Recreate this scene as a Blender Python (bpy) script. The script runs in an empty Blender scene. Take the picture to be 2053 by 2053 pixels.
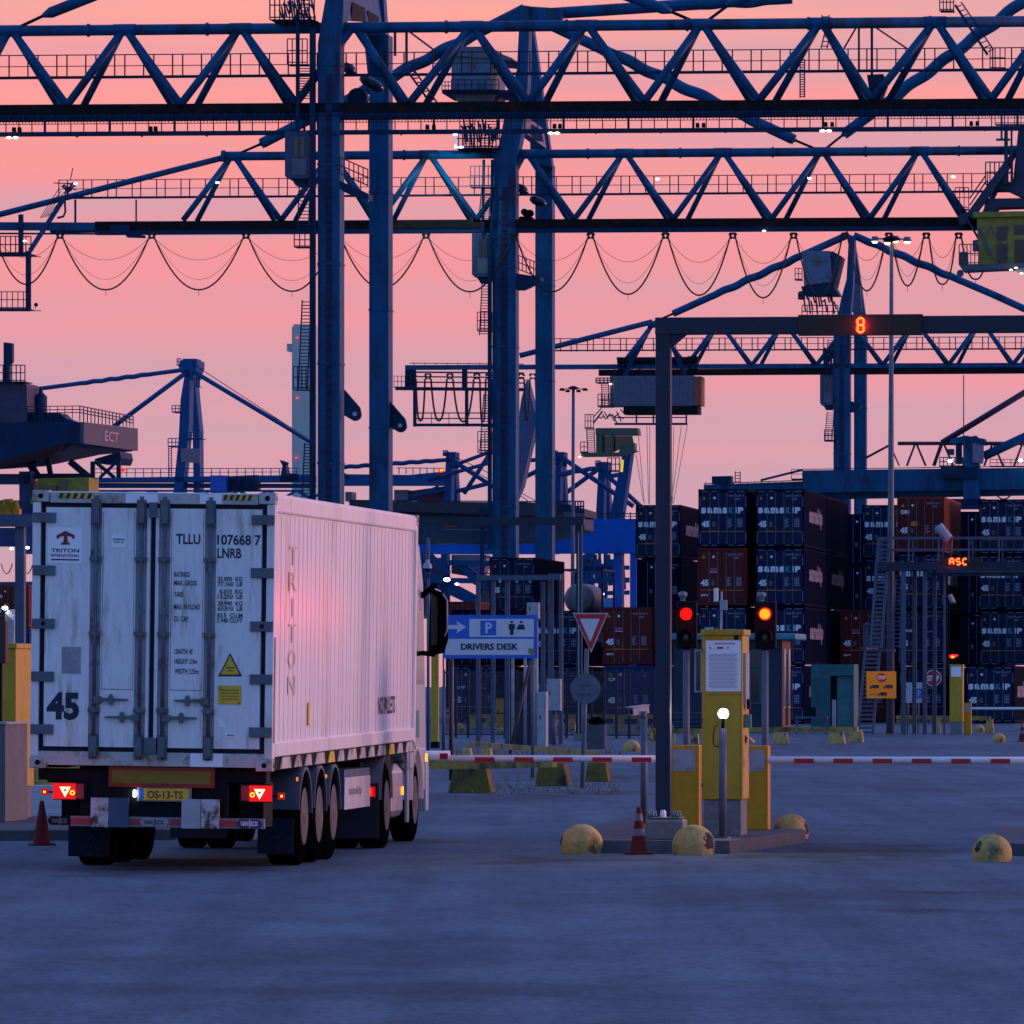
import bpy, math, random
from mathutils import Vector, Matrix
random.seed(7)
R=math.radians
S=bpy.context.scene
# ---------------- camera, world, sun, exposure ----------------
F=14800.0; HZ=1373.0; CX=1026.5; CH=1.94      # focal length in photo pixels, horizon row, centre column, eye height
cam=bpy.data.cameras.new('camera'); co=bpy.data.objects.new('camera',cam); S.collection.objects.link(co)
cam.sensor_width=36; cam.sensor_fit='HORIZONTAL'; cam.lens=36*F/2053; cam.shift_y=(HZ-CX)/2053
cam.clip_start=1; cam.clip_end=9000
co.location=(0,0,CH); co.rotation_euler=(R(90),0,0); S.camera=co
S.render.resolution_x=1024; S.render.resolution_y=1024
S.view_settings.view_transform='Standard'; S.view_settings.look='None'; S.view_settings.exposure=0; S.view_settings.gamma=1
w=bpy.data.worlds.new('World'); S.world=w; w.use_nodes=True
nt=w.node_tree; nt.nodes.clear(); N=nt.nodes.new; L=nt.links.new
out=N('ShaderNodeOutputWorld'); bg=N('ShaderNodeBackground'); L(bg.outputs[0],out.inputs[0])
tc=N('ShaderNodeTexCoord'); sep=N('ShaderNodeSeparateXYZ'); L(tc.outputs['Generated'],sep.inputs[0])
def mth(op,a,b=None,cl=False):
    n=N('ShaderNodeMath'); n.operation=op; n.use_clamp=cl
    for i,v in enumerate((a,b)):
        if v is None: continue
        if isinstance(v,(int,float)): n.inputs[i].default_value=v
        else: L(v,n.inputs[i])
    return n.outputs[0]
def ramp(fac,stops,interp='EASE'):
    n=N('ShaderNodeValToRGB'); n.color_ramp.interpolation=interp; e=n.color_ramp.elements
    while len(e)<len(stops): e.new(.5)
    for i,(p,c) in enumerate(stops): e[i].position=p; e[i].color=(*c,1)
    L(fac,n.inputs[0]); return n.outputs[0]
def wmix(f,a,b,bt='MIX'):
    n=N('ShaderNodeMix'); n.data_type='RGBA'; n.blend_type=bt
    if isinstance(f,(int,float)): n.inputs[0].default_value=f
    else: L(f,n.inputs[0])
    for i,v in ((6,a),(7,b)):
        if isinstance(v,tuple): n.inputs[i].default_value=(*v,1)
        else: L(v,n.inputs[i])
    return n.outputs[2]
el=sep.outputs[2]
# afterglow low over the sunset side, dusk blue above and behind
glow=ramp(mth('MULTIPLY',el,2.2,True),[(0,(.58,.36,.46)),(.068,(.64,.365,.45)),(.10,(.78,.335,.385)),(.13,(.90,.315,.34)),(.16,(.96,.32,.325)),(.205,(1.03,.39,.325)),(.36,(.60,.42,.70)),(.62,(.17,.34,.92))],'LINEAR')
away=ramp(mth('MULTIPLY',el,1.6,True),[(0,(.50,.54,.67)),(.16,(.44,.54,.75)),(.5,(.15,.33,.84)),(1,(.12,.30,.86))],'LINEAR')
mp=N('ShaderNodeMapping'); mp.inputs['Scale'].default_value=(1.3,1.3,34); mp.inputs['Location'].default_value=(3.1,1.2,.4); L(tc.outputs['Generated'],mp.inputs[0])
nz=N('ShaderNodeTexNoise'); nz.inputs['Scale'].default_value=3.2; nz.inputs['Detail'].default_value=4; nz.inputs['Roughness'].default_value=.5; L(mp.outputs[0],nz.inputs[0])
streak=ramp(nz.outputs[0],[(.40,(0,0,0)),(.68,(1,1,1))])
mp2=N('ShaderNodeMapping'); mp2.inputs['Scale'].default_value=(1.8,1.8,64); mp2.inputs['Location'].default_value=(7.3,2.2,1.9); L(tc.outputs['Generated'],mp2.inputs[0])
nz2=N('ShaderNodeTexNoise'); nz2.inputs['Scale'].default_value=2.6; nz2.inputs['Detail'].default_value=5; L(mp2.outputs[0],nz2.inputs[0])
streak2=ramp(nz2.outputs[0],[(.42,(0,0,0)),(.72,(1,1,1))])
glow1=wmix(mth('MULTIPLY',streak2,.5),glow,(.98,.31,.36))
glow2=wmix(mth('MULTIPLY',streak,.74),glow1,(.60,.37,.47))
dt=mth('ADD',mth('MULTIPLY',sep.outputs[0],.66),mth('MULTIPLY',sep.outputs[1],.75))
side=ramp(mth('ADD',mth('MULTIPLY',dt,.5),.5,True),[(.42,(0,0,0)),(.85,(1,1,1))])
sky=wmix(side,away,glow2)
ns=N('ShaderNodeTexSky'); ns.sky_type='NISHITA'; ns.sun_disc=False; ns.sun_elevation=R(1.0); ns.sun_rotation=R(42); ns.dust_density=3
addn=wmix(1.0,sky,wmix(1.0,ns.outputs[0],(.006,.006,.006),'MULTIPLY'),'ADD')
L(addn,bg.inputs[0]); bg.inputs[1].default_value=1.0
# the last warm light from the sunset side, low on the right and ahead
sl=bpy.data.lights.new('sun','SUN'); sl.energy=2.1; sl.angle=R(14); sl.color=(1,.47,.46)
so=bpy.data.objects.new('sun',sl); S.collection.objects.link(so)
so.rotation_euler=Vector((-.92,-.16,-.06)).to_track_quat('-Z','Y').to_euler()

# ---------------- helpers ----------------
GA=R(7.0)                                   # the whole terminal grid is turned 7 degrees from the view
D=Vector((math.sin(GA),math.cos(GA),0)); A=Vector((math.cos(GA),-math.sin(GA),0)); Z=Vector((0,0,1))
def U(px,py,Y): return Vector(((px-CX)/F*Y,Y,CH-(py-HZ)/F*Y))
def GY(py,z=0.0): return F*(CH-z)/(py-HZ)
def onground(px,py,z=0.0):
    v=U(px,py,GY(py,z)); v.z=z; return v
def GP(px,py,Y0,s=0.0):                      # point of the yawed vertical plane that crosses the view axis at Y0
    u=(px-CX)/F
    Y=(Y0*math.cos(GA)+s)/(math.cos(GA)+u*math.sin(GA)); return U(px,py,Y)
def PLN(x0,Y0):                              # yawed plane whose point in column x0 lies at depth Y0; off = metres in front of it
    u0=(x0-CX)/F; c=Y0*(math.cos(GA)+u0*math.sin(GA))
    def g(px,py,off=0.0):
        u=(px-CX)/F; return U(px,py,(c-off)/(math.cos(GA)+u*math.sin(GA)))
    return g
def c1(x,y): return (x*.36232,y*.36232)
def c2(x,y): return (680+x*.36232,y*.36232)
def c3(x,y): return (1353+x*.36232,y*.36232)
def c4(x,y): return (x*.36232,600+y*.36232)
def c5(x,y): return (680+x*.36232,600+y*.36232)
def c6(x,y): return (1353+x*.36232,600+y*.36232)
def c7(x,y): return (1600+x*.23447,1150+y*.23447)
def q5(x,y): return (850+x*.2588,1100+y*.2588)
def q6(x,y): return (1100+x*.31056,1200+y*.31056)
MATS={}
def mat(name,col,rough=.6,metal=0,spec=.4,emit=None,es=1,var=.25,dirt=None,dth=.54,dscale=2.0,nscale=3.0,bump=0,coat=0,stretch=(1,1,1)):
    if name in MATS: return MATS[name]
    m=bpy.data.materials.new(name); m.use_nodes=True; t=m.node_tree; b=t.nodes['Principled BSDF']
    b.inputs['Roughness'].default_value=rough; b.inputs['Metallic'].default_value=metal
    b.inputs['Specular IOR Level'].default_value=spec
    if coat: b.inputs['Coat Weight'].default_value=coat; b.inputs['Coat Roughness'].default_value=.25
    if emit:
        b.inputs['Emission Color'].default_value=(*emit,1); b.inputs['Emission Strength'].default_value=es
    if var or dirt:
        g=t.nodes.new('ShaderNodeTexCoord'); mpg=t.nodes.new('ShaderNodeMapping'); mpg.inputs['Scale'].default_value=stretch
        t.links.new(g.outputs['Object'],mpg.inputs[0])
        n=t.nodes.new('ShaderNodeTexNoise'); n.inputs['Scale'].default_value=nscale; n.inputs['Detail'].default_value=6; n.inputs['Roughness'].default_value=.65
        t.links.new(mpg.outputs[0],n.inputs[0])
        r=t.nodes.new('ShaderNodeValToRGB'); e=r.color_ramp.elements
        e[0].position=.3; e[0].color=(*[c*(1-var) for c in col],1); e[1].position=.7; e[1].color=(*[min(1,c*(1+var*.6)) for c in col],1)
        t.links.new(n.outputs[0],r.inputs[0]); last=r.outputs[0]
        if dirt:
            n2=t.nodes.new('ShaderNodeTexNoise'); n2.inputs['Scale'].default_value=dscale; n2.inputs['Detail'].default_value=8; n2.inputs['Roughness'].default_value=.7
            t.links.new(mpg.outputs[0],n2.inputs[0])
            r2=t.nodes.new('ShaderNodeValToRGB'); e2=r2.color_ramp.elements
            e2[0].position=dth; e2[0].color=(0,0,0,1); e2[1].position=dth+.14; e2[1].color=(1,1,1,1)
            t.links.new(n2.outputs[0],r2.inputs[0])
            mx=t.nodes.new('ShaderNodeMix'); mx.data_type='RGBA'; t.links.new(r2.outputs[0],mx.inputs[0]); t.links.new(last,mx.inputs[6]); mx.inputs[7].default_value=(*dirt,1)
            last=mx.outputs[2]
        t.links.new(last,b.inputs['Base Color'])
        if bump:
            bn=t.nodes.new('ShaderNodeBump'); bn.inputs['Strength'].default_value=bump; bn.inputs['Distance'].default_value=.02
            t.links.new(n.outputs[0],bn.inputs['Height']); t.links.new(bn.outputs[0],b.inputs['Normal'])
    else: b.inputs['Base Color'].default_value=(*col,1)
    MATS[name]=m; return m
def glow_mat(name,col,es): 
    return mat(name,(0,0,0),.5,0,.2,col,es,0)
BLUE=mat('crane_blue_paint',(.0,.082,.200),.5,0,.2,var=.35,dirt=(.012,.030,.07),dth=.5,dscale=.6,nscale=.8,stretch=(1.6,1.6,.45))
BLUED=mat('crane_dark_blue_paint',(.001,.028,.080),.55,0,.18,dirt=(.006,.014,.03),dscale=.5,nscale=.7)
BLUEB=mat('bright_blue_paint',(.001,.105,.48),.5,0,.25,dirt=(.004,.05,.24),dscale=.3,nscale=.4)
BLUEF=mat('far_crane_blue_paint',(.004,.070,.22),.6,0,.25)
RAIL=mat('rusty_rail_steel',(.012,.010,.012),.8,0,.15,dirt=(.045,.016,.012),dscale=.8,nscale=1.5)
DARK=mat('dark_steel',(.005,.006,.010),.7,0,.15)
BLK=mat('black_rubber',(.0035,.0035,.0045),1,0,0)
CABLE=mat('black_cable',(.03,.018,.016),.6,var=0)
GALV=mat('galvanised_steel',(.12,.145,.18),.6,.2,dirt=(.08,.09,.11),nscale=6)
GREY=mat('grey_painted_steel',(.060,.090,.150),.5,0,.35,nscale=2)
GREYD=mat('slate_painted_steel',(.012,.024,.052),.5,0,.3,nscale=2)
LGREY=mat('light_grey_sheet_metal',(.33,.36,.40),.5,.1,dirt=(.2,.2,.2),dscale=.8)
YEL=mat('yellow_paint',(.52,.33,.018),.42,0,.4,dirt=(.42,.25,.03),dscale=3)
YELD=mat('deep_yellow_paint',(.60,.29,.005),.45,dirt=(.36,.17,.01),dscale=3)
YELR=mat('worn_yellow_rail_paint',(.42,.28,.07),.7,0,.2,dirt=(.09,.07,.05),dth=.48,dscale=1.2,nscale=5)
YELC=mat('worn_yellow_painted_concrete',(.52,.36,.12),.85,0,.2,dirt=(.06,.055,.045),dth=.50,dscale=3.0,nscale=9,bump=.5)
YELG=mat('olive_yellow_cab_paint',(.30,.25,.03),.5,dirt=(.10,.10,.03),dscale=1.0)
YELS=mat('yellow_sticker',(.75,.48,.03),.5,dirt=(.25,.14,.03),dscale=9)
CONC=mat('weathered_concrete',(.20,.20,.205),.9,0,.2,dirt=(.10,.10,.095),dscale=2.5,nscale=8,bump=.4)
CONCD=mat('dark_concrete',(.085,.095,.108),.9,0,.2,dirt=(.06,.06,.06),dscale=2,nscale=6,bump=.4)
WHT=mat('white_paint',(.78,.79,.80),.5,var=.08)
STK=mat('white_sticker',(.90,.88,.90),.5,var=.03)
RED=mat('red_paint',(.55,.02,.025),.45,var=.1)
ORG=mat('traffic_orange_paint',(.15,.018,.018),.7,0,.15,dirt=(.04,.02,.028),dscale=5)
INK=mat('dark_ink',(.012,.02,.05),.6,var=0)
INKW=mat('white_ink',(.80,.82,.86),.6,var=.12)
INKT=mat('teal_ink',(.02,.26,.30),.6,var=0)
INKO=mat('orange_ink',(.55,.20,.02),.6,var=0)
SIGNB=mat('sign_blue',(.012,.12,.55),.35,var=.08)
GLS=mat('dark_window_glass',(.01,.014,.02),.12,0,.6,var=0)
LRED=glow_mat('lit_red_lamp',(1,.012,.01),3.0)
LORR=glow_mat('lit_hot_orange_lamp',(1,.20,.01),6)
LWH=glow_mat('lit_white_lamp',(1,.95,.9),14)
LWARM=glow_mat('lit_warm_lamp',(1,.85,.6),4)
LPINK=glow_mat('lit_hot_red_core',(1,.42,.20),5)
class MB:
    def __init__(s): s.v=[]; s.f=[]; s.mi=[]; s.m=0; s.sm=[]; s.g=[]; s.k=0
    def add(s,vs,fs,smooth=False):
        o=len(s.v); s.v+= [Vector(v) for v in vs]; s.k+=1
        for f in fs: s.f.append([i+o for i in f]); s.mi.append(s.m); s.sm.append(smooth); s.g.append(s.k)
        return s
    def hexa(s,p): return s.add(p,[(0,3,2,1),(4,5,6,7),(0,1,5,4),(1,2,6,5),(2,3,7,6),(3,0,4,7)])
    def box(s,x0,x1,y0,y1,z0,z1): return s.hexa([(x0,y0,z0),(x1,y0,z0),(x1,y1,z0),(x0,y1,z0),(x0,y0,z1),(x1,y0,z1),(x1,y1,z1),(x0,y1,z1)])
    def obox(s,o,w,d,h,a=A,dd=D):              # o = front-left-bottom corner
        o=Vector(o); a=a*w; d=dd*d; h=Z*h
        return s.hexa([o,o+a,o+a+d,o+d,o+h,o+a+h,o+a+d+h,o+d+h])
    def fb(s,x0,y0,x1,y1,Y,dep):               # front face given at depth Y, turned with the grid
        o=U(x0,y1,Y); wd=(x1-x0)/F*Y; return s.obox(o,wd,dep,(y1-y0)/F*Y)
    def bar(s,p,q,wx,wy=None,up=None):
        p=Vector(p); q=Vector(q); wy=wy or wx; d=(q-p)
        if d.length<1e-6: return s
        d.normalize(); up=Vector(up) if up else (Z if abs(d.z)<.9 else D)
        a=d.cross(up).normalized()*wx/2; b=a.cross(d).normalized()*wy/2
        return s.hexa([p-a-b,p+a-b,p+a+b,p-a+b,q-a-b,q+a-b,q+a+b,q-a+b])
    def tube(s,p,q,r,n=10,r2=None): return s.path([p,q],r,n,[r,r if r2 is None else r2])
    def path(s,pts,r,n=8,rs=None,cap=True):
        pts=[Vector(p) for p in pts]; k=len(pts); vs=[]; prev=None
        for i,p in enumerate(pts):
            d=(pts[min(i+1,k-1)]-pts[max(i-1,0)]).normalized()
            if prev is None: u=d.orthogonal().normalized()
            else:
                u=(prev-d*prev.dot(d)); u=u.normalized() if u.length>1e-6 else d.orthogonal().normalized()
            prev=u; v=d.cross(u); rr=rs[i] if rs else r
            for j in range(n):
                t=2*math.pi*j/n; vs.append(p+u*math.cos(t)*rr+v*math.sin(t)*rr)
        o=len(s.v); s.v+=vs; s.k+=1; g0=len(s.f)
        for i in range(k-1):
            for j in range(n):
                s.f.append([o+i*n+j,o+i*n+(j+1)%n,o+(i+1)*n+(j+1)%n,o+(i+1)*n+j]); s.mi.append(s.m); s.sm.append(True)
        if cap:
            s.f.append([o+j for j in range(n)][::-1]); s.mi.append(s.m); s.sm.append(False)
            s.f.append([o+(k-1)*n+j for j in range(n)]); s.mi.append(s.m); s.sm.append(False)
        s.g+=[s.k]*(len(s.f)-g0)
        return s
    def slab(s,pts,th,dirv=D):                  # closed outline given as 3D points, extruded away along dirv
        pts=[Vector(p) for p in pts]; n=len(pts); q=[p+dirv*th for p in pts]
        fs=[list(range(n)),list(range(n,2*n))[::-1]]+[[i,i+n,(i+1)%n+n,(i+1)%n] for i in range(n)]
        return s.add(pts+q,fs)
    def lathe(s,o,prof,n=20,ax=Z,ux=Vector((1,0,0)),smooth=True):
        o=Vector(o); uy=ax.cross(ux); vs=[]
        for r,z in prof:
            for j in range(n):
                t=2*math.pi*j/n; vs.append(o+ax*z+ux*math.cos(t)*r+uy*math.sin(t)*r)
        k=len(prof); fs=[[i*n+j,i*n+(j+1)%n,(i+1)*n+(j+1)%n,(i+1)*n+j] for i in range(k-1) for j in range(n)]
        s.add(vs,fs,smooth); s.add([vs[j] for j in range(n)],[list(range(n))[::-1]]); s.add(vs[-n:],[list(range(n))]); return s
    def disc(s,c,r,th,n=24,ax=D,ux=A): return s.lathe(c,[(r,0),(r,th)],n,ax,ux,False)
    def text(s,st,o,w,h,a=A,up=Z,keep=False):   # flat lettering whose box starts at o (lower left)
        vs,fs=glyphs(st); a=Vector(a); up=Vector(up); o=Vector(o)
        return s.add([o+a*(x*w)+up*(y*h) for x,y in vs],fs)
    def pieces(s):
        ks=sorted(set(s.g))
        if len(ks)<2 or len(ks)>700: return None
        bx={}
        for f,g in zip(s.f,s.g):
            for i in f:
                v=s.v[i]; b=bx.get(g)
                if b is None: bx[g]=[v.x,v.y,v.z,v.x,v.y,v.z]
                else:
                    for a in range(3): b[a]=min(b[a],v[a]); b[a+3]=max(b[a+3],v[a])
        par={k:k for k in ks}
        def fd(x):
            while par[x]!=x: x=par[x]
            return x
        sz={k:max(bx[k][a+3]-bx[k][a] for a in range(3)) for k in ks}
        for i,a in enumerate(ks):
            A_=bx[a]
            for b in ks[i+1:]:
                B_=bx[b]; q=0
                for c in range(3): d=max(0,A_[c]-B_[c+3],B_[c]-A_[c+3]); q+=d*d
                if math.sqrt(q)<=max(.02,.5*max(sz[a],sz[b])):
                    ra,rb=fd(a),fd(b)
                    if ra!=rb: par[ra]=rb
        gr={}
        for k in ks: gr.setdefault(fd(k),set()).add(k)
        return list(gr.values())
    def done(s,name,mats,parent=None,label=None,local=False,bevel=0,split=True):
        if split and parent is not None:
            pc=s.pieces()
            if pc and 1<len(pc)<=40:
                first=None
                for grp in pc:
                    n=MB(); mp_={}
                    for f,mi,sm,g in zip(s.f,s.mi,s.sm,s.g):
                        if g in grp:
                            ff=[]
                            for i in f:
                                if i not in mp_: mp_[i]=len(n.v); n.v.append(s.v[i])
                                ff.append(mp_[i])
                            n.f.append(ff); n.mi.append(mi); n.sm.append(sm); n.g.append(1)
                    o=n.done(name,mats,parent,label,local,bevel,False); first=first or o
                return first
        if not isinstance(mats,(list,tuple)): mats=[mats]
        me=bpy.data.meshes.new(name)
        vs=s.v
        if parent is not None and not local:
            inv=wm(parent).inverted(); vs=[inv@v for v in vs]
        me.from_pydata([tuple(v) for v in vs],[],s.f)
        for m in mats: me.materials.append(m)
        me.polygons.foreach_set('material_index',s.mi); me.polygons.foreach_set('use_smooth',s.sm); me.update()
        o=bpy.data.objects.new(name,me); S.collection.objects.link(o); o.parent=parent
        if label: o['label']=label
        if bevel:
            b=o.modifiers.new('bevel','BEVEL'); b.width=bevel; b.segments=2; b.limit_method='ANGLE'
        return o
def wm(o):
    m=o.matrix_basis.copy()
    if o.parent: m=wm(o.parent)@m
    return m
GC={}; BOLD=[.022]
def glyphs(st):
    ky=(st,BOLD[0])
    if ky in GC: return GC[ky]
    cu=bpy.data.curves.new('t','FONT'); cu.body=st; cu.resolution_u=3; cu.offset=BOLD[0]; ob=bpy.data.objects.new('t',cu); S.collection.objects.link(ob)
    dg=bpy.context.evaluated_depsgraph_get(); me=bpy.data.meshes.new_from_object(ob.evaluated_get(dg))
    vs=[(v.co.x,v.co.y) for v in me.vertices]; fs=[list(p.vertices) for p in me.polygons]
    x0=min(v[0] for v in vs); x1=max(v[0] for v in vs); y0=min(v[1] for v in vs); y1=max(v[1] for v in vs)
    vs=[((x-x0)/(x1-x0),(y-y0)/(y1-y0)) for x,y in vs]
    bpy.data.objects.remove(ob); bpy.data.curves.remove(cu); bpy.data.meshes.remove(me)
    GC[ky]=(vs,fs); return GC[ky]
def thing(name,label,cat,loc=(0,0,0),group=None,rz=0):
    o=bpy.data.objects.new(name,None); o.empty_display_size=.2; S.collection.objects.link(o); o.location=loc; o.rotation_euler=(0,0,rz)
    o['label']=label; o['category']=cat
    if group: o['group']=group
    return o
def tag(o,label,cat,group=None):
    o['label']=label; o['category']=cat
    if group: o['group']=group
    return o
def struct(o): o['kind']='structure'; return o
def tree_copy(root,loc,label,rz=None):
    r=root.copy(); S.collection.objects.link(r); r.location=loc; r['label']=label
    if rz is not None: r.rotation_euler=(0,0,rz)
    def rec(a,b):
        for ch in [c for c in bpy.data.objects if c.parent==a]:
            c=ch.copy(); S.collection.objects.link(c); c.parent=b; rec(ch,c)
    rec(root,r); return r
def rail(m,p,q,h=1.1,n=6,t=.05,mid=True):
    p=Vector(p); q=Vector(q); m.bar(p+Z*h,q+Z*h,t)
    if mid: m.bar(p+Z*h*.52,q+Z*h*.52,t*.8)
    for i in range(n+1):
        b=p.lerp(q,i/n); m.bar(b,b+Z*h,t)
def ladder(m,p,q,wv,n,t=.05):
    p=Vector(p); q=Vector(q); wv=Vector(wv)
    m.bar(p,q,t); m.bar(p+wv,q+wv,t)
    for i in range(n):
        b=p.lerp(q,(i+.5)/n); m.bar(b,b+wv,t*.8)
def emit_dot(parent,pt,r,mt,name='lamp',flat=.6):
    return MB().lathe(Vector(pt)-Z*r*flat,[(r*.3,0),(r*.9,r*flat*.5),(r,r*flat),(r*.9,r*flat*1.5),(r*.3,r*flat*2)],10).done(name,mt,parent)

# ---------------- ground ----------------
gm=bpy.data.materials.new('worn_block_paving'); gm.use_nodes=True; t=gm.node_tree; b=t.nodes['Principled BSDF']
b.inputs['Roughness'].default_value=.88; b.inputs['Specular IOR Level'].default_value=.18
def gn(ty): return t.nodes.new(ty)
g=gn('ShaderNodeTexCoord')
def gnoise(scale,st,det=8,ro=.65):
    mp=gn('ShaderNodeMapping'); mp.inputs['Scale'].default_value=st; t.links.new(g.outputs['Object'],mp.inputs[0])
    n=gn('ShaderNodeTexNoise'); n.inputs['Scale'].default_value=scale; n.inputs['Detail'].default_value=det; n.inputs['Roughness'].default_value=ro
    t.links.new(mp.outputs[0],n.inputs[0]); return n.outputs[0]
def gramp(x,a,b_,ca,cb):
    r=gn('ShaderNodeValToRGB'); e=r.color_ramp.elements; e[0].position=a; e[0].color=(*ca,1); e[1].position=b_; e[1].color=(*cb,1); t.links.new(x,r.inputs[0]); return r.outputs[0]
def gmul(a_,c,f=1.0):
    m_=gn('ShaderNodeMix'); m_.data_type='RGBA'; m_.blend_type='MULTIPLY'; m_.inputs[0].default_value=f; t.links.new(a_,m_.inputs[6]); t.links.new(c,m_.inputs[7]); return m_.outputs[2]
base=gramp(gnoise(.35,(1,.45,1)),.3,.7,(.070,.132,.168),(.128,.216,.262))
st1=gramp(gnoise(.12,(1,.22,1),10,.7),.34,.54,(.72,.73,.75),(1.02,1.02,1.02))
st2=gramp(gnoise(1.4,(1,.30,1),10,.8),.32,.56,(.70,.70,.71),(1.05,1.05,1.05))
st3=gramp(gnoise(11,(1,.35,1),5,.8),.36,.64,(.70,.70,.71),(1.08,1.08,1.08))
br=gn('ShaderNodeTexBrick'); br.inputs['Scale'].default_value=2.4; br.inputs['Color1'].default_value=(1,1,1,1); br.inputs['Color2'].default_value=(.84,.84,.85,1); br.inputs['Mortar'].default_value=(.55,.55,.56,1); br.inputs['Mortar Size'].default_value=.02
mpb=gn('ShaderNodeMapping'); mpb.inputs['Rotation'].default_value=(0,0,-GA); t.links.new(g.outputs['Object'],mpb.inputs[0]); t.links.new(mpb.outputs[0],br.inputs[0])
col=gmul(gmul(gmul(gmul(base,st1),st2),st3),br.outputs[0],.55)
def gmt(op,a_,c_=None):
    n_=gn('ShaderNodeMath'); n_.operation=op
    for i_,v_ in enumerate((a_,c_)):
        if v_ is None: continue
        if isinstance(v_,(int,float)): n_.inputs[i_].default_value=v_
        else: t.links.new(v_,n_.inputs[i_])
    return n_.outputs[0]
sn=gnoise(.9,(1,.6,1),6,.7)
for (sx_,sy_,wx_,wy_,st_) in ((1690,1706,1.9,5.5,.62),(1560,1716,1.2,4,.5),(1110,1722,1.2,3,.6),(600,1925,1.6,3.2,.22),(1010,1985,1.9,2.2,.3),(1830,1826,.6,.9,.55),(420,1990,1.5,2.0,.25),(1500,1800,2.6,4,.25),(330,1745,1.7,3,.5),(1250,1560,3,9,.3),(1180,1590,1.5,5,.5),(1000,1600,3,7,.35),(1700,1500,5,14,.25),(1880,1790,.5,.7,.5)):
    g_=onground(sx_,sy_); mp=gn('ShaderNodeMapping'); mp.vector_type='POINT'; mp.inputs['Location'].default_value=(-g_.x/wx_,-g_.y/wy_,0); mp.inputs['Scale'].default_value=(1/wx_,1/wy_,1); t.links.new(g.outputs['Object'],mp.inputs[0])
    ln=gn('ShaderNodeVectorMath'); ln.operation='LENGTH'; t.links.new(mp.outputs[0],ln.inputs[0])
    d_=gmt('ADD',ln.outputs['Value'],gmt('MULTIPLY',gmt('SUBTRACT',sn,.5),3.2))
    col=gmul(col,gramp(d_,.25,1.15,(1-st_,)*3,(1,1,1)))
# tyre tracks along the lanes
rt=gn('ShaderNodeMapping'); rt.inputs['Rotation'].default_value=(0,0,GA*.8); rt.inputs['Scale'].default_value=(1.5,.03,1); t.links.new(g.outputs['Object'],rt.inputs[0])
tn=gn('ShaderNodeTexNoise'); tn.inputs['Scale'].default_value=1.1; tn.inputs['Detail'].default_value=5; t.links.new(rt.outputs[0],tn.inputs[0])
col=gmul(col,gramp(tn.outputs[0],.38,.56,(.86,.86,.87),(1.04,1.04,1.04)))
t.links.new(col,b.inputs['Base Color'])
bp=gn('ShaderNodeBump'); bp.inputs['Strength'].default_value=.5; bp.inputs['Distance'].default_value=.03; t.links.new(gnoise(6,(1,.5,1)),bp.inputs['Height']); t.links.new(bp.outputs[0],b.inputs['Normal'])
MATS['ground']=gm
me=MB().add([(-3000,20,0),(3000,20,0),(3000,6500,0),(-3000,6500,0),(-3000,-600,0),(3000,-600,0)],[(0,1,2,3),(4,5,1,0)])
struct(me.done('ground',gm))
# ---------------- lorry: reefer container, trailer, tractor ----------------
TX=Vector((-3.782,76.96,0)); TY=R(-5.5)
def LR(px,py,y=0.0):                         # point of the rear face in lorry coordinates
    z=CH-(py-HZ)/192.3; x=(px-299.2)/192.3; return Vector((x-z*.014,y,z+x*.014))
XX=Vector((1,0,0)); YY=Vector((0,1,0))
REEF=mat('reefer_white_paint',(.80,.77,.79),.30,0,.5,var=.10,dirt=(.56,.50,.42),dscale=.9,nscale=1.2,stretch=(3,3,.5))
REEFD=mat('door_white_paint',(.80,.77,.77),.45,0,.5,var=.10,dirt=(.44,.39,.33),dth=.53,dscale=1.6,nscale=5,stretch=(4,4,.6))
FRM=mat('stained_container_frame',(.52,.50,.47),.55,dirt=(.16,.10,.055),dth=.50,dscale=3.0,nscale=6,bump=.2)
GASK=mat('door_gasket',(.008,.012,.03),.7,var=0)
STEELR=mat('worn_zinc_steel',(.12,.145,.185),.5,.4,dirt=(.12,.075,.06),dscale=5,nscale=9)
RUSTW=mat('rusted_white_plate',(.60,.60,.60),.7,dirt=(.10,.028,.018),dth=.44,dscale=6,nscale=6)
ct=thing('shipping_container','white refrigerated container with rear doors on the lorry trailer','container',TX); ct.rotation_euler=(R(.33),R(.8),TY)
W2=1.275; ZB=1.06; ZT=3.952; CLn=13.72
m=MB(); m.box(-W2+.03,W2-.035,.09,CLn-.12,ZB+.16,ZT-.03)
# fine vertical ribs of the side walls
y=.42
while y<CLn-.35:
    m.box(W2-.035,W2-.030,y,y+.014,ZB+.30,ZT-.22); m.box(-W2+.025,-W2+.03,y,y+.014,ZB+.30,ZT-.22); y+=.37
m.done('side_wall',REEF,ct,local=True)
m=MB()
for sx in (-1,1):
    a,b_=(W2-.085,W2) if sx>0 else (-W2,-W2+.085)
    m.box(a,b_,0,.22,ZB+.12,ZT-.12)
    a,b_=(W2-.16,W2-.002) if sx>0 else (-W2+.002,-W2+.16)
    m.box(a,b_,CLn-.18,CLn,ZB+.12,ZT-.12)
m.done('corner_post',REEF,ct,local=True,bevel=.008)
m=MB(); m.box(-W2+.18,W2-.18,.0,.16,ZT-.125,ZT-.012)
m.done('door_header',FRM,ct,local=True,bevel=.006)
m=MB(); m.box(-W2+.004,W2-.004,.006,.16,ZB+.03,ZB+.175); m.done('door_sill',FRM,ct,local=True,bevel=.006)
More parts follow.
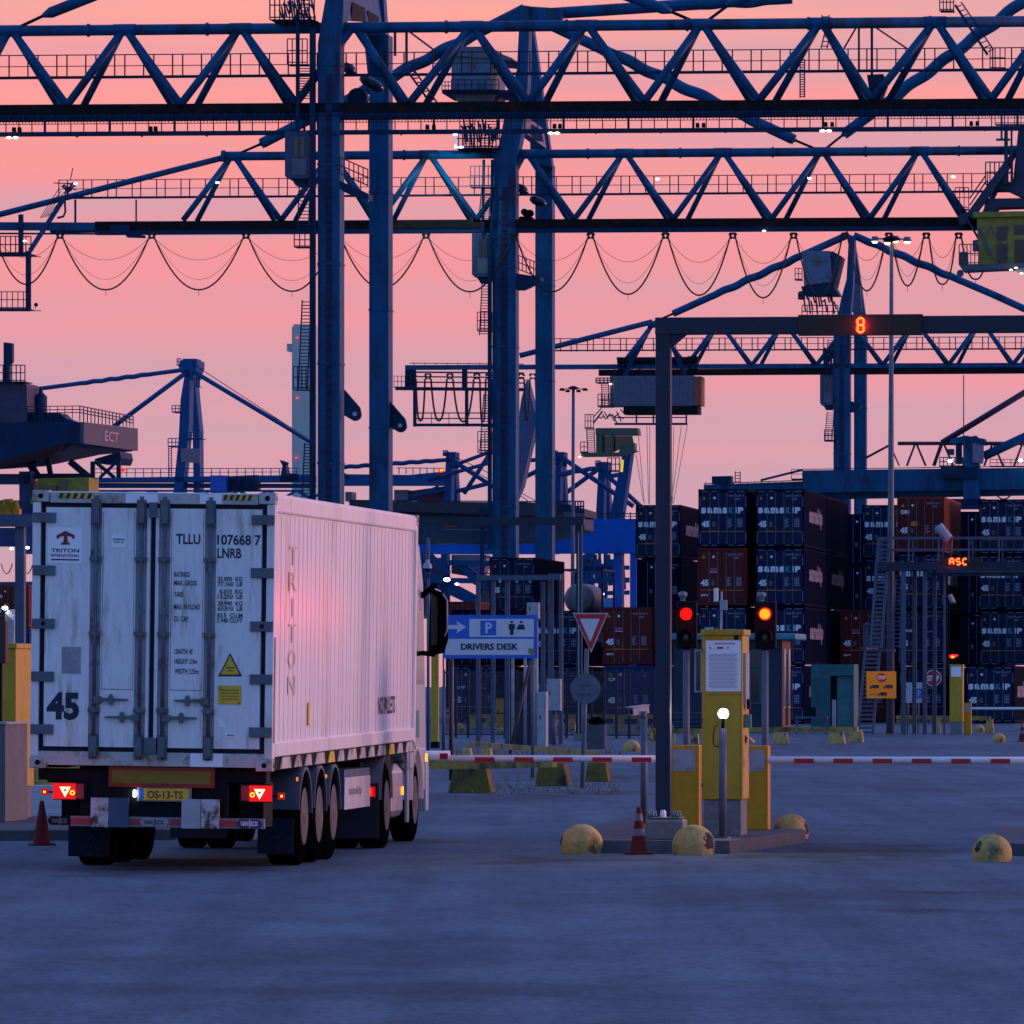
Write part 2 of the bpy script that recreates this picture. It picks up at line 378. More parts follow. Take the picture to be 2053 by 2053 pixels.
for sx in (-1,1):
    m=MB(); x0,x1=(W2-.09,W2-.001) if sx>0 else (-W2+.001,-W2+.09)
    m.box(x0,x1,.22,CLn-.18,ZT-.20,ZT-.02); m.done('top_rail',REEF,ct,local=True,bevel=.02)
    m=MB(); m.box(x0,x1,.22,CLn-.18,ZB+.14,ZB+.29); m.done('bottom_rail',REEF,ct,local=True,bevel=.01)
    # base beam with trapezoid pockets
    m=MB(); xx=x1 if sx>0 else x0
    m.m=2; m.box(min(xx,xx-sx*.35),max(xx,xx-sx*.35)-.02*(sx>0)+.0,.25,CLn-.2,ZB+.0,ZB+.13)
    k=0; y=.7
    while y<CLn-1.0:
        m.m=1 if k in (4,10) else 0
        wd=.62 if k%3 else .9
        m.slab([(xx-sx*.012,y,ZB+.01),(xx-sx*.012,y+wd,ZB+.01),(xx-sx*.012,y+wd-.12,ZB+.13),(xx-sx*.012,y+.18,ZB+.13)],.03,Vector((sx,0,0))*.5)
        y+=wd+.28; k+=1
    m.done('base_beam',[FRM,YELS,DARK],ct,local=True)
m=MB(); m.box(-W2+.02,W2-.02,.17,CLn-.02,ZT-.03,ZT-.002); m.done('roof',REEF,ct,local=True,bevel=.01)
m=MB()
for sx in (-1,1):
    for y0,y1 in ((-.012,.17),(CLn-.17,CLn+.004)):
        for z0,z1 in ((ZT-.115,ZT+.004),(ZB-.004,ZB+.115)):
            a,b_=(W2-.17,W2+.004) if sx>0 else (-W2-.004,-W2+.17); m.m=0; m.box(a,b_,y0,y1,z0,z1)
            m.m=1; c=(a+b_)/2; zc=(z0+z1)/2
            if y0<0: m.lathe((c,-.0135,zc),[(.028,0),(.028,.004)],14,YY,XX,False)
            xx=b_ if sx>0 else a; m.lathe((xx+(.0015 if sx>0 else -.0015),(y0+y1)/2,zc),[(.03,0),(.03,.002)],12,XX,YY,False)
m.done('corner_casting',[FRM,DARK],ct,local=True,bevel=.006)
# hazard stripes
for x0,x1 in ((116,188),(449,511)):
    m=MB(); p=LR(x0,997); q=LR(x1,986); wd=q.x-p.x; h=.055; zz=ZT-.078
    m.m=0; m.box(p.x,q.x,-.004,0,zz,zz+h); m.m=1; n=5
    for i in range(n):
        s=p.x+wd*i/n; e=wd/n*.5
        m.slab([(s,-.006,zz),(s+e,-.006,zz),(s+e+.02,-.006,zz+h),(s+.02,-.006,zz+h)],.002,YY)
    m.done('hazard_stripe',[YELS,INK],ct,local=True)
m=MB()
for a,b_ in ((252,317),(402,447)):
    p=LR(a,1003); q=LR(b_,987); m.box(p.x,q.x,-.004,.001,ZT-.118,ZT-.02)
p=LR(382,1537); q=LR(448,1511); m.box(p.x,q.x,-.001,.004,p.z,q.z)
m.done('white_marking',STK,ct,local=True)
ZD0=ZB+.225; ZD1=ZT-.172
m=MB(); m.box(-W2+.088,W2-.088,.055,.085,ZB+.17,ZT-.122); m.done('door_gasket',GASK,ct,local=True)
RODX=(-.605,-.127,.117,.600); CEN=-.006
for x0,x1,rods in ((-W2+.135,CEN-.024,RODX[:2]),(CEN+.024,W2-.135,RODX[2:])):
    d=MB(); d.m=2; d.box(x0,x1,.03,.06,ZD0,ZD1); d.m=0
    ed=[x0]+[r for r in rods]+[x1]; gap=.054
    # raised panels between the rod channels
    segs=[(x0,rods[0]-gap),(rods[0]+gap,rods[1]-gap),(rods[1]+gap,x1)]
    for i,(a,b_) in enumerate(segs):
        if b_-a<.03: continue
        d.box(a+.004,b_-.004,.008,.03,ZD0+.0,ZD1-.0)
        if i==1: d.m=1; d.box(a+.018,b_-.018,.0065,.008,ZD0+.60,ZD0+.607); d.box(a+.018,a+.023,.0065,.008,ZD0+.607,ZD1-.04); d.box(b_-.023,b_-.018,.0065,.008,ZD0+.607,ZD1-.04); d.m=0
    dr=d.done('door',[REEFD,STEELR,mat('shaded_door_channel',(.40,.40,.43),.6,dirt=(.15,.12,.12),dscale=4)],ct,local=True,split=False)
    for r in rods:
        k=MB(); k.tube((r,-.012,ZB+.10),(r,-.012,ZT-.05),.021,10); k.done('locking_rod',STEELR,dr,local=True)
        k=MB()
        for z0,z1 in ((ZT-.36,ZT-.085),(ZB+.10,ZB+.36)):
            k.box(r-.052,r+.052,-.008,.012,z0,z1); k.box(r-.033,r+.033,-.05,-.008,z0+.03,z1-.02)
        for zz in (CH-(1121-HZ)/192.3,CH-(1271-HZ)/192.3,CH-(1424-HZ)/192.3):
            k.box(r-.062,r+.062,-.03,.008,zz-.022,zz+.022); k.lathe((r,-.04,zz),[(.032,0),(.032,.03)],10,YY,XX,False)
        k.done('rod_bracket',STEELR,dr,local=True)
def handle(r,zz,dr_,knob):
    k=MB(); e=r+dr_*.36; k.slab([(r,-.03,zz-.016),(e,-.03,zz-.008),(e,-.03,zz+.010),(r,-.03,zz+.024)],.02,YY)
    kx=r+dr_*knob; k.slab([(kx-.022,-.045,zz-.05),(kx+.022,-.045,zz-.05),(kx+.024,-.045,zz+.04),(kx,-.045,zz+.062),(kx-.024,-.045,zz+.04)],.05,YY)
    k.box(min(r,r+dr_*.08),max(r,r+dr_*.08),-.035,.01,zz-.04,zz+.035)
    k.done('door_handle',STEELR,ct,local=True)
z1_=CH-(1404-HZ)/192.3; z2_=CH-(1439-HZ)/192.3
handle(RODX[0],z1_,1,.18); handle(RODX[1],z2_,-1,.18); handle(RODX[3],z1_,-1,.22); handle(RODX[2],z2_,1,.2)
for py in (1040,1146,1253,1359,1465):
    for sx in (-1,1):
        zz=CH-(py-HZ)/192.3; k=MB(); x0,x1=(W2-.245,W2-.005) if sx>0 else (-W2+.005,-W2+.245)
        k.box(x0,x1,-.022,.008,zz-.052,zz+.052)
        if py==1253: k.m=1; k.lathe(((x0+x1)/2,-.0235,zz),[(.024,0),(.024,.002)],12,YY,XX,False)
        k.done('hinge',[STEELR,DARK],ct,local=True,bevel=.004)
k=MB(); k.box(CEN-.045,CEN+.045,-.03,.03,ZT-.27,ZT-.11); k.box(CEN-.065,CEN+.065,-.03,.03,ZB+.16,ZB+.33); k.done('centre_lock',STEELR,ct,local=True,bevel=.004)
# decals and lettering, 3 mm proud of the door panels
DY=.0045
def dtext(m,st,x0,y0,x1,y1,y=DY):
    p=LR(x0,y1); q=LR(x1,y0); m.text(st,(p.x,y,p.z),q.x-p.x,q.z-p.z,XX,Z)
def drect(m,x0,y0,x1,y1,y=DY,th=.002):
    p=LR(x0,y1); q=LR(x1,y0); m.box(p.x,q.x,y,y+th,p.z,q.z)
m=MB(); drect(m,94,1058,165,1129,.003); m.m=1
def lp(px,py,y=.001): v=LR(px,py); return (v.x,y,v.z)
def poly2(m,pts,y=.0015):
    vs=[lp(a,b_,y) for a,b_ in pts]; m.add(vs,[list(range(len(vs)))[::-1]])
poly2(m,[(130.5,1064),(149,1073),(148.5,1080),(144.5,1080),(143,1076.5),(130.5,1073.5)]); poly2(m,[(130.5,1064),(130.5,1073.5),(118,1076.5),(116,1080),(112,1080),(112,1073)])
poly2(m,[(127,1073),(134,1073),(134.5,1086),(139,1089),(139,1092),(121,1092),(121,1089),(126,1086)])
m.m=2
for st,y0,y1 in (('TRITON',1100,1107),):
    dtext(m,st,101,y0,158,y1,.0015)
dtext(m,'INTERNATIONAL',101,1111,158,1116,.0015); drect(m,101,1121,158,1123,.001,.001)
m.done('maker_sticker',[STK,mat('brown_ink',(.20,.03,.03),.6,var=0),INK],ct,local=True)
m=MB(); drect(m,223,1071,253,1098,.003); m.m=1; drect(m,226,1080,250,1082.5,.001,.001); m.m=2; dtext(m,'UNIT 45',228,1085,248,1089,.0015); m.done('small_sticker',[STK,INKT,INK],ct,local=True)
m=MB()
dtext(m,'TLLU',354,1071,403,1091); dtext(m,'107668 7',437,1073,525,1093); dtext(m,'LNRB',437,1100,486,1119)
for st,x0,x1,y0,y1 in (('RATINGS',350,381,1147,1157),('MAX. GROSS',350,396,1164,1174),('TARE',350,368,1187,1197),('MAX. PAYLOAD',349,402,1212,1222),('CU. CAP.',349,379,1236,1246),
    ('35.000  KG',438,488,1157,1165.5),('77.160  LB',438,488,1167,1175.5),('6.010  KG',442,488,1182,1190.5),('13.250  LB',438,488,1192,1200.5),('28.990  KG',438,488,1206,1214.5),('63.910  LB',438,488,1216,1224.5),('83.5  CU.M',437,488,1230,1238.5),('2.948 CU.FT',436,488,1240,1248.5),
    ('LENGTH: 45\'',351,388,1301,1311),('HEIGHT: 2.9m',351,396,1321,1331),('WIDTH: 2.55m',351,399,1341,1351)): dtext(m,st,x0,y0,x1,y1)
BOLD[0]=.045; dtext(m,'45',91,1388,158,1443); BOLD[0]=.022
m.done('lettering',INK,ct,local=True)
def pos(m,pts,y):
    vs=[lp(a,b_,y) for a,b_ in pts]; m.add(vs,[list(range(len(vs)))[::-1]])
m=MB(); m.m=1; pos(m,[(463,1309),(487,1356),(439,1356)],.0045); m.m=0; pos(m,[(463,1315),(482,1352.5),(444,1352.5)],.0025); m.m=1; drect(m,454,1338,471,1340,.001,.001); drect(m,457,1344,469,1345.5,.001,.001); m.done('warning_triangle',[YELS,INK],ct,local=True)
m=MB(); drect(m,438,1375,486,1412,.003); m.m=1
for yy in (1383,1389,1395,1401): drect(m,443,yy,480,yy+1.2,.001,.001)
m.done('yellow_label',[YELS,mat('faded_brown_ink',(.28,.13,.05),.6,var=0)],ct,local=True)
m=MB(); drect(m,122,1297,161,1350,.003); m.done('grey_patch',mat('grey_sticker',(.33,.32,.36),.6,dirt=(.2,.18,.22),dscale=20),ct,local=True)
m=MB(); pos(m,[(438,1441),(446,1441),(452,1452),(459,1459),(438,1458)],.0045); drect(m,452,1469,474,1479,.003); m.m=1; drect(m,456,1473,470,1475.5,.001,.001); m.done('torn_sticker',[STK,INKT],ct,local=True)
# right side: vertical name and NO PALLETS
m=MB(); sx=W2-.030; zz=3.42; BOLD[0]=0
for i,ch in enumerate('TRITON'):
    z0=zz-i*.275; m.text(ch,(sx+.004,1.45 if ch!='I' else 1.72,z0-.20),.62 if ch!='I' else .1,.20,YY,Z)
m.done('side_lettering',mat('faded_red_ink',(.66,.50,.52),.40,var=.1),ct,local=True); BOLD[0]=.022
m=MB(); m.text('NO PALLETS',(sx+.004,9.9,1.55),1.75,.21,YY,Z); m.done('side_lettering',INK,ct,local=True)
m=MB(); m.box(W2+.001,W2+.004,.05,.16,1.35,2.45); m.done('side_label',mat('dark_red_label',(.20,.08,.12),.5),ct,local=True)
m=MB(); m.box(W2-.017,W2-.013,3.15,3.3,1.5,1.75); m.done('side_label',YELS,ct,local=True)

# trailer
tr=thing('trailer','black container trailer with lit tail lights under the white container','trailer',TX); tr.rotation_euler=(0,R(.8),TY)
m=MB()
for x in (-.52,.42): m.box(x,x+.10,.35,13.2,.80,ZB-.005)
for y in (.4,3.3,6.2,9.0,12.2): m.box(-1.15,1.15,y,y+.16,.90,ZB-.01)
m.box(-1.20,1.20,.12,.45,.93,ZB-.008); m.box(-.75,.80,.10,.16,.50,.93)
m.box(-.50,.50,2.2,6.0,.42,.80); m.box(-1.02,1.12,.55,1.3,.46,.93)  # second box is a dark fill added for the blackness under the floor
m.done('chassis',DARK,tr,local=True)
m=MB(); p=LR(215,1577); q=LR(430,1540); m.box(p.x,q.x,.06,.08,p.z,q.z); m.m=1; p=LR(222,1570); q=LR(422,1547); m.box(p.x,q.x,.054,.058,p.z,q.z)
m.done('reflector_board',[mat('reflector_red',(.36,.016,.008),.4),mat('reflector_amber',(.28,.14,.006),.4)],tr,local=True)
m=MB(); p=LR(276,1604); q=LR(377,1582); m.m=0; m.box(p.x-.02,q.x+.03,.075,.085,p.z-.012,q.z+.012); m.m=1; m.box(p.x+.05,q.x,.066,.074,p.z,q.z); m.m=2; m.box(p.x,p.x+.045,.066,.074,p.z,q.z); m.m=3
m.text('OS-13-TS',(p.x+.09,.064,p.z+.018),q.x-p.x-.15,.08,XX,Z)
np_=m.done('licence_plate',[mat('plate_holder',(.25,.24,.24),.5),mat('plate_yellow_emissive',(.62,.34,.015),.4,emit=(.75,.38,.01),es=.05,var=.2),SIGNB,INK],tr,local=True)  # the plate is no lamp; weak emission paints light onto its yellow
m=MB(); p=LR(268,1591); m.box(p.x-.012,p.x+.012,.04,.065,p.z-.035,p.z+.035); m.done('plate_lamp',LWH,tr,local=True)
m=MB(); a=LR(138,1658); b_=LR(530,1640); m.m=0; m.box(a.x,b_.x,.05,.13,.455,.56)
m.m=1
for x0,x1 in ((140,178),(258,280),(340,360),(440,475)):
    p=LR(x0,1650); q=LR(x1,1640); m.box(p.x,q.x,.045,.049,.475,.54)
m.done('rear_bumper',[mat('bumper_strip',(.23,.20,.24),.5),mat('bumper_red',(.42,.03,.04),.45)],tr,local=True)
for x0,x1,fg,bg_ in ((92,140,mat('badge_dim_ink',(.16,.18,.20),.5,var=0),DARK),(279,338,INK,mat('badge_grey',(.30,.31,.34),.4)),(475,527,INKW,mat('badge_navy',(.015,.03,.12),.4))):
    m=MB(); p=LR(x0,1650); q=LR(x1,1640); h=.09; zc=.508
    m.slab([(p.x+.03,.035,zc-h/2),(q.x-.03,.035,zc-h/2),(q.x,.035,zc),(q.x-.03,.035,zc+h/2),(p.x+.03,.035,zc+h/2),(p.x,.035,zc)],.008,YY)
    m.m=1; m.text('VAN',(p.x+.04,.032,zc-.025),(q.x-p.x)*.3,.05,XX,Z); m.text('ECK',(p.x+(q.x-p.x)*.54,.032,zc-.025),(q.x-p.x)*.3,.05,XX,Z); m.box((p.x+q.x)/2-.004,(p.x+q.x)/2+.004,.031,.034,zc-.042,zc+.042)
    m.done('maker_badge',[bg_,fg],tr,local=True)
for x0,x1,mt in ((180,217,RUSTW),(217.5,257,GREY),(364,403,mat('pale_steel_plate',(.42,.42,.44),.5)),(403.5,441,RUSTW)):
    m=MB(); p=LR(x0,1657); q=LR(x1,1599); m.box(p.x,q.x,.0,.04,.45,.755); m.done('rear_buffer_plate',mt,tr,local=True)
for (x0,x1,sg,mk) in ((103,170,-1,87),(480,547,1,565)):
    p=LR(x0,1608 if sg>0 else 1604); q=LR(x1,1573 if sg>0 else 1569); zc=(p.z+q.z)/2
    m=MB(); m.m=0; m.box(p.x,q.x,.03,.12,p.z,q.z)
    r0,r1=(p.x,p.x+.24) if sg<0 else (q.x-.24,q.x)
    m.m=1; m.box(r0,r1,.020,.029,p.z+.01,q.z-.01); m.m=2
    a,b_=(q.x-.11,q.x-.02) if sg<0 else (p.x+.02,p.x+.11); m.box(a,b_,.022,.029,p.z+.015,q.z-.015)
    lb=m.done('tail_light',[DARK,glow_mat('lit_tail_lens',(.9,.008,.012),.95),mat('unlit_red_lens',(.22,.02,.03),.2)],tr,local=True,bevel=.01)
    m=MB(); xc=(r0+r1)/2-.01*sg; s=.058
    O=[(-s,.045),(s,.045),(0,-.062)]; I=[(-s*.42,.022),(s*.42,.022),(0,-.012)]
    vs=[(xc+a,.012,zc+b2) for a,b2 in O+I]; m.m=0; m.add(vs,[(0,1,4,3),(1,2,5,4),(2,0,3,5)])
    xr=xc-sg*.148+(-.005 if sg>0 else .005); xr=xc+(-.075 if sg>0 else .078)
    n=20; vs=[(xr+r_*math.cos(2*math.pi*j/n),.011,zc-.015+r_*math.sin(2*math.pi*j/n)) for r_ in (.014,.026) for j in range(n)]
    m.m=1; m.add(vs,[(j,(j+1)%n,n+(j+1)%n,n+j) for j in range(n)])
    m.done('light_element',[LPINK,LORR],lb,local=True)
    p2=LR(mk,1588 if sg<0 else 1596); m=MB(); m.m=1; m.bar((p2.x,.05,p2.z),(q.x if sg>0 else p.x,.05,p2.z),.018); m.m=0; m.box(p2.x-.035,p2.x+.035,.03,.06,p2.z-.035,p2.z+.035); m.m=2; m.lathe((p2.x+.005*sg,.026,p2.z),[(.013,0),(.013,.003)],10,YY,XX,False)
    m.done('marker_light',[glow_mat('dim_red_lens',(.45,.008,.01),.9),BLK,LORR],tr,local=True)
    pl=bpy.data.lights.new('tail_glow','POINT'); pl.energy=1.3; pl.color=(1,.03,.02); pl.shadow_soft_size=.06
    po=bpy.data.objects.new('tail_glow',pl); S.collection.objects.link(po); po.parent=lb; po.location=(xc,-.18,zc)
def wheel(par,x0,x1,y,zc,r=.525,sx=1,dual=False):
    ax=XX; w_=x1-x0
    prof=[(r*.57,0),(r*.88,0),(r*.97,w_*.06),(r,w_*.14),(r,w_*.45),(r*.985,w_*.47),(r*.985,w_*.5),(r,w_*.52),(r,w_*.86),(r*.97,w_*.94),(r*.88,w_),(r*.57,w_)]
    m=MB(); m.lathe((x0,y,zc),prof,44,ax,YY); t=m.done('wheel',BLK,par,local=True)
    m=MB(); xo=x1 if sx>0 else x0; s=sx
    pr=[(r*.585,.004*s),(r*.565,.010*s),(r*.54,-.030*s),(r*.40,-.06*s),(r*.30,-.02*s),(r*.20,.0),(r*.12,.012*s)]
    if s<0: pr=pr[::-1]
    m.lathe((xo,y,zc),pr,32,ax,YY)
    for j in range(10):
        t_=2*math.pi*j/10; m.lathe((xo-.035 if s>0 else xo-.01,y+math.cos(t_)*r*.33,zc+math.sin(t_)*r*.33),[(.02,0),(.02,.04)],6,ax,YY)
    m.done('rim',mat('worn_wheel_rim',(.075,.078,.10),.5,.2,dirt=(.02,.02,.025),dscale=5),t,local=True)
for y in (2.62,3.93,5.24):
    wheel(tr,.92,1.29,y,.525+.019,sx=1); wheel(tr,-1.13,-.76,y,.525-.017,sx=-1)
    m=MB(); m.tube((-1.0,y,.53),(1.0,y,.53),.07,10); m.done('axle',DARK,tr,local=True)
    for x0,x1 in ((.90,1.28),(-1.12,-.74)):
        n=14; vs=[]
        for i in range(n+1):
            t_=R(4+166*i/n); 
            for rr in (.555,.590): vs+= [(x0,y+math.cos(t_)*rr,.53+math.sin(t_)*rr*.93),(x1+.03*(x1>0),y+math.cos(t_)*rr,.53+math.sin(t_)*rr*.93)]
        fs=[]
        for i in range(n):
            a=i*4; fs+=[(a,a+1,a+5,a+4),(a+2,a+6,a+7,a+3),(a,a+4,a+6,a+2),(a+1,a+3,a+7,a+5)]
        MB().add(vs,fs).done('mudguard',mat('dark_plastic',(.10,.105,.14),.4),tr,local=True)
FLAP=mat('speckled_mud_flap',(.010,.015,.035),.8,0,.15,dirt=(.03,.045,.085),dscale=22,nscale=30)
m=MB(); m.box(-1.10,-.66,1.55,1.57,.10,.46); m.done('mud_flap',FLAP,tr,local=True)
m=MB(); m.box(.93,1.31,1.55,1.57,.16,.54); m.done('mud_flap',FLAP,tr,local=True)
m=MB(); m.m=0; m.box(1.00,1.27,6.4,8.9,.56,1.0); m.m=1; m.slab([(1.271,6.4,.55),(1.271,8.9,.55),(1.271,8.9,.90),(1.271,6.4,.90)],.006,XX); m.slab([(1.272,6.4,.90),(1.272,8.9,.90),(1.18,8.9,1.0),(1.18,6.4,1.0)],.006,XX)
m.done('side_box',[GREY,mat('pale_side_panel',(.50,.50,.52),.45,dirt=(.36,.34,.33),dscale=2)],tr,local=True)
m=MB(); m.text('samskip',(1.280,6.8,.68),1.25,.13,YY,Z)
m.done('lettering',mat('faded_grey_ink',(.18,.18,.24),.5,var=0),tr,local=True,split=False)
for y in (2.05,4.6):
    m=MB(); m.box(1.272,1.285,y,y+.07,.93,.97); m.done('side_marker',glow_mat('lit_amber_marker',(1,.22,.02),1.2),tr,local=True)
# tractor
tk=thing('truck_tractor','white lorry cab seen past the front of the container, big black mirror','truck',TX+Vector((math.sin(-TY),math.cos(-TY),0))*11.05,rz=TY)
CABW=mat('cab_white_paint',(.42,.44,.48),.3,0,.5,coat=.3,var=.06)
m=MB(); HW=1.13
# cab shell: side profile extruded across the width
prof=[(2.95,1.05),(5.25,.75),(5.38,1.05),(5.32,1.9),(5.05,3.25),(4.6,3.72),(3.6,3.86),(3.0,3.80),(2.95,3.3)]
m.slab([(-HW,y,z) for y,z in prof],2*HW,XX); m.done('cab',CABW,tk,local=True,bevel=.06)
m=MB(); m.slab([(HW+.004,y,z) for y,z in ((3.9,1.95),(5.02,1.95),(4.86,2.85),(3.9,2.9))],.01,XX); m.done('side_window',GLS,tk,local=True)
m=MB()
for s in (-1,1):
    vs=[];n=16
    for i in range(n+1):
        t_=R(0+180*i/n)
        for rr in (.60,.66):
            for x in ((.80,1.19) if s>0 else (-1.19,-.80)): vs.append((x,3.85+math.cos(t_)*rr,.52+math.sin(t_)*rr))
    fs=[]
    for i in range(n):
        a=i*4; fs+=[(a,a+1,a+5,a+4),(a+2,a+6,a+7,a+3),(a,a+4,a+6,a+2),(a+1,a+3,a+7,a+5)]
    m.add(vs,fs,True)
m.done('wheel_arch',CABW,tk,local=True)
m=MB()
for s in (-1,1):
    a,b_=(1.16,1.20) if s>0 else (-1.20,-1.16); m.box(a,b_,2.95,3.30,.9,1.75); m.box(a-.06*s,b_-.06*s,4.62,5.25,.62,1.15)
m.box(-1.16,1.16,5.1,5.4,.35,1.0); m.done('side_skirt',CABW,tk,local=True,bevel=.02)
m=MB(); m.box(1.131,1.138,4.0,4.5,1.28,1.62); m.done('green_decal',mat('green_decal_paint',(.03,.22,.14),.5),tk,local=True)
for s in (-1,1):
    m=MB(); x0,x1=(1.23,1.46) if s>0 else (-1.46,-1.23); m.m=0
    m.slab([(x0,4.72,2.30),(x1-.05,4.72,2.34),(x1,4.72,2.5),(x1,4.72,3.02),(x1-.07,4.72,3.10),(x0+.02,4.72,3.16)],.16,YY)
    m.m=1; m.slab([(x0+.03,4.715,2.42),(x1-.12,4.715,2.45),(x1-.12,4.715,3.03),(x0+.03,4.715,3.09)],.003,YY)
    m.m=2; m.path([(x1-.03,4.71,2.55),(x1+.005,4.71,2.62),(x1+.005,4.71,3.0),(x1-.05,4.71,3.08)],.012,6)
    mr=m.done('mirror',[BLK,GLS,LGREY],tk,local=True,bevel=.02)
    m=MB(); m.bar((s*1.05,4.85,3.0),(s*1.32,4.8,3.2),.06); m.bar((s*1.05,4.85,2.35),(s*1.3,4.8,2.32),.06); m.done('mirror_arm',BLK,mr,local=True)
for x0,x1 in ((.58,.90),(.92,1.24)): wheel(tk,x0,x1,-.05,.51,.51,1)
for x0,x1 in ((-1.24,-.92),(-.90,-.58)): wheel(tk,x0,x1,-.05,.51,.51,-1)
wheel(tk,.87,1.15,3.85,.51,.51,1); wheel(tk,-1.15,-.87,3.85,.51,.51,-1)
m=MB(); m.box(-.45,-.33,-.9,5.0,.72,.98); m.box(.33,.45,-.9,5.0,.72,.98); m.box(-.5,.5,-.5,.5,.98,1.04); m.done('frame',DARK,tk,local=True)
m=MB()
for s in (-1,1):
    vs=[];n=14
    x0,x1=(.56,1.25) if s>0 else (-1.25,-.56)
    for i in range(n+1):
        t_=R(5+170*i/n)
        for rr in (.60,.615): vs+=[(x0,-.05+math.cos(t_)*rr,.53+math.sin(t_)*rr),(x1,-.05+math.cos(t_)*rr,.53+math.sin(t_)*rr)]
    fs=[]
    for i in range(n):
        a=i*4; fs+=[(a,a+1,a+5,a+4),(a+2,a+6,a+7,a+3),(a,a+4,a+6,a+2),(a+1,a+3,a+7,a+5)]
    m.add(vs,fs,True)
m.done('drive_mudguard',mat('grey_mudguard',(.10,.10,.12),.4),tk,local=True)
for s in (-1,1):
    x0,x1=(.56,1.24) if s>0 else (-1.24,-.56)
    m=MB(); m.box(x0,x1,-.86,-.84,.13,.78); m.done('mud_flap',mat('plain_mud_flap',(.012,.014,.03),.7),tk,local=True)
    m=MB(); a,b_=(.93,1.20) if s>0 else (-1.20,-.93); m.m=0; m.box(a,b_,-.94,-.87,.62,.74); m.m=1; m.box(a+.01*s,a+.13,-.946,-.941,.63,.73); m.m=2; m.box(b_-.09,b_-.03,-.946,-.941,.64,.72)
    m.done('tail_light',[glow_mat('lit_red_housing',(.7,.006,.008),.8),LPINK,LRED],tk,local=True)
m=MB(); m.slab([(1.14,1.0,.35),(1.18,1.0,.42),(1.18,1.0,.88),(1.10,1.0,.98),(.65,1.0,.98),(.6,1.0,.90),(.6,1.0,.40),(.66,1.0,.33),(1.10,1.0,.33)],1.25,YY); m.done('fuel_tank',mat('brushed_aluminium',(.55,.55,.57),.35,.8,dirt=(.4,.38,.37)),tk,local=True,bevel=.01)
m=MB(); m.box(1.15,1.19,2.70,2.86,.25,1.25); m.done('side_fairing',CABW,tk,local=True,bevel=.015)
m=MB(); m.box(1.201,1.222,4.60,4.68,.98,1.08); m.box(1.183,1.196,2.1,2.2,.60,.70); m.done('side_indicator',glow_mat('lit_orange_indicator',(1,.20,.008),4),tk,local=True)
# ---------------- toll island and gate ----------------
ISL=[(1176,1711),(1463,1712),(1616,1690),(1560,1655),(1300,1653),(1190,1680)]
pts=[onground(x,y) for x,y in ISL]; KZ=.15
m=MB(); n=len(pts); m.add([p for p in pts]+[p*0+Vector((p.x*.9985,p.y+.05,KZ)) for p in pts],[[i,(i+1)%n,n+(i+1)%n,n+i] for i in range(n)]+[[n+i for i in range(n)]])
struct(m.done('kerb_island',CONCD))
lk=[onground(-700,1690),onground(352,1684),onground(362,1655),onground(-700,1652)]
m=MB(); m.add(lk+[p+Z*.13 for p in lk],[[0,1,5,4],[1,2,6,5],[2,3,7,6],[3,0,4,7],[4,5,6,7]]); struct(m.done('kerb_island',CONCD))
rk=[onground(1995,1716),onground(2700,1716),onground(2700,1680),onground(1995,1680)]
m=MB(); m.add(rk+[p+Z*.14 for p in rk],[[0,1,5,4],[1,2,6,5],[2,3,7,6],[3,0,4,7],[4,5,6,7]]); struct(m.done('kerb_island',CONCD))
sc=86.0/F
# lane gate
Y=86.0; g0=U(1329,1680,Y); g0.z=KZ
gate=thing('lane_gate','dark grey steel lane gate with beam overhead above the yellow kiosk','gate',g0)
m=MB(); m.fb(1314,640,1344,1662,Y,.19); m.done('post',GREYD,gate,bevel=.008)
m=MB(); o=U(1313,670.5,Y-.02); m.obox(o,5.6,.22,.198); m.done('beam',GREYD,gate,bevel=.008)
m=MB(); o=U(1344,700,Y); m.slab([o,o+A*.26+Z*.22,o+Z*.22],.02); m.done('gusset',GREYD,gate)
m=MB(); o=U(1293,1683,85.4); o.z=KZ; m.obox(o,.44,.55,.225); m.done('foundation_block',CONC,gate,bevel=.015)
m=MB(); zb=KZ+.225
for x in (1301,1309,1349,1357):
    for d in (0,.30):
        p=U(x,1640,85.55)+D*d; p.z=zb; m.tube(p,p+Z*.10,.012,8); m.tube(p+Z*.035,p+Z*.06,.02,6)
p=U(1296,1640,85.5); p.z=zb+.012; m.obox(p,.40,.42,.018); m.done('anchor_bolts',STEELR,gate)
p=U(1329.5,1640,85.5); p.z=zb+.031; MB().lathe(p,[(.035,0),(.035,.06),(.02,.085)],12).done('bolt_cap',WHT,gate)
# digit display
def segs(m,ch,o,w,h,t,a=A,dep=.0):
    S7={'8':'abcdefg','A':'abcefg','S':'acdfg','C':'adef'}[ch]
    P={'a':((0,h),(w,h)),'b':((w,h),(w,h/2)),'c':((w,h/2),(w,0)),'d':((0,0),(w,0)),'e':((0,h/2),(0,0)),'f':((0,h),(0,h/2)),'g':((0,h/2),(w,h/2))}
    for s_ in S7:
        (xa,za),(xb,zb_)=P[s_]; c=t*.45
        if xa==xb:
            sg=1 if zb_>za else -1; q=[(xa-t/2,za+sg*c),(xa,za+sg*c*.2),(xa+t/2,za+sg*c),(xa+t/2,zb_-sg*c),(xa,zb_-sg*c*.2),(xa-t/2,zb_-sg*c)]
        else: q=[(xa+c,za-t/2),(xb-c,za-t/2),(xb-c*.2,za),(xb-c,za+t/2),(xa+c,za+t/2),(xa+c*.2,za)]
        m.add([o+a*x+Z*z+D*dep for x,z in q],[list(range(6))])
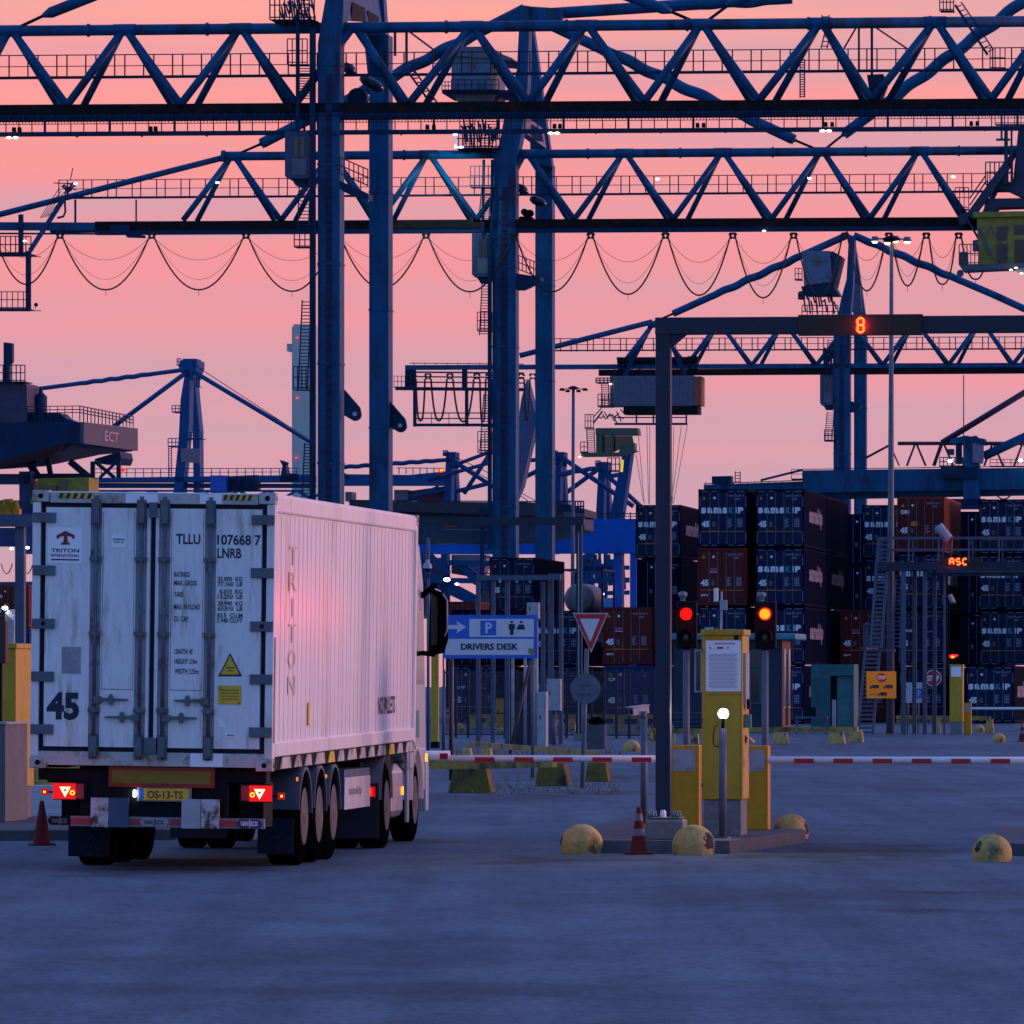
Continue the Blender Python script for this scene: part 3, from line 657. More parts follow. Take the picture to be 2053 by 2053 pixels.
def display(name,label,x0,y0,x1,y1,Y,st,dx0,dw,gap,t,tp=.2):
    o=U(x0,y1,Y); th=thing(name,label,'display',o)
    w_=(x1-x0)/F*Y; h=(y1-y0)/F*Y
    MB().obox(o,w_,.10,h).done('housing',mat('display_black',(.004,.003,.006),.35),th,bevel=.006)
    k=MB(); k2=MB()
    for i,c in enumerate(st):
        oo=PLN(x0,Y)(dx0+i*gap,y1-(y1-y0)*tp,.004); hh=h*(1-2*tp)
        segs(k,c,oo,dw/F*Y,hh,t,A,-.006); 
        segs(k2,c,oo,dw/F*Y,hh,t*2.5,A,-.002)  # wider red outline behind the segments paints the LED halo as emission
    dg=k2.done('digit_halo',glow_mat('led_red_halo',(1,.01,.008),1.6),th); k.done('led_core',glow_mat('led_hot_core',(1,.13,.02),4),dg)
    lg=bpy.data.lights.new('led_glow','POINT'); lg.energy=7.0*(Y/86)**.5; lg.color=(1,.03,.01); lg.shadow_soft_size=.05
    lo=bpy.data.objects.new('led_glow',lg); S.collection.objects.link(lo); lo.parent=th; lo.location=A*((dx0-x0+dw/2)/F*Y)-D*.22+Z*h*.5
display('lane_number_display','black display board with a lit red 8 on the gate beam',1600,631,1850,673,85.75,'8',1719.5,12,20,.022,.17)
# kiosk
def kiosk(px0,px1,ytop,ybase,Yk,label,poster=True,zk=KZ,dep=.85,hc=None):
    o=U(px0,ybase,Yk); o.z=zk; w_=(px1-px0)/F*Yk; H=CH-(ytop-HZ)/F*Yk-zk
    th=thing('ticket_kiosk',label,'kiosk',o)
    hb=hc or .43
    MB().obox(o+A*.02+D*.02,w_-.04,dep-.06,hb).done('plinth',CONC,th,bevel=.01)
    MB().obox(o+Z*hb,w_,dep,H-hb-.07).done('cabinet',YEL,th,bevel=.008)
    MB().obox(o+Z*(H-.07)-A*.012-D*.03,w_+.03,dep+.05,.07).done('roof',YEL,th,bevel=.01)
    return th,o,w_,H
k1,o,w_,H=kiosk(1407,1489,1262,1676,87.6,'yellow ticket kiosk with a white notice, on the island beside the gate post')
m=MB(); Yk=87.6
def kr(m,x0,y0,x1,y1,off=.003,th=.002):
    p=PLN(1407,Yk)(x0,y1,off); m.obox(p,(x1-x0)/F*Yk,th,(y1-y0)/F*Yk)
m.m=0; kr(m,1415,1284,1486,1386); m.m=1
for i in range(26):
    yy=1311+i*2.7; kr(m,1421+(i%5==0)*3,yy,1480-(i*7%5)*1.6,yy+.9,.006)
kr(m,1432,1289,1474,1291.5,.006); kr(m,1422,1297,1426,1301,.006); kr(m,1457,1298,1462,1300,.006); m.m=2; kr(m,1438,1297,1450,1299,.006); m.m=3; kr(m,1438,1299.3,1450,1301,.006)
m.done('notice',[STK,mat('pale_blue_print',(.22,.25,.42),.6,var=0),INK,RED],k1)
m=MB(); kr(m,1409,1272.3,1487,1273.2,.002,.001); kr(m,1409,1392,1487,1392.8,.002,.001); kr(m,1484.5,1274,1485.2,1596,.002,.001); m.done('door_seam',mat('seam_shadow_paint',(.16,.10,.02),.8,var=0),k1,split=False)
m=MB()
for yy in (1300,1440,1570): kr(m,1406,yy,1409,yy+8,.008,.01)
m.done('hinge',GREY,k1)
m=MB(); kr(m,1471.5,1269,1480,1282,.012,.012); m.done('lock_plate',DARK,k1,bevel=.003)
sx=o+A*w_
m=MB(); m.obox(sx+A*.002+D*.10+Z*1.55,.03,.45,.62); m.done('terminal_panel',LGREY,k1)
m=MB(); m.obox(sx+A*.033+D*.2+Z*1.50,.03,.2,.12); m.m=1; m.obox(sx+A*.01+D*.12+Z*1.28,.075,.14,.16); m.done('intercom',[DARK,mat('teal_glass',(.05,.18,.18),.3)],k1)
m=MB(); q=sx+D*.25+Z*1.20; m.slab([q,q+A*.10-Z*.08,q+A*.10-Z*.095,q-Z*.015],.3); m.done('tray',YELD,k1)
m=MB(); m.obox(sx+A*.0015+D*.03+Z*.45,.003,.75,.75); m.done('service_door',YELC,k1)
# barrier housings and booms
def housing(x0,x1,y0,yb,Yh,label,zk=KZ):
    o=U(x0,yb,Yh); o.z=zk; w_=(x1-x0)/F*Yh; H=CH-(y0-HZ)/F*Yh-zk; th=thing('barrier_housing',label,'barrier',o,'yellow barrier housings')
    MB().obox(o,w_,.34,H).done('cabinet',YELD,th,bevel=.01)
    p=o-D*.003+A*w_*.08+Z*(H*.70); m=MB(); m.obox(p,w_*.77,.002,H*.25); m.m=1; m.obox(p-D*.002+A*w_*.45+Z*.02,w_*.28,.001,.02); m.done('label_plate',[LGREY,mat('grey_print',(.25,.26,.3),.6,var=0)],th)
    m=MB(); m.obox(o+A*w_*.08-D*.0015+Z*.02,w_*.77,.001,H*.62); m.done('door',mat('deep_yellow_door',(.55,.33,.012),.5),th)
    return th
housing(1345,1402,1494,1664,90.6,'yellow barrier housing standing between gate post and kiosk')
housing(1494,1540,1495,1664,91.0,'yellow barrier housing standing behind the right side of the kiosk')
def boom(x0,x1,yc,Yb,label,hh=7.2,per=78.7,red=39,start=953,flip=False,rz=.0):
    a=GP(x0,yc,Yb); b_=GP(x1,yc,Yb); a.z=b_.z=CH-(yc-HZ)/F*Yb
    th=thing('barrier_boom',label,'barrier',b_ if not flip else a,'red and white barrier booms')
    h=2*hh/F*Yb; m=MB(); m.m=0; d=(b_-a).length; u=(b_-a)/d
    m.path([a,b_],h/2,12); L_=d/(x1-x0)
    x=start
    while x<x1-3:
        if x>x0-2:
            s_=a+u*((max(x,x0)-x0)*L_); m.m=1; m.obox(s_-D*(h/2+.004)-Z*(h*.46),min(red,x1-x)*L_,.008,h*.66,u)
        x+=per
    m.done('arm',[WHT,mat('reflective_red',(.50,.01,.02),.35,var=.1)],th)
boom(901,1346,1521,90.6,'red and white boom lowered across the lane beside the lorry cab',start=953)
m_=None
boom(1540,2230,1523,91.0,'red and white boom lowered to the right of the kiosk',start=1593,per=78.9)
boom(700,902,1514,96,'white boom tip with a red end reaching past the lorry cab',hh=9,start=883,red=16,per=400)
# traffic lights
LENSD=mat('unlit_lens',(.015,.015,.02),.2,0,.6,var=0)
def tlight(xc,ytop,ybot,wpx,Yt,label,core,yb=1664,cam_=True):
    o=U(xc,yb,Yt); o.z=KZ; th=thing('traffic_light',label,'traffic light',o,'red lane traffic lights'); s=Yt/F
    b_=U(xc,ybot,Yt)
    MB().tube(o,Vector((o.x,o.y,b_.z-.02)),.042,14).done('pole',GALV,th)
    m=MB(); w_=wpx*s; m.obox(b_-A*w_/2,w_,.14,(ybot-ytop)*s); m.slab([b_-A*w_*.2,b_+A*w_*.2,b_+A*.05-Z*.16,b_-A*.05-Z*.16],.05); hs=m.done('housing',DARK,th,bevel=.02)
    for k,yy in enumerate((1231,1277)):
        c=U(xc,yy,Yt)-D*.012; r=(13.0 if core else 12.5)*s
        m=MB(); m.lathe(c,[(r,0),(r*.9,-.02),(r*.4,-.035)],24,D,A)
        m.done('lens',glow_mat('lit_red_signal',(1,.006,.004),1.6) if k==0 else LENSD,th)
        if k==0 and core: MB().lathe(c-D*.036,[(r*.80,0),(r*.7,-.006)],20,D,A).done('lamp_core',glow_mat('lit_hot_signal_core',(1,.17,.008),3.2),th)
        m=MB(); n=18; vs=[]
        for i in range(n+1):
            t_=R(-28+236*i/n)
            for rr in (r*1.12,r*1.2):
                vs+=[c+A*math.cos(t_)*rr+Z*math.sin(t_)*rr,c+A*math.cos(t_)*rr+Z*math.sin(t_)*rr-D*.16]
        fs=[]
        for i in range(n): a_=i*4; fs+=[(a_,a_+1,a_+5,a_+4),(a_+2,a_+6,a_+7,a_+3),(a_+1,a_+3,a_+7,a_+5)]
        m.add(vs,fs,True); m.done('visor',DARK,hs)
    if cam_:
        t_=U(xc-8,ytop,Yt)+D*.05; MB().lathe(t_,[(.03,0),(.035,.05),(.055,.06),(.055,.10),(.03,.12)],14).done('dome_sensor',mat('hazy_plastic',(.16,.20,.23),.3),th)
    pl=bpy.data.lights.new('signal_glow','POINT'); pl.energy=1.2; pl.color=(1,.02,.01); pl.shadow_soft_size=.05
    if not core:
        sp=bpy.data.lights.new('red_reflection_spot','SPOT'); sp.energy=65; sp.color=(1,.03,.03); sp.spot_size=R(17); sp.spot_blend=1; sp.shadow_soft_size=.1  # added spot, stands in for the signal's red reflection on the container
        sq=bpy.data.objects.new('red_reflection_spot',sp); S.collection.objects.link(sq); sq.parent=th; c_=U(xc,1231,Yt)-D*.3; sq.location=c_-o; sq.rotation_euler=(Vector((-2.4,79.6,2.45))-c_).to_track_quat('-Z','Y').to_euler()
    po=bpy.data.objects.new('signal_glow',pl); S.collection.objects.link(po); po.parent=th; po.location=U(xc,1231,Yt)-D*.10-o
tlight(1376,1205,1300,41,92.2,'traffic light with a plain red lamp between gate post and kiosk',False)
tlight(1534,1206,1301,43,92.2,'traffic light glowing orange-red above the right of the kiosk',True)
# camera post
o=onground(1291,1652,KZ); cp=thing('camera_post','grey post with a white bullet camera, left of the gate post','camera post',o); cY=o.y
t_=U(1291,1440,cY); MB().tube(o,Vector((o.x,o.y,t_.z)),.045,14).done('pole',GALV,cp)
m=MB(); a=U(1266,1427,cY)-D*.06; b_=U(1295,1422,cY)+D*.10; m.bar(a,b_,.10,.10); m.m=1; m.tube(a-(b_-a).normalized()*.004,a,.038,14); m.m=0; m.bar(a+Z*.056-A*.03-D*.03,b_+Z*.056,.135,.012); m.done('camera',[LGREY,GLS],cp,bevel=.008)
m=MB(); m.tube(t_-Z*.02,t_+Z*.09,.035,10); m.done('bracket',STEELR,cp)
pts=[U(x,y,cY)+D*.02 for x,y in ((1297,1450),(1306,1456),(1312,1470),(1313,1484),(1308,1487),(1298,1478))]; m=MB(); m.path(pts,.008,6); m.done('cable',CABLE,cp)
# lamp post in front of kiosk
o=onground(1449,1680,KZ); lpst=thing('lamp_post','short grey post with a blazing white lamp, in front of the kiosk','lamp post',o); t_=U(1449,1460,o.y)
MB().tube(o,Vector((o.x,o.y,t_.z)),.046,16).done('pole',GALV,lpst)
m=MB(); m.lathe(o,[(.10,0),(.10,.015)],16); m.done('foot_plate',STEELR,lpst)
m=MB(); m.path([U(x,y,o.y)+D*.01 for x,y in ((1441,1452),(1434,1456),(1430,1470),(1430,1490),(1434,1496),(1442,1497))],.008,6); m.done('cable',CABLE,lpst)
lc=U(1450,1431,o.y); m=MB(); m.tube(t_,lc-Z*.05,.02,10); m.lathe(lc+D*.06,[(.03,0),(.050,-.02),(.050,-.035)],20,D,A); m.done('lamp_housing',DARK,lpst)
MB().lathe(lc+D*.02,[(.062,0),(.057,-.02),(.03,-.034)],20,D,A).done('lamp',glow_mat('blazing_white_lamp',(1,.96,1),22),lpst)
pl=bpy.data.lights.new('lamp_glow','SPOT'); pl.energy=55; pl.spot_size=R(170); pl.spot_blend=.2; pl.color=(1,.95,.80); pl.shadow_soft_size=.05
po=bpy.data.objects.new('lamp_glow',pl); S.collection.objects.link(po); po.parent=lpst; po.location=lc-o-D*.06; po.rotation_euler=(-D).to_track_quat('-Z','Y').to_euler()
# domes
def dome(px0,px1,yb,label,z=0,rot=0,first=[None]):
    o=onground((px0+px1)/2,yb-3,z); r=(px1-px0)/2/F*o.y
    m=MB(); prof=[(r*.94,0),(r*.99,r*.25),(r,r*.42)]+[(r*math.cos(R(a)),r*.42+r*.95*math.sin(R(a))) for a in (12,24,36,48,60,72,82,88)]
    m.lathe((0,0,0),prof,40); ob=m.done('bollard',YELD if False else YELC,None)
    ob.location=o; ob.rotation_euler=(0,0,rot)
    tag(ob,label,'bollard','yellow concrete dome bollards'); return ob
dome(1123,1209,1714,'yellow concrete dome at the left tip of the gate island',0,.3)
d2=dome(1347,1434,1716,'yellow concrete dome with a black scuffed side, right of the cone at the gate',0,1.1)
dome(1550,1622,1684,'yellow concrete dome behind the right end of the gate island',.03,2.2)
dome(1949,2029,1730,'yellow concrete dome with peeling paint near the right picture edge',0,3.4)
SC=mat('black_scuff',(.02,.02,.024),.8,dirt=(.25,.19,.06),dscale=10)
def scuff(par,px,py,wd,h,r):
    # irregular dark rubbed area hugging the dome
    c=par.location; m=MB(); n=9; k=7; vs=[]; rnd=random.Random(int(px))
    for i in range(k+1):
        for j in range(n+1):
            az=R(px)+R(wd)*(j/n-.5)*(1+.25*math.sin(i*1.7)); e=R(py)+R(h)*(i/k-.5)*(1-.25*abs(j/n-.5)*2)
            rr=r*1.004; vs.append(c+Vector((rr*math.cos(e)*math.cos(az),rr*math.cos(e)*math.sin(az),r*.42+rr*.95*math.sin(e))))
    fs=[(i*(n+1)+j,i*(n+1)+j+1,(i+1)*(n+1)+j+1,(i+1)*(n+1)+j) for i in range(k) for j in range(n) if not (i in (0,k-1) and j in (0,n-1)) and rnd.random()>.06]
    m.add(vs,fs,True); m.done('scuff_mark',SC,par)
for ob in bpy.data.objects:
    if ob.name.startswith('bollard') and ob.parent is None:
        r=max(v.co.x for v in ob.data.vertices)
        px={0:None}
        i=ob.name
        if i=='bollard': scuff(ob,190,12,22,30,r)
        elif i=='bollard.001': scuff(ob,322,14,42,56,r)
        elif i=='bollard.002': scuff(ob,335,10,30,52,r)
        elif i=='bollard.003': scuff(ob,215,22,26,40,r)
# cones
def cone(px,yb,hgt,label,tex=(0,1,0)):
    o=onground(px,yb-4); th=thing('traffic_cone',label,'cone',o,'traffic cones',rz=.3)
    m=MB(); b2=hgt*.26; m.box(-b2,b2,-b2,b2,0,.03); m.done('base',ORG,th,local=True,bevel=.01)
    m=MB(); n=24; r0=hgt*.195; r1=hgt*.045; bands=[(0,.36,0),(.36,.52,1),(.52,.70,0),(.70,.86,1),(.86,1.0,0)]
    for a,b_,mi in bands:
        m.m=mi if tex[1] else 0; ra=r0+(r1-r0)*a; rb=r0+(r1-r0)*b_; m.lathe((0,0,.03),[(ra,a*(hgt-.03)),(rb,b_*(hgt-.03))],n)
    m.done('cone_body',[ORG,mat('dirty_white_band',(.15,.15,.19),.5,dirt=(.2,.18,.2),dscale=9)],th,local=True)
cone(1281,1717,.54,'dark orange cone with greyed bands at the front of the gate island')
cone(84,1699,.54,'dirty orange cone standing beside the left kerb and the trailer',(0,0,0))
cone(2050,1491,.70,'orange and white cone at the far right picture edge')
# ---------------- container stacks ----------------
NAVY=mat('navy_container_paint',(.0012,.0045,.024),.8,0,.05,dirt=(.003,.005,.016),dscale=.6,nscale=1)
NAVYS=mat('navy_door_paint',(.003,.012,.062),.55,0,.2,dirt=(.006,.012,.038),dscale=1.2,nscale=2)
BRN=mat('brown_container_paint',(.110,.012,.013),.6,0,.2,dirt=(.028,.011,.012),dscale=.8,nscale=1)
REDC=mat('rust_red_container_paint',(.20,.026,.014),.6,0,.2,dirt=(.08,.02,.014),dscale=.7,nscale=1)
BLUC=mat('blue_container_paint',(.004,.022,.11),.55,0,.2,dirt=(.006,.016,.05),dscale=.8,nscale=1)
GRNC=mat('dark_green_container_paint',(.012,.06,.06),.6)
TEAL=mat('teal_paint',(.012,.12,.135),.5,dirt=(.012,.07,.08),dscale=1)
ROD=mat('door_rod_steel',(.10,.13,.17),.5,.3)
CW=2.44; CHH=2.88; CL_=13.7
def container_proto(kind):
    body,door={'samskip':(NAVY,NAVYS),'unit':(NAVY,NAVYS),'plain':(NAVY,NAVY),'tal':(BRN,BRN),'red':(REDC,BRN),'blue':(BLUC,BLUC),'far':(BRN,BRN),'green':(GRNC,GRNC)}[kind]
    th=thing('shipping_container','x','container',(0,-500,0),'stacked containers in the yard',rz=-GA)
    m=MB(); m.box(.03,CW-.035,.08,CL_-.02,.10,CHH-.03)
    for x0,x1 in ((0,.09),(CW-.09,CW)):
        m.box(x0,x1,0,.18,.03,CHH); m.box(x0,x1,CL_-.15,CL_,.03,CHH)
        m.box(x0,x1,.18,CL_-.15,.03,.15); m.box(x0,x1,.18,CL_-.15,CHH-.10,CHH-.005)
    m.box(.09,CW-.09,.0,.10,.04,.16); m.box(.09,CW-.09,.0,.10,CHH-.14,CHH-.006)
    y=.4
    while y<CL_-.4:
        m.slab([(CW-.036,y,.15),(CW-.036,y+.22,.15),(CW-.036,y+.22,CHH-.1),(CW-.036,y,CHH-.1)],.026,XX); y+=.42
    m.done('body',body,th,local=True,split=False)
    for x0,x1,rods in ((.10,CW/2-.012,(.58,1.0)),(CW/2+.012,CW-.10,(1.42,1.84))):
        d=MB(); d.box(x0,x1,.045,.078,.18,CHH-.16)
        for k in range(5):                       # horizontal swages
            d.box(x0+.03,x1-.03,.036,.045,.32+k*.50,.55+k*.50)
        dd=d.done('door',door,th,local=True)
        k=MB()
        for r in rods:
            k.box(r-.014,r+.014,.008,.030,.08,CHH-.06)
            for zz in (.22,.95,1.7,2.6): k.box(r-.035,r+.035,.004,.036,zz-.02,zz+.02)
        k.done('locking_rod',ROD,dd,local=True)
    fr=MB()
    if kind in('samskip','unit'):
        for x0,x1 in ((.14,.50),(.66,.93),(1.50,1.76),(1.92,2.30)):
            fr.box(x0,x1,-.002,0,CHH-.12,CHH-.10); fr.box(x0,x1,-.002,0,.10,.118)
        for x in (.085,CW-.095): fr.box(x,x+.018,-.002,.0,.20,.75); fr.box(x,x+.018,-.002,.0,2.0,2.5)
        fr.done('frame_marking',mat('dim_white_marking',(.30,.36,.46),.6,var=.3),th,local=True,split=False)
    t=MB(); yy=.0320; BOLD[0]=.05
    def tx(st,x0,z0,x1,z1): t.text(st,(x0,yy,z0),x1-x0,z1-z0,XX,Z)
    if kind!='far' and kind!='green':
        t.m=0
        if kind!='plain':
            tx('45',.16,1.00,.55,1.31)
            if kind in('samskip','unit'): t.add([(.20+a,yy-.001,2.36+b_) for a,b_ in ((0,0),(.17,0),(.085,.16))],[(0,1,2)]); t.mi[-1]=2
            else: t.add([(.20+a,yy-.001,2.36+b_) for a,b_ in ((0,0),(.20,0),(.10,.19))],[(0,1,2)]); t.mi[-1]=2
        t.m=3
        tx('SAM 702 451 7',1.50,2.50,2.26,2.59); tx('LSNB',1.80,2.34,2.05,2.43)
        for i in range(6): t.box(1.45,1.45+(.22,.16,.2,.13,.25,.18)[i],yy-.001,yy,1.38-i*.075,1.42-i*.075); t.box(1.92,2.18,yy-.001,yy,1.38-i*.075,1.42-i*.075)
        t.m=4; t.box(.68,.85,yy-.001,yy,1.02,1.26)
        t.m=0; t.lathe((.80,yy,2.44),[(.065,0),(.065,-.003)],10,YY,XX,False)
        if kind!='plain':
            t.m=2; t.box(.14,CW-.16,.004,.006,.775,.80); t.box(.5,.9,.003,.005,.77,.815)
        t.m=0
        if kind=='samskip':
            x=.13
            for ch,wd,hh in (('s',.25,.29),('a',.25,.29),('m',.37,.29),('s',.25,.29),('K',.25,.30),('I',.075,.30),('P',.27,.30)):
                t.m=1 if ch=='K' else 0; tx(ch,x,1.68,x+wd,1.68+hh); x+=wd+.065
            t.m=6
            t.text('samskip',(CW-.008,3.0,1.05),8.2,1.05,YY,Z)
        elif kind=='unit': tx('UNIT',.34,1.72,.78,1.86); t.m=2; tx('45',.82,1.72,1.0,1.86); t.m=3; t.box(1.5,1.8,yy-.001,yy,1.72,1.78)
        elif kind=='tal':
            t.m=5; t.box(.62,.98,.026,.028,1.72,1.88); t.m=0; tx('TAL',.66,1.74,.94,1.84); t.box(.60,1.0,.0255,.028,1.66,1.685); tx('EMPTY',.18,.50,.55,.58)
        elif kind=='red': tx('DRI',.20,2.00,.62,2.20); t.m=2; t.box(.72,1.05,.026,.028,1.38,1.62)
        elif kind=='blue': tx('CAI',.20,2.1,.62,2.28)
        t.done('lettering',[INKW,INKT,INKO,mat('dim_grey_ink',(.20,.23,.30),.6,var=.3),mat('stained_patch',(.12,.09,.09),.7),mat('purple_ink',(.38,.03,.12),.5),mat('faded_side_ink',(.16,.18,.22),.6,var=.4,nscale=2)],th,local=True,split=False)
    BOLD[0]=.022
    return th
PRO={}; 
def put(kind,o,label):
    if kind not in PRO:
        PRO[kind]=container_proto(kind); th=PRO[kind]; th.location=o; th['label']=label
    else: th=tree_copy(PRO[kind],o,label)
    return th
CLR={'samskip':'navy','unit':'navy','plain':'dark navy','tal':'brown','red':'rust red','blue':'mid blue','far':'dull red','green':'dark green'}
TIER={1:['only container'],2:['bottom','top'],3:['bottom','middle','top'],4:['bottom','second','third','top']}
def stack(px,Y,kinds,where,back=0):
    base=U(px,1400,Y); base.z=.02; base=base+D*back; n=len(kinds)
    for i,k in enumerate(kinds):
        if k is None: continue
        j=random.uniform(-.05,.05)
        tn={0:'lowest',n-1:'topmost'}.get(i,'second-lowest' if i==1 else 'second-highest')
        if n==1: tn='single'
        if n==3 and i==1: tn='middle'
        put(k,base+Z*(i*2.905)+A*j,f'{CLR[k]} container, {tn} {"in" if n==1 else "of"} {where}')
stack(1276,397,['plain','plain','plain','samskip'],'the stack right behind the gate post')
stack(1400,365,['plain','unit','tal','samskip'],'the stack above the yellow kiosk')
stack(1516,365,['samskip']*4,'the stack above the glowing right traffic light')
stack(1516,365,['plain','plain','samskip','plain'],'the second row behind the traffic light stack',14.1)
stack(1683,380,['tal','tal'],'the low stack left of the stair tower')
stack(1730,397,['plain','samskip','samskip','samskip'],'the stack behind the tall lamp pole')
stack(1800,380,['unit','unit','samskip','red'],'the stack behind the stair tower platform')
stack(1962,385,['plain','samskip','samskip','samskip'],'the stack at the right picture edge')
stack(1922,412,['plain','plain','plain','plain'],'the dark stack squeezed between the two right stacks')
stack(1690,418,['plain']*4,'the row far behind the glowing traffic light stacks')
stack(1838,415,['plain']*4,'the row far behind the rust red container')
stack(1935,370,['samskip'],'front of the right edge stack, by the white boom')
stack(981,393,['plain','unit','unit'],'the stack above the drivers desk sign')
stack(903,380,['unit','plain'],'the low stack under the left of the drivers desk sign')
stack(1072,384,['samskip','samskip'],'the low stack left of the give way sign')
stack(1210,367,['blue','tal'],'the low stack between give way sign and gate post')
stack(1122,411,['plain','plain'],'the pair that carries the grey tank')
stack(-12,500,['plain','blue','red'],'the far stack at the left edge beside the white container')
stack(893,600,['plain','far','far'],'the far stack above the lorry mirror')
stack(932,610,['plain','green'],'the far stack right of the lorry mirror')
# tank container
tb=U(1122,1400,411)+A*.2; tb.z=5.84; tk2=thing('tank_container','grey cylindrical tank on top of two dark containers','tank',tb)
m=MB(); c=tb+A*.85+Z*.90; m.lathe(c+D*.5,[(.2,-.22),(.65,-.16),(.82,-.05),(.86,.1),(.86,5.0),(.8,5.2)],28,D,A); m.done('vessel',mat('tank_grey',(.22,.21,.22),.5,.2,dirt=(.14,.12,.12),dscale=1),tk2)
m=MB()
for a in (0,2.2):
    for d in (0,5.9): m.bar(tb+A*a+D*d,tb+A*a+D*d+Z*2.5,.12)
    m.bar(tb+A*a,tb+A*a+D*5.9,.12)
    m.bar(tb+A*a+Z*2.5,tb+A*a+D*5.9+Z*2.5,.1)
m.bar(tb,tb+A*2.2,.12); m.bar(tb+Z*2.5,tb+A*2.2+Z*2.5,.12); m.done('frame',GREYD,tk2)

# ---------------- middle ground ----------------
def post_thing(name,label,cat,x0,x1,ytop,yb,mt,grp=None):
    Y=GY(yb); o=U((x0+x1)/2,yb,Y); o.z=0; th=thing(name,label,cat,o,grp); return th,Y,o
# small steel portal over the scan lane
Y=240; o=U(958,1492,Y); o.z=0
pf=thing('scan_portal','grey steel portal of thin posts behind the drivers desk sign','gate',o)
m=MB(); m.fb(955,1153,1124,1163,Y,.3); m.done('beam',GREY,pf)
m=MB(); m.fb(1098,1150,1128,1160,Y+1,.3); m.done('beam',GREY,pf)
for x0,x1,yt,yb in ((954,962,1153,1492),(984,992,1158,1492),(1012,1021,1158,1492),(1084,1092,1166,1492),(1098,1109,1158,1492),(1120,1128,1154,1492)):
    m=MB(); p=U(x0,yb,Y+.4 if x0>1080 else Y+.05); p.z=0; m.obox(p,(x1-x0)/F*Y,.16,CH-(yt-HZ)/F*Y); m.done('post',GREY,pf)
m=MB()
for x in (1000,1034,1060): m.fb(x,1160,x+4,1168,Y-.1,.1)
m.done('scanner',LGREY,pf)
# large dark portal
Y=255; o=U(1160,1483,Y); o.z=0; pf=thing('lane_gate','tall slate portal behind the lorry with its post by the give way sign','gate',o)
m=MB(); p=U(700,1053,Y+1.5); m.slab([U(700,1053,Y+2.2),U(1170,1053,Y-.2),U(1170,1037,Y-.2),U(700,1037,Y+2.2)],.35); m.done('beam',GREYD,pf)
m=MB(); p=U(1155,1483,Y); p.z=0; m.obox(p,11/F*Y,.3,CH-(1053-HZ)/F*Y); m.m=1; m.obox(p-D*.02+A*.07,.04,.02,7.2); m.done('post',[GREYD,LGREY],pf)
m=MB(); p=U(1150,1486,Y-.3); p.z=0; m.obox(p,.5,.6,.25); m.done('footing',CONC,pf)
# left lane portal
Y=125; o=U(39,1500,Y); o.z=0; pf=thing('lane_gate','grey lane gate at the left picture edge beside the white container','gate',o)
m=MB(); p=U(-60,1056,Y); m.obox(p,130/F*Y,.22,25/F*Y); m.done('beam',GREY,pf)
m=MB(); p=U(30,1500,Y); p.z=0; m.obox(p,18/F*Y,.2,CH-(1056-HZ)/F*Y); m.done('post',GREY,pf)
# left kiosk, cabinet, blocks
kiosk(-36,33,1290,1610,99.5,'yellow ticket kiosk behind the grey cabinet at the left edge',zk=.13,dep=1.3)
o=U(-60,1649,97.4); o.z=.13; cb=thing('control_cabinet','blue-grey equipment cabinet on the left kerb, front of the yellow kiosk','cabinet',o)
H=CH-(1452-HZ)/F*97.4-.13; MB().obox(o,72/F*97.4,1.55,H).done('cabinet',mat('taupe_cabinet_paint',(.11,.12,.135),.55,dirt=(.11,.10,.10)),cb,bevel=.01)
MB().obox(o-A*.02-D*.02+Z*H,72/F*97.4+.04,1.6,.03).done('top_cover',LGREY,cb)
o=U(-14,1330,98.5); th=thing('intercom_box','dark brown box on a stalk at the left picture edge','intercom',o); MB().obox(o,26/F*98.5,.2,85/F*98.5).done('box',mat('dark_brown_case',(.06,.02,.02),.5),th,bevel=.01); MB().bar(o+A*.08+D*.1,Vector((o.x+.08,o.y+.1,.13)),.05).done('stalk',DARK,th)
Y=105.6; o=onground(52,1645); th=tag(MB().obox((0,0,0),2.6,.5,.5).done('barrier_block',mat('white_ribbed_plastic',(.50,.51,.53),.5,stretch=(.2,.2,12),nscale=6,var=.3)),'pale ribbed block under the left tail light of the trailer','barrier'); th.location=o
o=onground(59,1594); th=tag(MB().obox((0,0,0),1.6,.6,.52).done('barrier_block',YELC),'yellow concrete block behind the left rear corner of the container','barrier'); th.location=o
# pale posts / lamps left edge
o=U(19,1500,150); o.z=0; th=thing('camera_post','white post with lit lamp and white camera at the left edge','camera post',o)
m=MB(); p=U(10,1500,150); p.z=0; m.obox(p,18/F*150,.15,CH-(1222-HZ)/F*150); m.done('pole',LGREY,th)
m=MB(); m.bar(U(14,1226,149.8),U(29,1240,149.8),.09); m.done('camera',WHT,th); emit_dot(th,U(10,1219,149.7),.06,LWH)
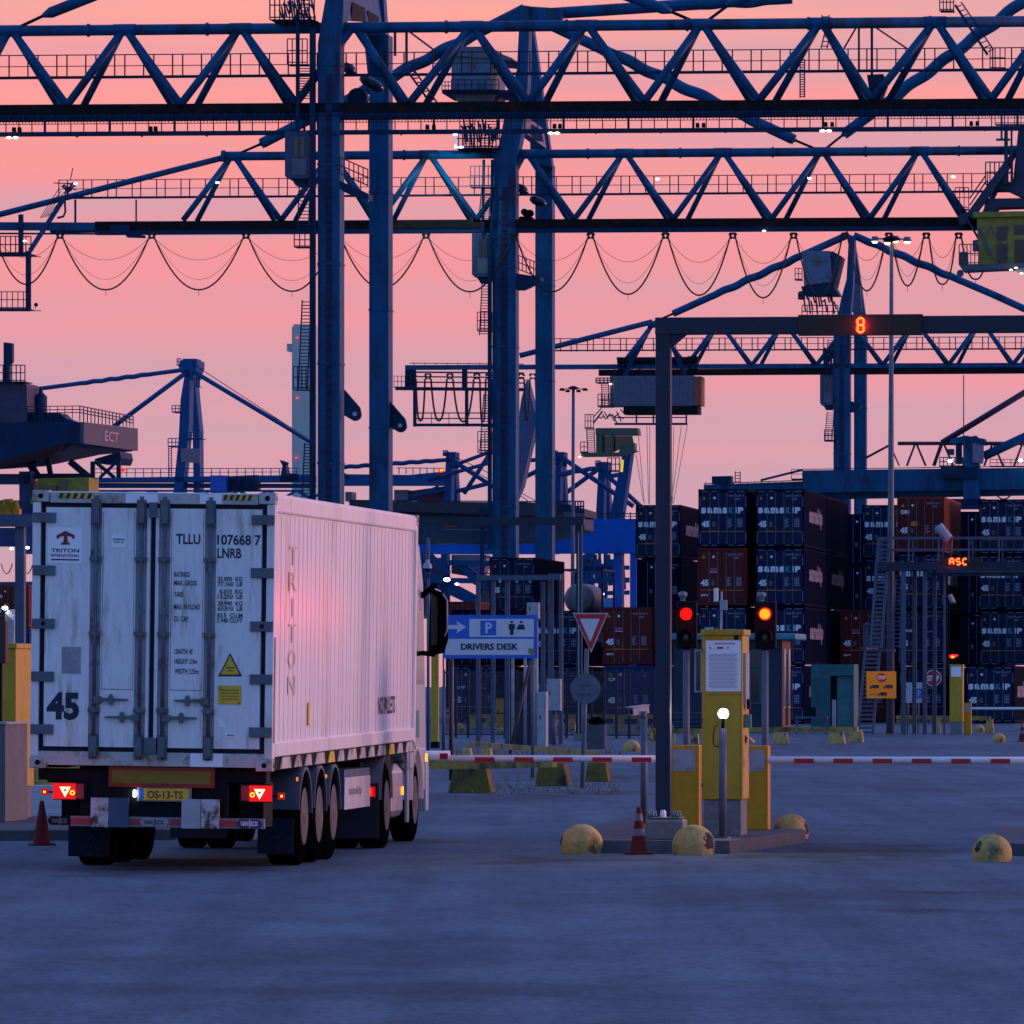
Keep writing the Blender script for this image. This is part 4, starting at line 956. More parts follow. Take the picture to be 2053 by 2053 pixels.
# yellow post + grey mast beside cab
th,Y,o=post_thing('guard_post','yellow column standing beside the lorry cab','post',864,878,1300,1500,YEL)
m=MB(); m.obox(o-A*.10,14/F*Y,.2,CH-(1290-HZ)/F*Y); m.m=1; m.obox(o-A*.12-D*.02,.26,.24,.20); m.done('column',[YEL,DARK],th)
th,Y,o=post_thing('camera_mast','slim grey mast with a white dome camera above the lorry mirror','camera post',855,862,1100,1508,GREY)
m=MB(); m.tube(o,Vector((o.x,o.y,CH-(1160-HZ)/F*Y)),.045,10); m.tube(Vector((o.x,o.y,CH-(1160-HZ)/F*Y)),Vector((o.x,o.y,CH-(1078-HZ)/F*Y)),.05,8); m.done('pole',GREY,th)
c=U(858,1138,Y)-D*.1; m=MB(); m.m=0; m.lathe(c-Z*.02,[(.13,0),(.12,.1),(.07,.16),(.05,.25)],14); m.m=1; m.lathe(c-Z*.12,[(.03,0),(.09,.03),(.11,.1)],14); m.done('camera',[LGREY,GLS],th)
th,Y,o=post_thing('sign_post','blue-grey steel post just right of the yellow column','post',885,893,1280,1505,GREY); m=MB(); m.tube(o,Vector((o.x,o.y,CH-(1376-HZ)/F*Y)),.05,10); m.tube(o,Vector((o.x,o.y,CH-(1240-HZ)/F*Y)),.025,8); m.done('pole',GREY,th)
# drivers desk sign
Y=148.0; o=onground(1068,1560); Y=o.y; sg=thing('direction_sign','blue and white DRIVERS DESK sign with arrow and P','sign',o)
m=MB(); z1_=CH-(1320-HZ)/F*Y
for x in (1068,906): 
    p=U(x,1500,Y+.06); p.z=0; m.tube(p,Vector((p.x,p.y,CH-(1235-HZ)/F*Y)),.04,10)
m.done('pole',GALV,sg)
PS=PLN(889,Y)
def flat(m,x0,y0,x1,y1,k=1): p=PS(x0,y1,.003*k); m.obox(p,(x1-x0)/F*Y,.002,(y1-y0)/F*Y)
m=MB(); m.fb(889,1233,1079,1320,Y,.04); m.m=1; flat(m,941,1241,1071,1277); flat(m,893,1281,1071,1313)
m.m=0; flat(m,963,1244,995,1274,2); m.m=1
def tline(m,st,x0,y0,x1,y1,k=3): p=PS(x0,y1,.003*k); m.text(st,p,(x1-x0)/F*Y,(y1-y0)/F*Y)
tline(m,'P',973,1248,986,1270); tline(m,'P',973.7,1248,986.7,1270,3.2)
pp=lambda x,y,k=2:PS(x,y,.003*k)
m.add([pp(*q) for q in ((897,1253),(917,1253),(915,1245),(935,1257),(915,1270),(917,1261),(897,1261))],[list(range(7))[::-1]])
m.m=2; tline(m,'DRIVERS DESK',924,1290,1039,1303,3); tline(m,'DRIVERS DESK',924.7,1290,1039.7,1303,3.3)
def pic(x,full=True):
    m.add([pp(x+3*math.cos(t_*.7),1247+2.6*math.sin(t_*.7),3) for t_ in range(9)],[list(range(9))])
    m.add([pp(*q,3) for q in ((x-6,1251),(x+6,1251),(x+6,1262),(x+3.5,1262),(x+3.5,1273),(x-3.5,1273),(x-3.5,1262),(x-6,1262))],[list(range(8))]) if full else m.add([pp(*q,3) for q in ((x-5,1252),(x+5,1252),(x+8,1262),(x-10,1262))],[list(range(4))])
pic(1026); pic(1045,False)
m.m=3; m.add([pp(*q,4) for q in ((1060,1299),(1068,1301),(1071,1308),(1066,1313),(1059,1308))],[list(range(5))])
m.done('panel',[SIGNB,mat('sign_white',(.62,.62,.66),.4,var=.05),INK,YELG],sg)
# give way sign
o=onground(1167,1581); Y=o.y; sg=thing('give_way_sign','red and white give way triangle on a leaning post with a round sign below','sign',o)
m=MB(); m.tube(o,U(1176,1300,Y)+D*.05,.042,10); m.done('pole',GALV,sg)
m=MB(); T=lambda s,k:[U(1183.5+dx*s,1256+dy*s,Y)-D*.004*k for dx,dy in ((-35,-27),(35,-27),(1.5,52))]
m.m=1; m.slab(T(1,0),.03); m.m=0; t_=T(.94,1); m.add(t_,[(0,1,2)]); m.m=1; m.add([U(1183.5+dx,1256+dy,Y)-D*.008 for dx,dy in ((-21,-15.5),(19,-15.5),(0,31))],[(0,1,2)]); m.done('triangle',[RED,mat('sign_white',(.62,.62,.66)),],sg)
m=MB(); m.disc(U(1173.5,1381,Y)-D*.01,30/F*Y,.02,32); m.done('round_plate',GALV,sg)
m=MB(); m.bar(U(1165,1372,Y)-D*.02,U(1182,1372,Y)-D*.02,.03); m.bar(U(1165,1390,Y)-D*.02,U(1182,1390,Y)-D*.02,.03); m.done('clamp',GALV,sg)
# cabinets
def cabinet(x0,y0,x1,yb,label,mt,dep=.6,ontop=None,Y=None):
    Y=Y or GY(yb); o=U(x0,yb,Y); 
    if ontop is None: o.z=0
    th=thing('equipment_cabinet',label,'cabinet',o); h=CH-(y0-HZ)/F*Y-o.z
    MB().obox(o,(x1-x0)/F*Y,dep,h).done('case',mt,th,bevel=.012); m=MB(); m.obox(o-D*.004+A*.04+Z*.08,(x1-x0)/F*Y-.08,.003,h-.16); m.m=1; m.obox(o-D*.02+A*.08+Z*h*.5,.03,.02,.12); m.done('door',[mt,DARK],th)
    return th
cabinet(1022,1409,1078,1495,'dark grey cabinet under the right part of the drivers desk sign',GREYD)
cabinet(1077,1387,1095,1497,'pale tall cabinet to the right of the dark grey cabinet',LGREY)
c_=cabinet(1096,1361,1124,1425,'pale grey box on a post beside the pale tall cabinet',LGREY,.4,1,238); p=U(1110,1425,238)+D*.2; MB().tube(Vector((p.x,p.y,0)),p,.07,10).done('post',GALV,c_)
cabinet(994,1400,1010,1458,'small yellow box standing left of the dark grey cabinet',YELD,.4)
c_=cabinet(1056,1208,1080,1240,'white box on slim poles above the drivers desk sign',LGREY,.4,1,232)
m=MB(); 
for x in (1028,1053,1076): m.tube(Vector((U(x,1400,232).x,232.3,0)),U(x,1245,232.3),.05,8)
m.done('post',LGREY,c_)
o=onground(1022,1512); p=U(1063,1325,o.y+1); tag(MB().tube((0,0,0),p-o,.045,8).done('leaning_pole',CABLE),'black pole leaning in front of the dark grey cabinet','pole').location=o
o=U(904,1505,150);o.z=0; tag(MB().tube((0,0,0),(0,0,CH-(1325-HZ)/F*150),.04,8).done('guard_post',CABLE),'thin black pole below the left edge of the drivers desk sign','pole').location=o
# guard rails with concrete feet
def guardrail(pts,feet,label,th_=.10,hh=.16,foot=(.55,.45),fh=None,mt=YELC):
    P=[U(x,y,Yv) for x,y,Yv in pts]; o=Vector((P[0].x,P[0].y,0)); t=thing('guard_rail',label,'guard rail',o,'yellow guard rails on concrete feet')
    m=MB()
    for a,b_ in zip(P[:-1],P[1:]): m.bar(a,b_,th_,hh)
    m.done('rail',YELR,t)
    for (x0,x1,yt,yb) in feet:
        Yf=GY(yb); w_=(x1-x0)/F*Yf; o2=U(x0,yb,Yf); o2.z=0; h=(yb-yt)/F*Yf; m=MB(); i=w_*.12
        m.hexa([o2,o2+A*w_,o2+A*w_+D*foot[1],o2+D*foot[1],o2+A*i+Z*h+D*.05,o2+A*(w_-i)+Z*h+D*.05,o2+A*(w_-i)+D*(foot[1]-.05)+Z*h,o2+A*i+D*(foot[1]-.05)+Z*h]); m.done('foot',mt,t,bevel=.02)
    return t
YELB=mat('blackened_yellow_concrete',(.16,.12,.03),.85,0,.2,dirt=(.022,.022,.024),dth=.46,dscale=.9,nscale=5,bump=.4)
guardrail([(800,1534,131),(1000,1532,131),(1112,1529,129)],[(898,985,1538,1590),(1072,1138,1530,1576),(1172,1220,1529,1567)],'yellow rail on dark-stained blocks just behind the left boom',foot=(.6,.7),mt=YELB)
guardrail([(940,1491,178),(1198,1512,150)],[(962,985,1496,1524),(920,945,1500,1522)],'slanting yellow rail behind the left boom on the gravel strip',.08,.12)
guardrail([(935,1436,300),(990,1436,300)],[(938,952,1438,1460),(970,986,1438,1460)],'short yellow rail left of the small yellow box')
guardrail([(1106,1436,285),(1320,1437,280)],[(1138,1152,1436,1466),(1228,1252,1438,1468),(1275,1290,1438,1466)],'long yellow rail behind the give way sign')
guardrail([(1299,1465,236),(1407,1466,234)],[(1302,1308,1466,1492),(1345,1352,1466,1492),(1385,1400,1466,1492)],'yellow rail seen between gate post and kiosk')
guardrail([(1500,1463,236),(1720,1462,234)],[(1546,1580,1468,1492),(1659,1694,1466,1492),(1700,1731,1464,1489)],'worn yellow rail to the right of the kiosk',mt=YELC)
guardrail([(1798,1438,300),(1985,1440,296)],[(1870,1885,1440,1470),(1975,1992,1442,1470)],'yellow double rail behind the portal posts of the stair tower')
guardrail([(1798,1446,300),(1940,1447,298)],[],'lower yellow rail behind the portal posts of the stair tower',.08,.1)
for (x0,x1,yb,lb) in ((907,933,1471,'small yellow dome left of the posts under the drivers desk sign'),(995,1014,1474,'small yellow dome below the small yellow box'),(1105,1131,1463,'small yellow dome behind the pale cabinets'),(1189,1213,1464,'small yellow dome right of the give way sign post'),(1249,1284,1510,'yellow dome left of the white bullet camera post'),(1988,2016,1492,'yellow dome left of the far right cone'),(1952,1974,1471,'yellow dome right of the far yellow kiosk')): dome(x0,x1,yb,lb)
o=onground(905,1454); fe=thing('security_fence','dark mesh fence with thin posts behind the drivers desk sign','fence',o)
m=MB(); a=U(890,1400,272); a.z=0; b_=U(1312,1400,266); b_.z=0; nn=17
for k in range(nn+1): q=a.lerp(b_,k/nn); m.bar(q,q+Z*2.5,.09)
for zz in (.12,.9,1.7,2.4): m.bar(a+Z*zz,b_+Z*zz,.05)
q=(b_-a); 
for k in range(190): p=a+q*(k/190); m.bar(p+Z*.1,p+Z*2.4,.018)
m.done('mesh_panel',GREYD,fe,split=False)
# dark bin-like block and weeds by the give way sign
o=onground(1176,1502); th=thing('concrete_block','dark concrete block with a black bag on top, beside the give way post','block',o); MB().obox(o,.55,.5,.75).done('block',CONCD,th,bevel=.02)
m=MB(); c=o+A*.28+D*.2+Z*.74; m.lathe(c,[(.22,0),(.27,.08),(.20,.18),(.08,.24)],9); m.done('bag',BLK,th)
grs=MB(); rnd=random.Random(3)
for i in range(900):
    x=rnd.uniform(900,1245); y=rnd.choice((rnd.gauss(1513,5),rnd.gauss(1580,7) if x<1240 else 1515)); 
    if y<1500 : continue
    g0=onground(x,y); h=rnd.uniform(.04,.22)*(1 if y<1530 else .5); a=rnd.uniform(0,6.28); lx=rnd.uniform(-.09,.09); w_=.012
    grs.add([g0+Vector((math.cos(a)*w_,math.sin(a)*w_,0)),g0-Vector((math.cos(a)*w_,math.sin(a)*w_,0)),g0+Vector((lx,lx*.5,h))],[(0,1,2)])
g_=grs.done('dry_grass',mat('dry_grass_straw',(.16,.13,.06),.9,var=.3)); g_['label']='dry grass and litter on the gravel strip behind the boom'; g_['category']='grass'; g_['kind']='stuff'
# booth building
Y=300; o=U(1350,1466,Y); o.z=0; bd=thing('gatehouse','dark low gatehouse with a teal roof edge behind the kiosk','building',o)
w_=(1563-1345)/F*Y; H=CH-(1283-HZ)/F*Y
MB().obox(o,w_,4.0,H).done('wall',mat('dark_blue_cladding',(.012,.028,.060),.6,dirt=(.02,.03,.05)),bd)
m=MB(); m.obox(o-A*.3-D*.4+Z*H,w_+.9,5.2,.26); m.done('roof',mat('teal_roof_trim',(.05,.24,.30),.45),bd,bevel=.06)
m=MB(); m.obox(o+A*(w_+.003),.02,4.0,H-.05); 
m.done('end_wall',mat('terracotta_panel',(.12,.04,.032),.6),bd)
for dd in (.5,2.6):
    m=MB(); m.m=0; m.obox(o+A*(w_+.024)+D*dd+Z*1.0,.03,.9,2.4); m.m=1; m.obox(o+A*(w_+.055)+D*(dd+.06)+Z*1.06,.006,.78,2.28); m.done('window',[LGREY,GLS],bd)
m=MB(); m.obox(o+A*(w_+.024)+D*1.6+Z*.3,.03,.9,2.9); m.done('door',DARK,bd)
def win(x0,y0,x1,y1,fr=TEAL):
    m=MB(); p=PLN(1350,Y)(x0,y1,.05); m.obox(p,(x1-x0)/F*Y,.05,(y1-y0)/F*Y); m.m=1; e=.07; m.obox(p-D*.004+A*e+Z*e,(x1-x0)/F*Y-2*e,.004,(y1-y0)/F*Y-2*e); m.done('window',[fr,GLS],bd)
win(1392,1302,1408,1388,LGREY); win(1502,1303,1526,1338); win(1502,1340,1526,1412); 
m=MB(); m.fb(1376,1317,1382,1388,Y-.1,.05); m.fb(1393,1317,1407,1388,Y-.1,.03); m.done('poster',mat('faded_pink_poster',(.32,.20,.24),.6),bd)
emit_dot(bd,U(1517,1397,Y-.2),.07,LWH)
m=MB()
for i in range(4): m.fb(1350,1428+i*9,1407,1430+i*9,Y-1.2+i*.25,.2)
m.done('steps',GREY,bd)
# teal container beside the gatehouse
o=U(1626,1460,325); o.z=0; tc_=thing('site_container','teal site container with an open front beside the gatehouse','container',o); w_=(1712-1626)/F*325; H=CH-(1332-HZ)/F*325
m=MB(); m.obox(o+D*.3,w_,2.4,H); m.obox(o,w_,.3,.12); m.obox(o+Z*(H-.5),w_,.3,.5); m.obox(o+Z*.12,w_*.45,.3,H-.62); m.obox(o+A*w_*.98+Z*.12,w_*.02,.3,H-.62)
for i in range(9): m.obox(o+A*(w_*.05*i+.03)-D*.03+Z*.2,.05,.03,H-.8)
m.m=1; m.obox(o+A*w_*.45+Z*.12+D*.28,w_*.15,.02,H-.62); m.done('shell',[TEAL,DARK],tc_)
m=MB(); m.obox(o+A*w_*.6+D*.2+Z*.12,w_*.38,.08,H-.66); m.done('door',mat('pale_teal_paint',(.035,.16,.165),.5),tc_)
# bench-like trestle and grey post near gatehouse
o=U(1592,1470,290); o.z=0; th=thing('trestle','low dark trestle in front of the gatehouse end wall','trestle',o)
m=MB(); m.obox(o+Z*.62,1.3,.6,.08); 
for a in (.05,1.2):
    for d in (.05,.5): m.obox(o+A*a+D*d,.06,.06,.62)
m.done('frame',GREY,th); MB().obox(o+A*.35+D*.1+Z*.70,.5,.4,.35).done('box',DARK,th)
o=U(1668,1465,292); o.z=0; th=tag(MB().obox((0,0,0),.14,.14,1.35).done('marker_post',LGREY),'short pale post beside the teal site container','post'); th.location=o
# stair tower with platform
Y=290; o=U(1768,1472,Y); o.z=0; stw=thing('stair_tower','grey steel stair tower and platform carrying the ASC display','stair tower',o)
zt=CH-(1143-HZ)/F*Y
m=MB(); p=U(1760,1143,Y); m.obox(p,7.2,2.6,16/F*Y); m.done('deck',GREYD,stw)
m=MB(); p=U(1858,1155,Y+2.7); m.obox(p,5.4,.2,10/F*Y); m.m=1; m.obox(p-D*.01+Z*(8/F*Y),5.4,.01,.04); m.done('beam',[GREY,LGREY],stw)
m=MB(); a=U(1761,1127,Y); b_=a+A*7.1; rail(m,a,b_,.96,6,.06); rail(m,a+D*2.5,b_+D*2.5,.96,6,.05); rail(m,a,a+D*2.5,.96,2,.05); m.done('handrail',GREY,stw)
for x0,x1,dd in ((1806,1816,0),(1829,1837,1),(1850,1858,.2),(1870,1877,1.4),(1891,1895,.1)):
    m=MB(); p=U(x0,1472,Y+dd); p.z=0; m.obox(p,(x1-x0)/F*Y,.14,zt); m.done('post',GREY,stw)
def lad(x0,y0,x1,y1,wpx,n,dd=0,t=.07):
    m=MB(); a=U(x0,y0,Y+dd); b_=U(x1,y1,Y+dd+.6); 
    if y0>1465: a.z=0
    ladder(m,a,b_,A*(wpx/F*Y),n,t); m.done('ladder',GREY,stw)
lad(1720,1473,1739,1248,30,26,-.4,.10); lad(1745,1300,1761,1080,22,26,-.2,.10); lad(1788,1300,1796,1150,16,18,0,.06); lad(1726,1300,1760,1300,3,2,.3)
m=MB(); p=U(1732,1306,Y); m.obox(p,60/F*Y,1.0,.08); rail(m,p+Z*.08,p+A*(60/F*Y)+Z*.08,1.0,3,.05); m.done('landing',GREY,stw)
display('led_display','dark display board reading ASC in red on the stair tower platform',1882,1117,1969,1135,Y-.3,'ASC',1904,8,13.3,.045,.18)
for nm,x0,y0,x1,y1,r,lb in (('security_camera',1881,1054,1903,1082,.19,'large white camera tube tilted on the stair tower platform'),('security_camera',1904,1192,1911,1208,.10,'small white camera tilted on a stair tower post')):
    a=U(x0,y0,Y-.2); b_=U(x1,y1,Y-.2); th=thing(nm,lb,'camera',b_); MB().tube(a,b_,r,14).done('housing',LGREY,th,bevel=.03)
    e=U(x1+3,y1+(42 if r>.15 else 2),Y); MB().path([b_-(b_-a)*.15+D*.1,b_+A*.08+D*.1,e],.05,8).done('bracket',GREY,th)
# orange stop board, STOP sign, P signs
Ys=288.5
def sgn(name,label,cat,x0,y0,x1,y1): o=U((x0+x1)/2,y1,Ys); return thing(name,label,cat,o)
PT=PLN(1737,Ys); PT2=PLN(1840,296.5)
def fl(m,x0,y0,x1,y1,k=1,yy=None): p=(PT2 if yy else PT)(x0,y1,.01*k); m.obox(p,(x1-x0)/F*Ys,.008,(y1-y0)/F*Ys)
bl_=bpy.data.lights.new('board_fill','SPOT'); bl_.energy=90; bl_.color=(1,.62,.35); bl_.spot_size=R(26); bl_.spot_blend=.6; bl_.shadow_soft_size=.1  # added fill spot without a fitting, brightens the orange board
blo=bpy.data.objects.new('board_fill',bl_); S.collection.objects.link(blo); blo.parent=stw; c_=PT(1767,1330,4.0)+Z*.6; blo.location=c_-stw.location; blo.rotation_euler=(PT(1767,1373)-c_).to_track_quat('-Z','Y').to_euler()
th=sgn('stop_board','square orange board with a STOP octagon and three lorry symbols','sign',1737,1346,1797,1400)
m=MB(); fl(m,1737,1346,1797,1400); m.m=1
def octa(m,x,y,r,k,YY_=None): m.add([(PT2 if YY_ else PT)(x+r*math.cos(R(22.5+45*i)),y+r*math.sin(R(22.5+45*i)),.01*k) for i in range(8)],[list(range(8))])
octa(m,1767.5,1358.5,10.2,2); m.m=2; 
def tl(m,st,x0,y0,x1,y1,k,yy=None): p=(PT2 if yy else PT)(x0,y1,.01*k); m.text(st,p,(x1-x0)/F*Ys,(y1-y0)/F*Ys)
tl(m,'STOP',1760,1355,1775.5,1362,3); m.m=3
for x,y in ((1744,1373),(1772,1373),(1760,1388)):
    fl(m,x+4,y,x+18,y+6,2); fl(m,x,y+2.5,x+3.3,y+6,2)
    for wx in (2,9,15): m.disc(PT(x+wx,y+7,.02),.028,.004,8)
fl(m,1743,1391.5,1757,1392.5,2); m.done('board',[YELD if False else mat('orange_board',(.95,.28,.004),.45,var=.05),RED,STK,INK],th)
o=U(1871,1359,296); th=thing('stop_sign','red STOP octagon behind the portal posts','sign',Vector((o.x,o.y,0))); m=MB(); Yo=296
m.m=0; octa(m,1871,1359.5,17.5,1,Yo); m.m=1; octa(m,1871,1359.5,16,2,Yo); m.m=0; tl(m,'STOP',1859,1354,1883,1366,3,Yo); tl(m,'STOP',1859.4,1354,1883.4,1366,3.2,Yo); m.m=2; m.disc(PT2(1871,1359.5,0),.32,.03,8); m.done('octagon',[STK,RED,GALV],th); MB().tube((o.x,o.y+.08,0),U(1871,1372,Yo)+D*.08,.035,8).done('pole',GALV,th)
for lb,x0,x1,p_ in (('narrow white notice between two portal posts',1815,1829,0),('blue and white P sign between two portal posts',1836,1849,1)):
    o=U(x0,1409,297); th=thing('info_sign',lb,'sign',Vector((o.x,o.y,0))); m=MB(); fl(m,x0,1367,x1,1409,1,297)
    if p_: m.m=1; fl(m,x0+1,1380,x1-.5,1400,2,297); m.m=0; tl(m,'P',x0+4,1384,x0+10,1397,3,297)
    else: m.m=2; 
    m.done('panel',[mat('notice_white',(.5,.52,.58),.5),SIGNB,INK],th); MB().tube(Vector((o.x+.1,o.y+.1,0)),U(x0+6,1370,297)+D*.1,.03,8).done('pole',GALV,th)
# far kiosk, its lamp, housing and boom
k2,o2,w2,H2=kiosk(1904,1930,1332,1472,288,'far yellow ticket kiosk at the right, beside the stair tower',zk=0,dep=.8,hc=.5)
m=MB(); p=U(1907,1357,288)-D*.01; m.obox(p,20/F*288,.006,22/F*288); m.m=1; m.add([U(1917+3.4*math.cos(t_*.7),1350+3.4*math.sin(t_*.7),288)-D*.014 for t_ in range(9)],[list(range(9))]); m.m=0; m.add([U(1917+2.3*math.cos(t_*.7),1350+2.3*math.sin(t_*.7),288)-D*.017 for t_ in range(9)],[list(range(9))]); m.done('notice',[STK,RED],k2)
th=thing('signal_lamp','small red lamp glowing above the far yellow kiosk','lamp',U(1910,1330,289)); MB().bar(U(1910,1334,289),U(1910,1304,289),.05).done('stalk',DARK,th); emit_dot(th,U(1910,1316,288.7),.13,LRED); emit_dot(th,U(1910,1317,288.5),.06,LORR,'lamp_core'); emit_dot(th,U(1917,1314,288.7),.07,LRED)
housing(1933,1947,1409,1470,289,'small yellow barrier housing right of the far yellow kiosk',0)
boom(1947,2200,1420,289.5,'white boom lowered beside the far yellow kiosk',hh=2.6,start=9999)
o=U(1441,1500,262); o.z=0; th=thing('antenna_pole','slim pole with two white boxes rising behind the yellow kiosk','pole',o)
m=MB(); m.tube(o,U(1447,1186,262),.04,8); m.done('pole',LGREY,th); m=MB(); m.fb(1431,1179,1439,1206,261.8,.2); m.done('white_box',WHT,th); m=MB(); m.fb(1443,1203,1457,1223,261.8,.2); m.done('white_box',LGREY,th)
# masts
def mast(x,yt,wt,wb,Y,label,heads,mt,lit):
    o=U(x,1400,Y); o.z=0; th=thing('light_mast',label,'lamp post',o); t_=U(x+2.5*(wt>5),yt,Y)
    MB().path([o,o.lerp(t_,.5),t_],1,14,[wb/2/F*Y,(wb+wt)/4/F*Y,wt/2/F*Y]).done('pole',mt,th)
    MB().lathe(t_-Z*.1,[(.12,0),(.35,.05),(.35,.15),(.1,.25)],12).done('head_ring',DARK,th)
    for dx,dy,w_ in heads:
        c=U(x+2+dx,yt+dy,Y); m=MB(); m.bar(t_,c+Z*.12,.06); m.lathe(c+Z*.02,[(w_/F*Y,0),(w_*.7/F*Y,.18)],10); m.done('lamp_head',DARK if not lit else GALV,th)
        if lit: MB().lathe(c-Z*.07,[(w_*.5/F*Y,0),(w_*.85/F*Y,.07)],12).done('lamp',LWARM,th)
    return th
mast(1785,480,7,17,293,'tall tapered mast with lit warm lamps above the gate display',((-33,4,8),(-8,7,8),(8,3,9),(32,5,9)),GALV,True)
mast(1147,778,6,9,520,'slim far mast with an unlit dark ring of lamps',((-22,6,6),(-11,9,5),(11,9,5),(24,6,6)),mat('blue_grey_mast',(.06,.10,.17),.6),False)
# ---------------- cranes ----------------
def stay(par,G,a,b_,r,wavy=None,name='stay_pipe',s=0,mt=None,capa=True,capb=False):
    p=G(*a,s); q=G(*b_,s); m=MB(); n=150 if wavy else 2; pts=[]; rs=[]; d=(q-p); L_=d.length; u=d.normalized(); e1=u.cross(D).normalized(); e2=u.cross(e1)
    for i in range(n+1):
        t_=i/n; c=p+d*t_
        if wavy and wavy[0]<t_<wavy[1]:
            e=min(1,(t_-wavy[0])*12,(wavy[1]-t_)*12); ph=t_*L_/(r*7.5)*2*math.pi; c=c+e1*math.cos(ph)*r*.17*e+e2*math.sin(ph)*r*.17*e; rs.append(r*(1+.08*e))
        else: rs.append(r)
        pts.append(c)
    if capa: pts=[pts[0]]+[p+u*r*1.6]+pts[1:]; rs=[r*.35,r]+rs[1:]
    if capb: pts=pts[:-1]+[q-u*r*1.6,q]; rs=rs[:-1]+[r,r*.35]
    m.path(pts,r,12,rs); return m.done(name,mt or BLUE,par)
def rod(par,G,a,b_,r=.05,s=0,name='stay_rod'): return MB().tube(G(*a,s),G(*b_,s),r,6).done(name,DARK,par)
def beam(par,name,G,a,b_,hpx,dep,mt,s=0):
    # box girder between two pixel points giving its top edge
    p=G(*a,s); q=G(*b_,s); p2=G(a[0],a[1]+hpx,s); q2=G(b_[0],b_[1]+hpx,s); m=MB(); m.slab([p2,q2,q,p],dep); return m.done(name,mt,par)
def quad(m,G,pts,dep,s=0): m.slab([G(x,y,s) for x,y in pts][::-1],dep); return m
def railpx(par,G,x0,yd0,x1,yd1,yr0,yr1,step,s=2.0,t=.05,name='walkway',deck=.12,mid=True,mt=BLUED,twin=True):
    m=MB(); m.bar(G(x0,yd0,s),G(x1,yd1,s),.35,deck,Z)
    for ss in ((s,s+.9) if twin else (s,)):
        m.bar(G(x0,yr0,ss),G(x1,yr1,ss),t)
        if mid: m.bar(G(x0,(yr0+yd0)/2,ss),G(x1,(yr1+yd1)/2,ss),t*.8)
        x=x0+(0 if ss==s else step*.35)
        while x<=x1:
            f=(x-x0)/(x1-x0); yd=yd0+(yd1-yd0)*f; yr=yr0+(yr1-yr0)*f; m.bar(G(x,yr,ss),G(x,yd+2,ss),t*1.25); x+=step
    return m.done(name,mt,par)
def cage(m,G,x0,y0,x1,y1,s,nx,t=.05,d=1.0,floor=True):
    # small railed platform: floor line at y1, rails above
    for ss in (s,s+d):
        for k in (0,.5,1): m.bar(G(x0,y0+(y1-y0)*k*.9,ss),G(x1,y0+(y1-y0)*k*.9,ss),t)
        for i in range(nx+1):
            x=x0+(x1-x0)*i/nx; m.bar(G(x,y0,ss),G(x,y1,ss),t)
    if floor: m.slab([G(x0,y1,s),G(x1,y1,s),G(x1,y1-1.5,s),G(x0,y1-1.5,s)],d)
def stair(m,G,x0,y0,x1,y1,w_,n,s,t=.06):
    # ladder whose left stringer runs from (x0,y0) to (x1,y1), rungs w_ px wide
    a=G(x0,y0,s); b_=G(x1,y1,s); wv=G(x0+w_,y0,s)-a; ladder(m,a,b_,wv,n,t)
def leg_pair(par,Y0,G,near,far,ztop_near,ztop_far,sfar,dep=1.6,mt=BLUE):
    for (x0,x1),yt,s,nm in ((near,ztop_near,0,'leg'),(far,ztop_far,sfar,'leg')):
        a=G(x0,yt,s); b_=G(x1,yt,s); m=MB(); w_=(b_-a).length; h=a.z; o=a.copy(); o.z=0
        m.obox(o,w_,dep,h); l=m.done(nm,mt,par)
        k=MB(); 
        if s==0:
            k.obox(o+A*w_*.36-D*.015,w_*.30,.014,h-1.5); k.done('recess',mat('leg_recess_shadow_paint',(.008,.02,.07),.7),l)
            k=MB(); z=2.0
            while z<h-2: k.obox(o+A*w_*.40-D*.06+Z*z,w_*.22,.03,.04); z+=.42
            k.done('rungs',BLUED,l)
        k=MB(); z=3.0
        while z<h-1: k.obox(o-A*.03-D*.03+Z*z,w_+.06,dep+.06,.10); z+=4.9 if s==0 else 6.1
        k.done('flange_band',BLUE,l,split=False)
def truss(par,Y0,G,chord,rr,apex,valley,ybot,mfar,s2=1.6,rd=.20,mt=BLUE,yoff=6):
    ca=lambda x: chord[0][1]+(chord[1][1]-chord[0][1])*(x-chord[0][0])/(chord[1][0]-chord[0][0])
    yb=lambda x: ybot[0][1]+(ybot[1][1]-ybot[0][1])*(x-ybot[0][0])/(ybot[1][0]-ybot[0][0])
    m=MB(); p_=G(chord[0][0],chord[0][1],1); q_=G(chord[1][0],chord[1][1],1); m.tube(p_,q_,rr,16); u_=(q_-p_).normalized()
    for x in sorted(set(apex)):
        c_=G(x,ca(x),1)
        if chord[0][0]<x<chord[1][0]: m.tube(c_-u_*.55,c_+u_*.55,rr*1.10,16)
    for k in range(1,9): c_=p_.lerp(q_,k/9); m.tube(c_-u_*.06,c_+u_*.06,rr*1.22,16)
    m.done('top_chord',mt,par,split=False)
    for x in apex:
        for v in valley:
            if abs(v-x)<mfar[2]:
                sg=1 if v>x else -1
                MB().tube(G(x+sg*4,ca(x)+2,1),G(v-sg*1,yb(v),0),rd,10).done('diagonal',mt,par)
                e=v+(mfar[0] if sg>0 else mfar[1])
                MB().tube(G(x+sg*5,ca(x)+2,1.3),G(e,yb(v)+2,s2+.8),rd*.92,10).done('diagonal',mt,par)
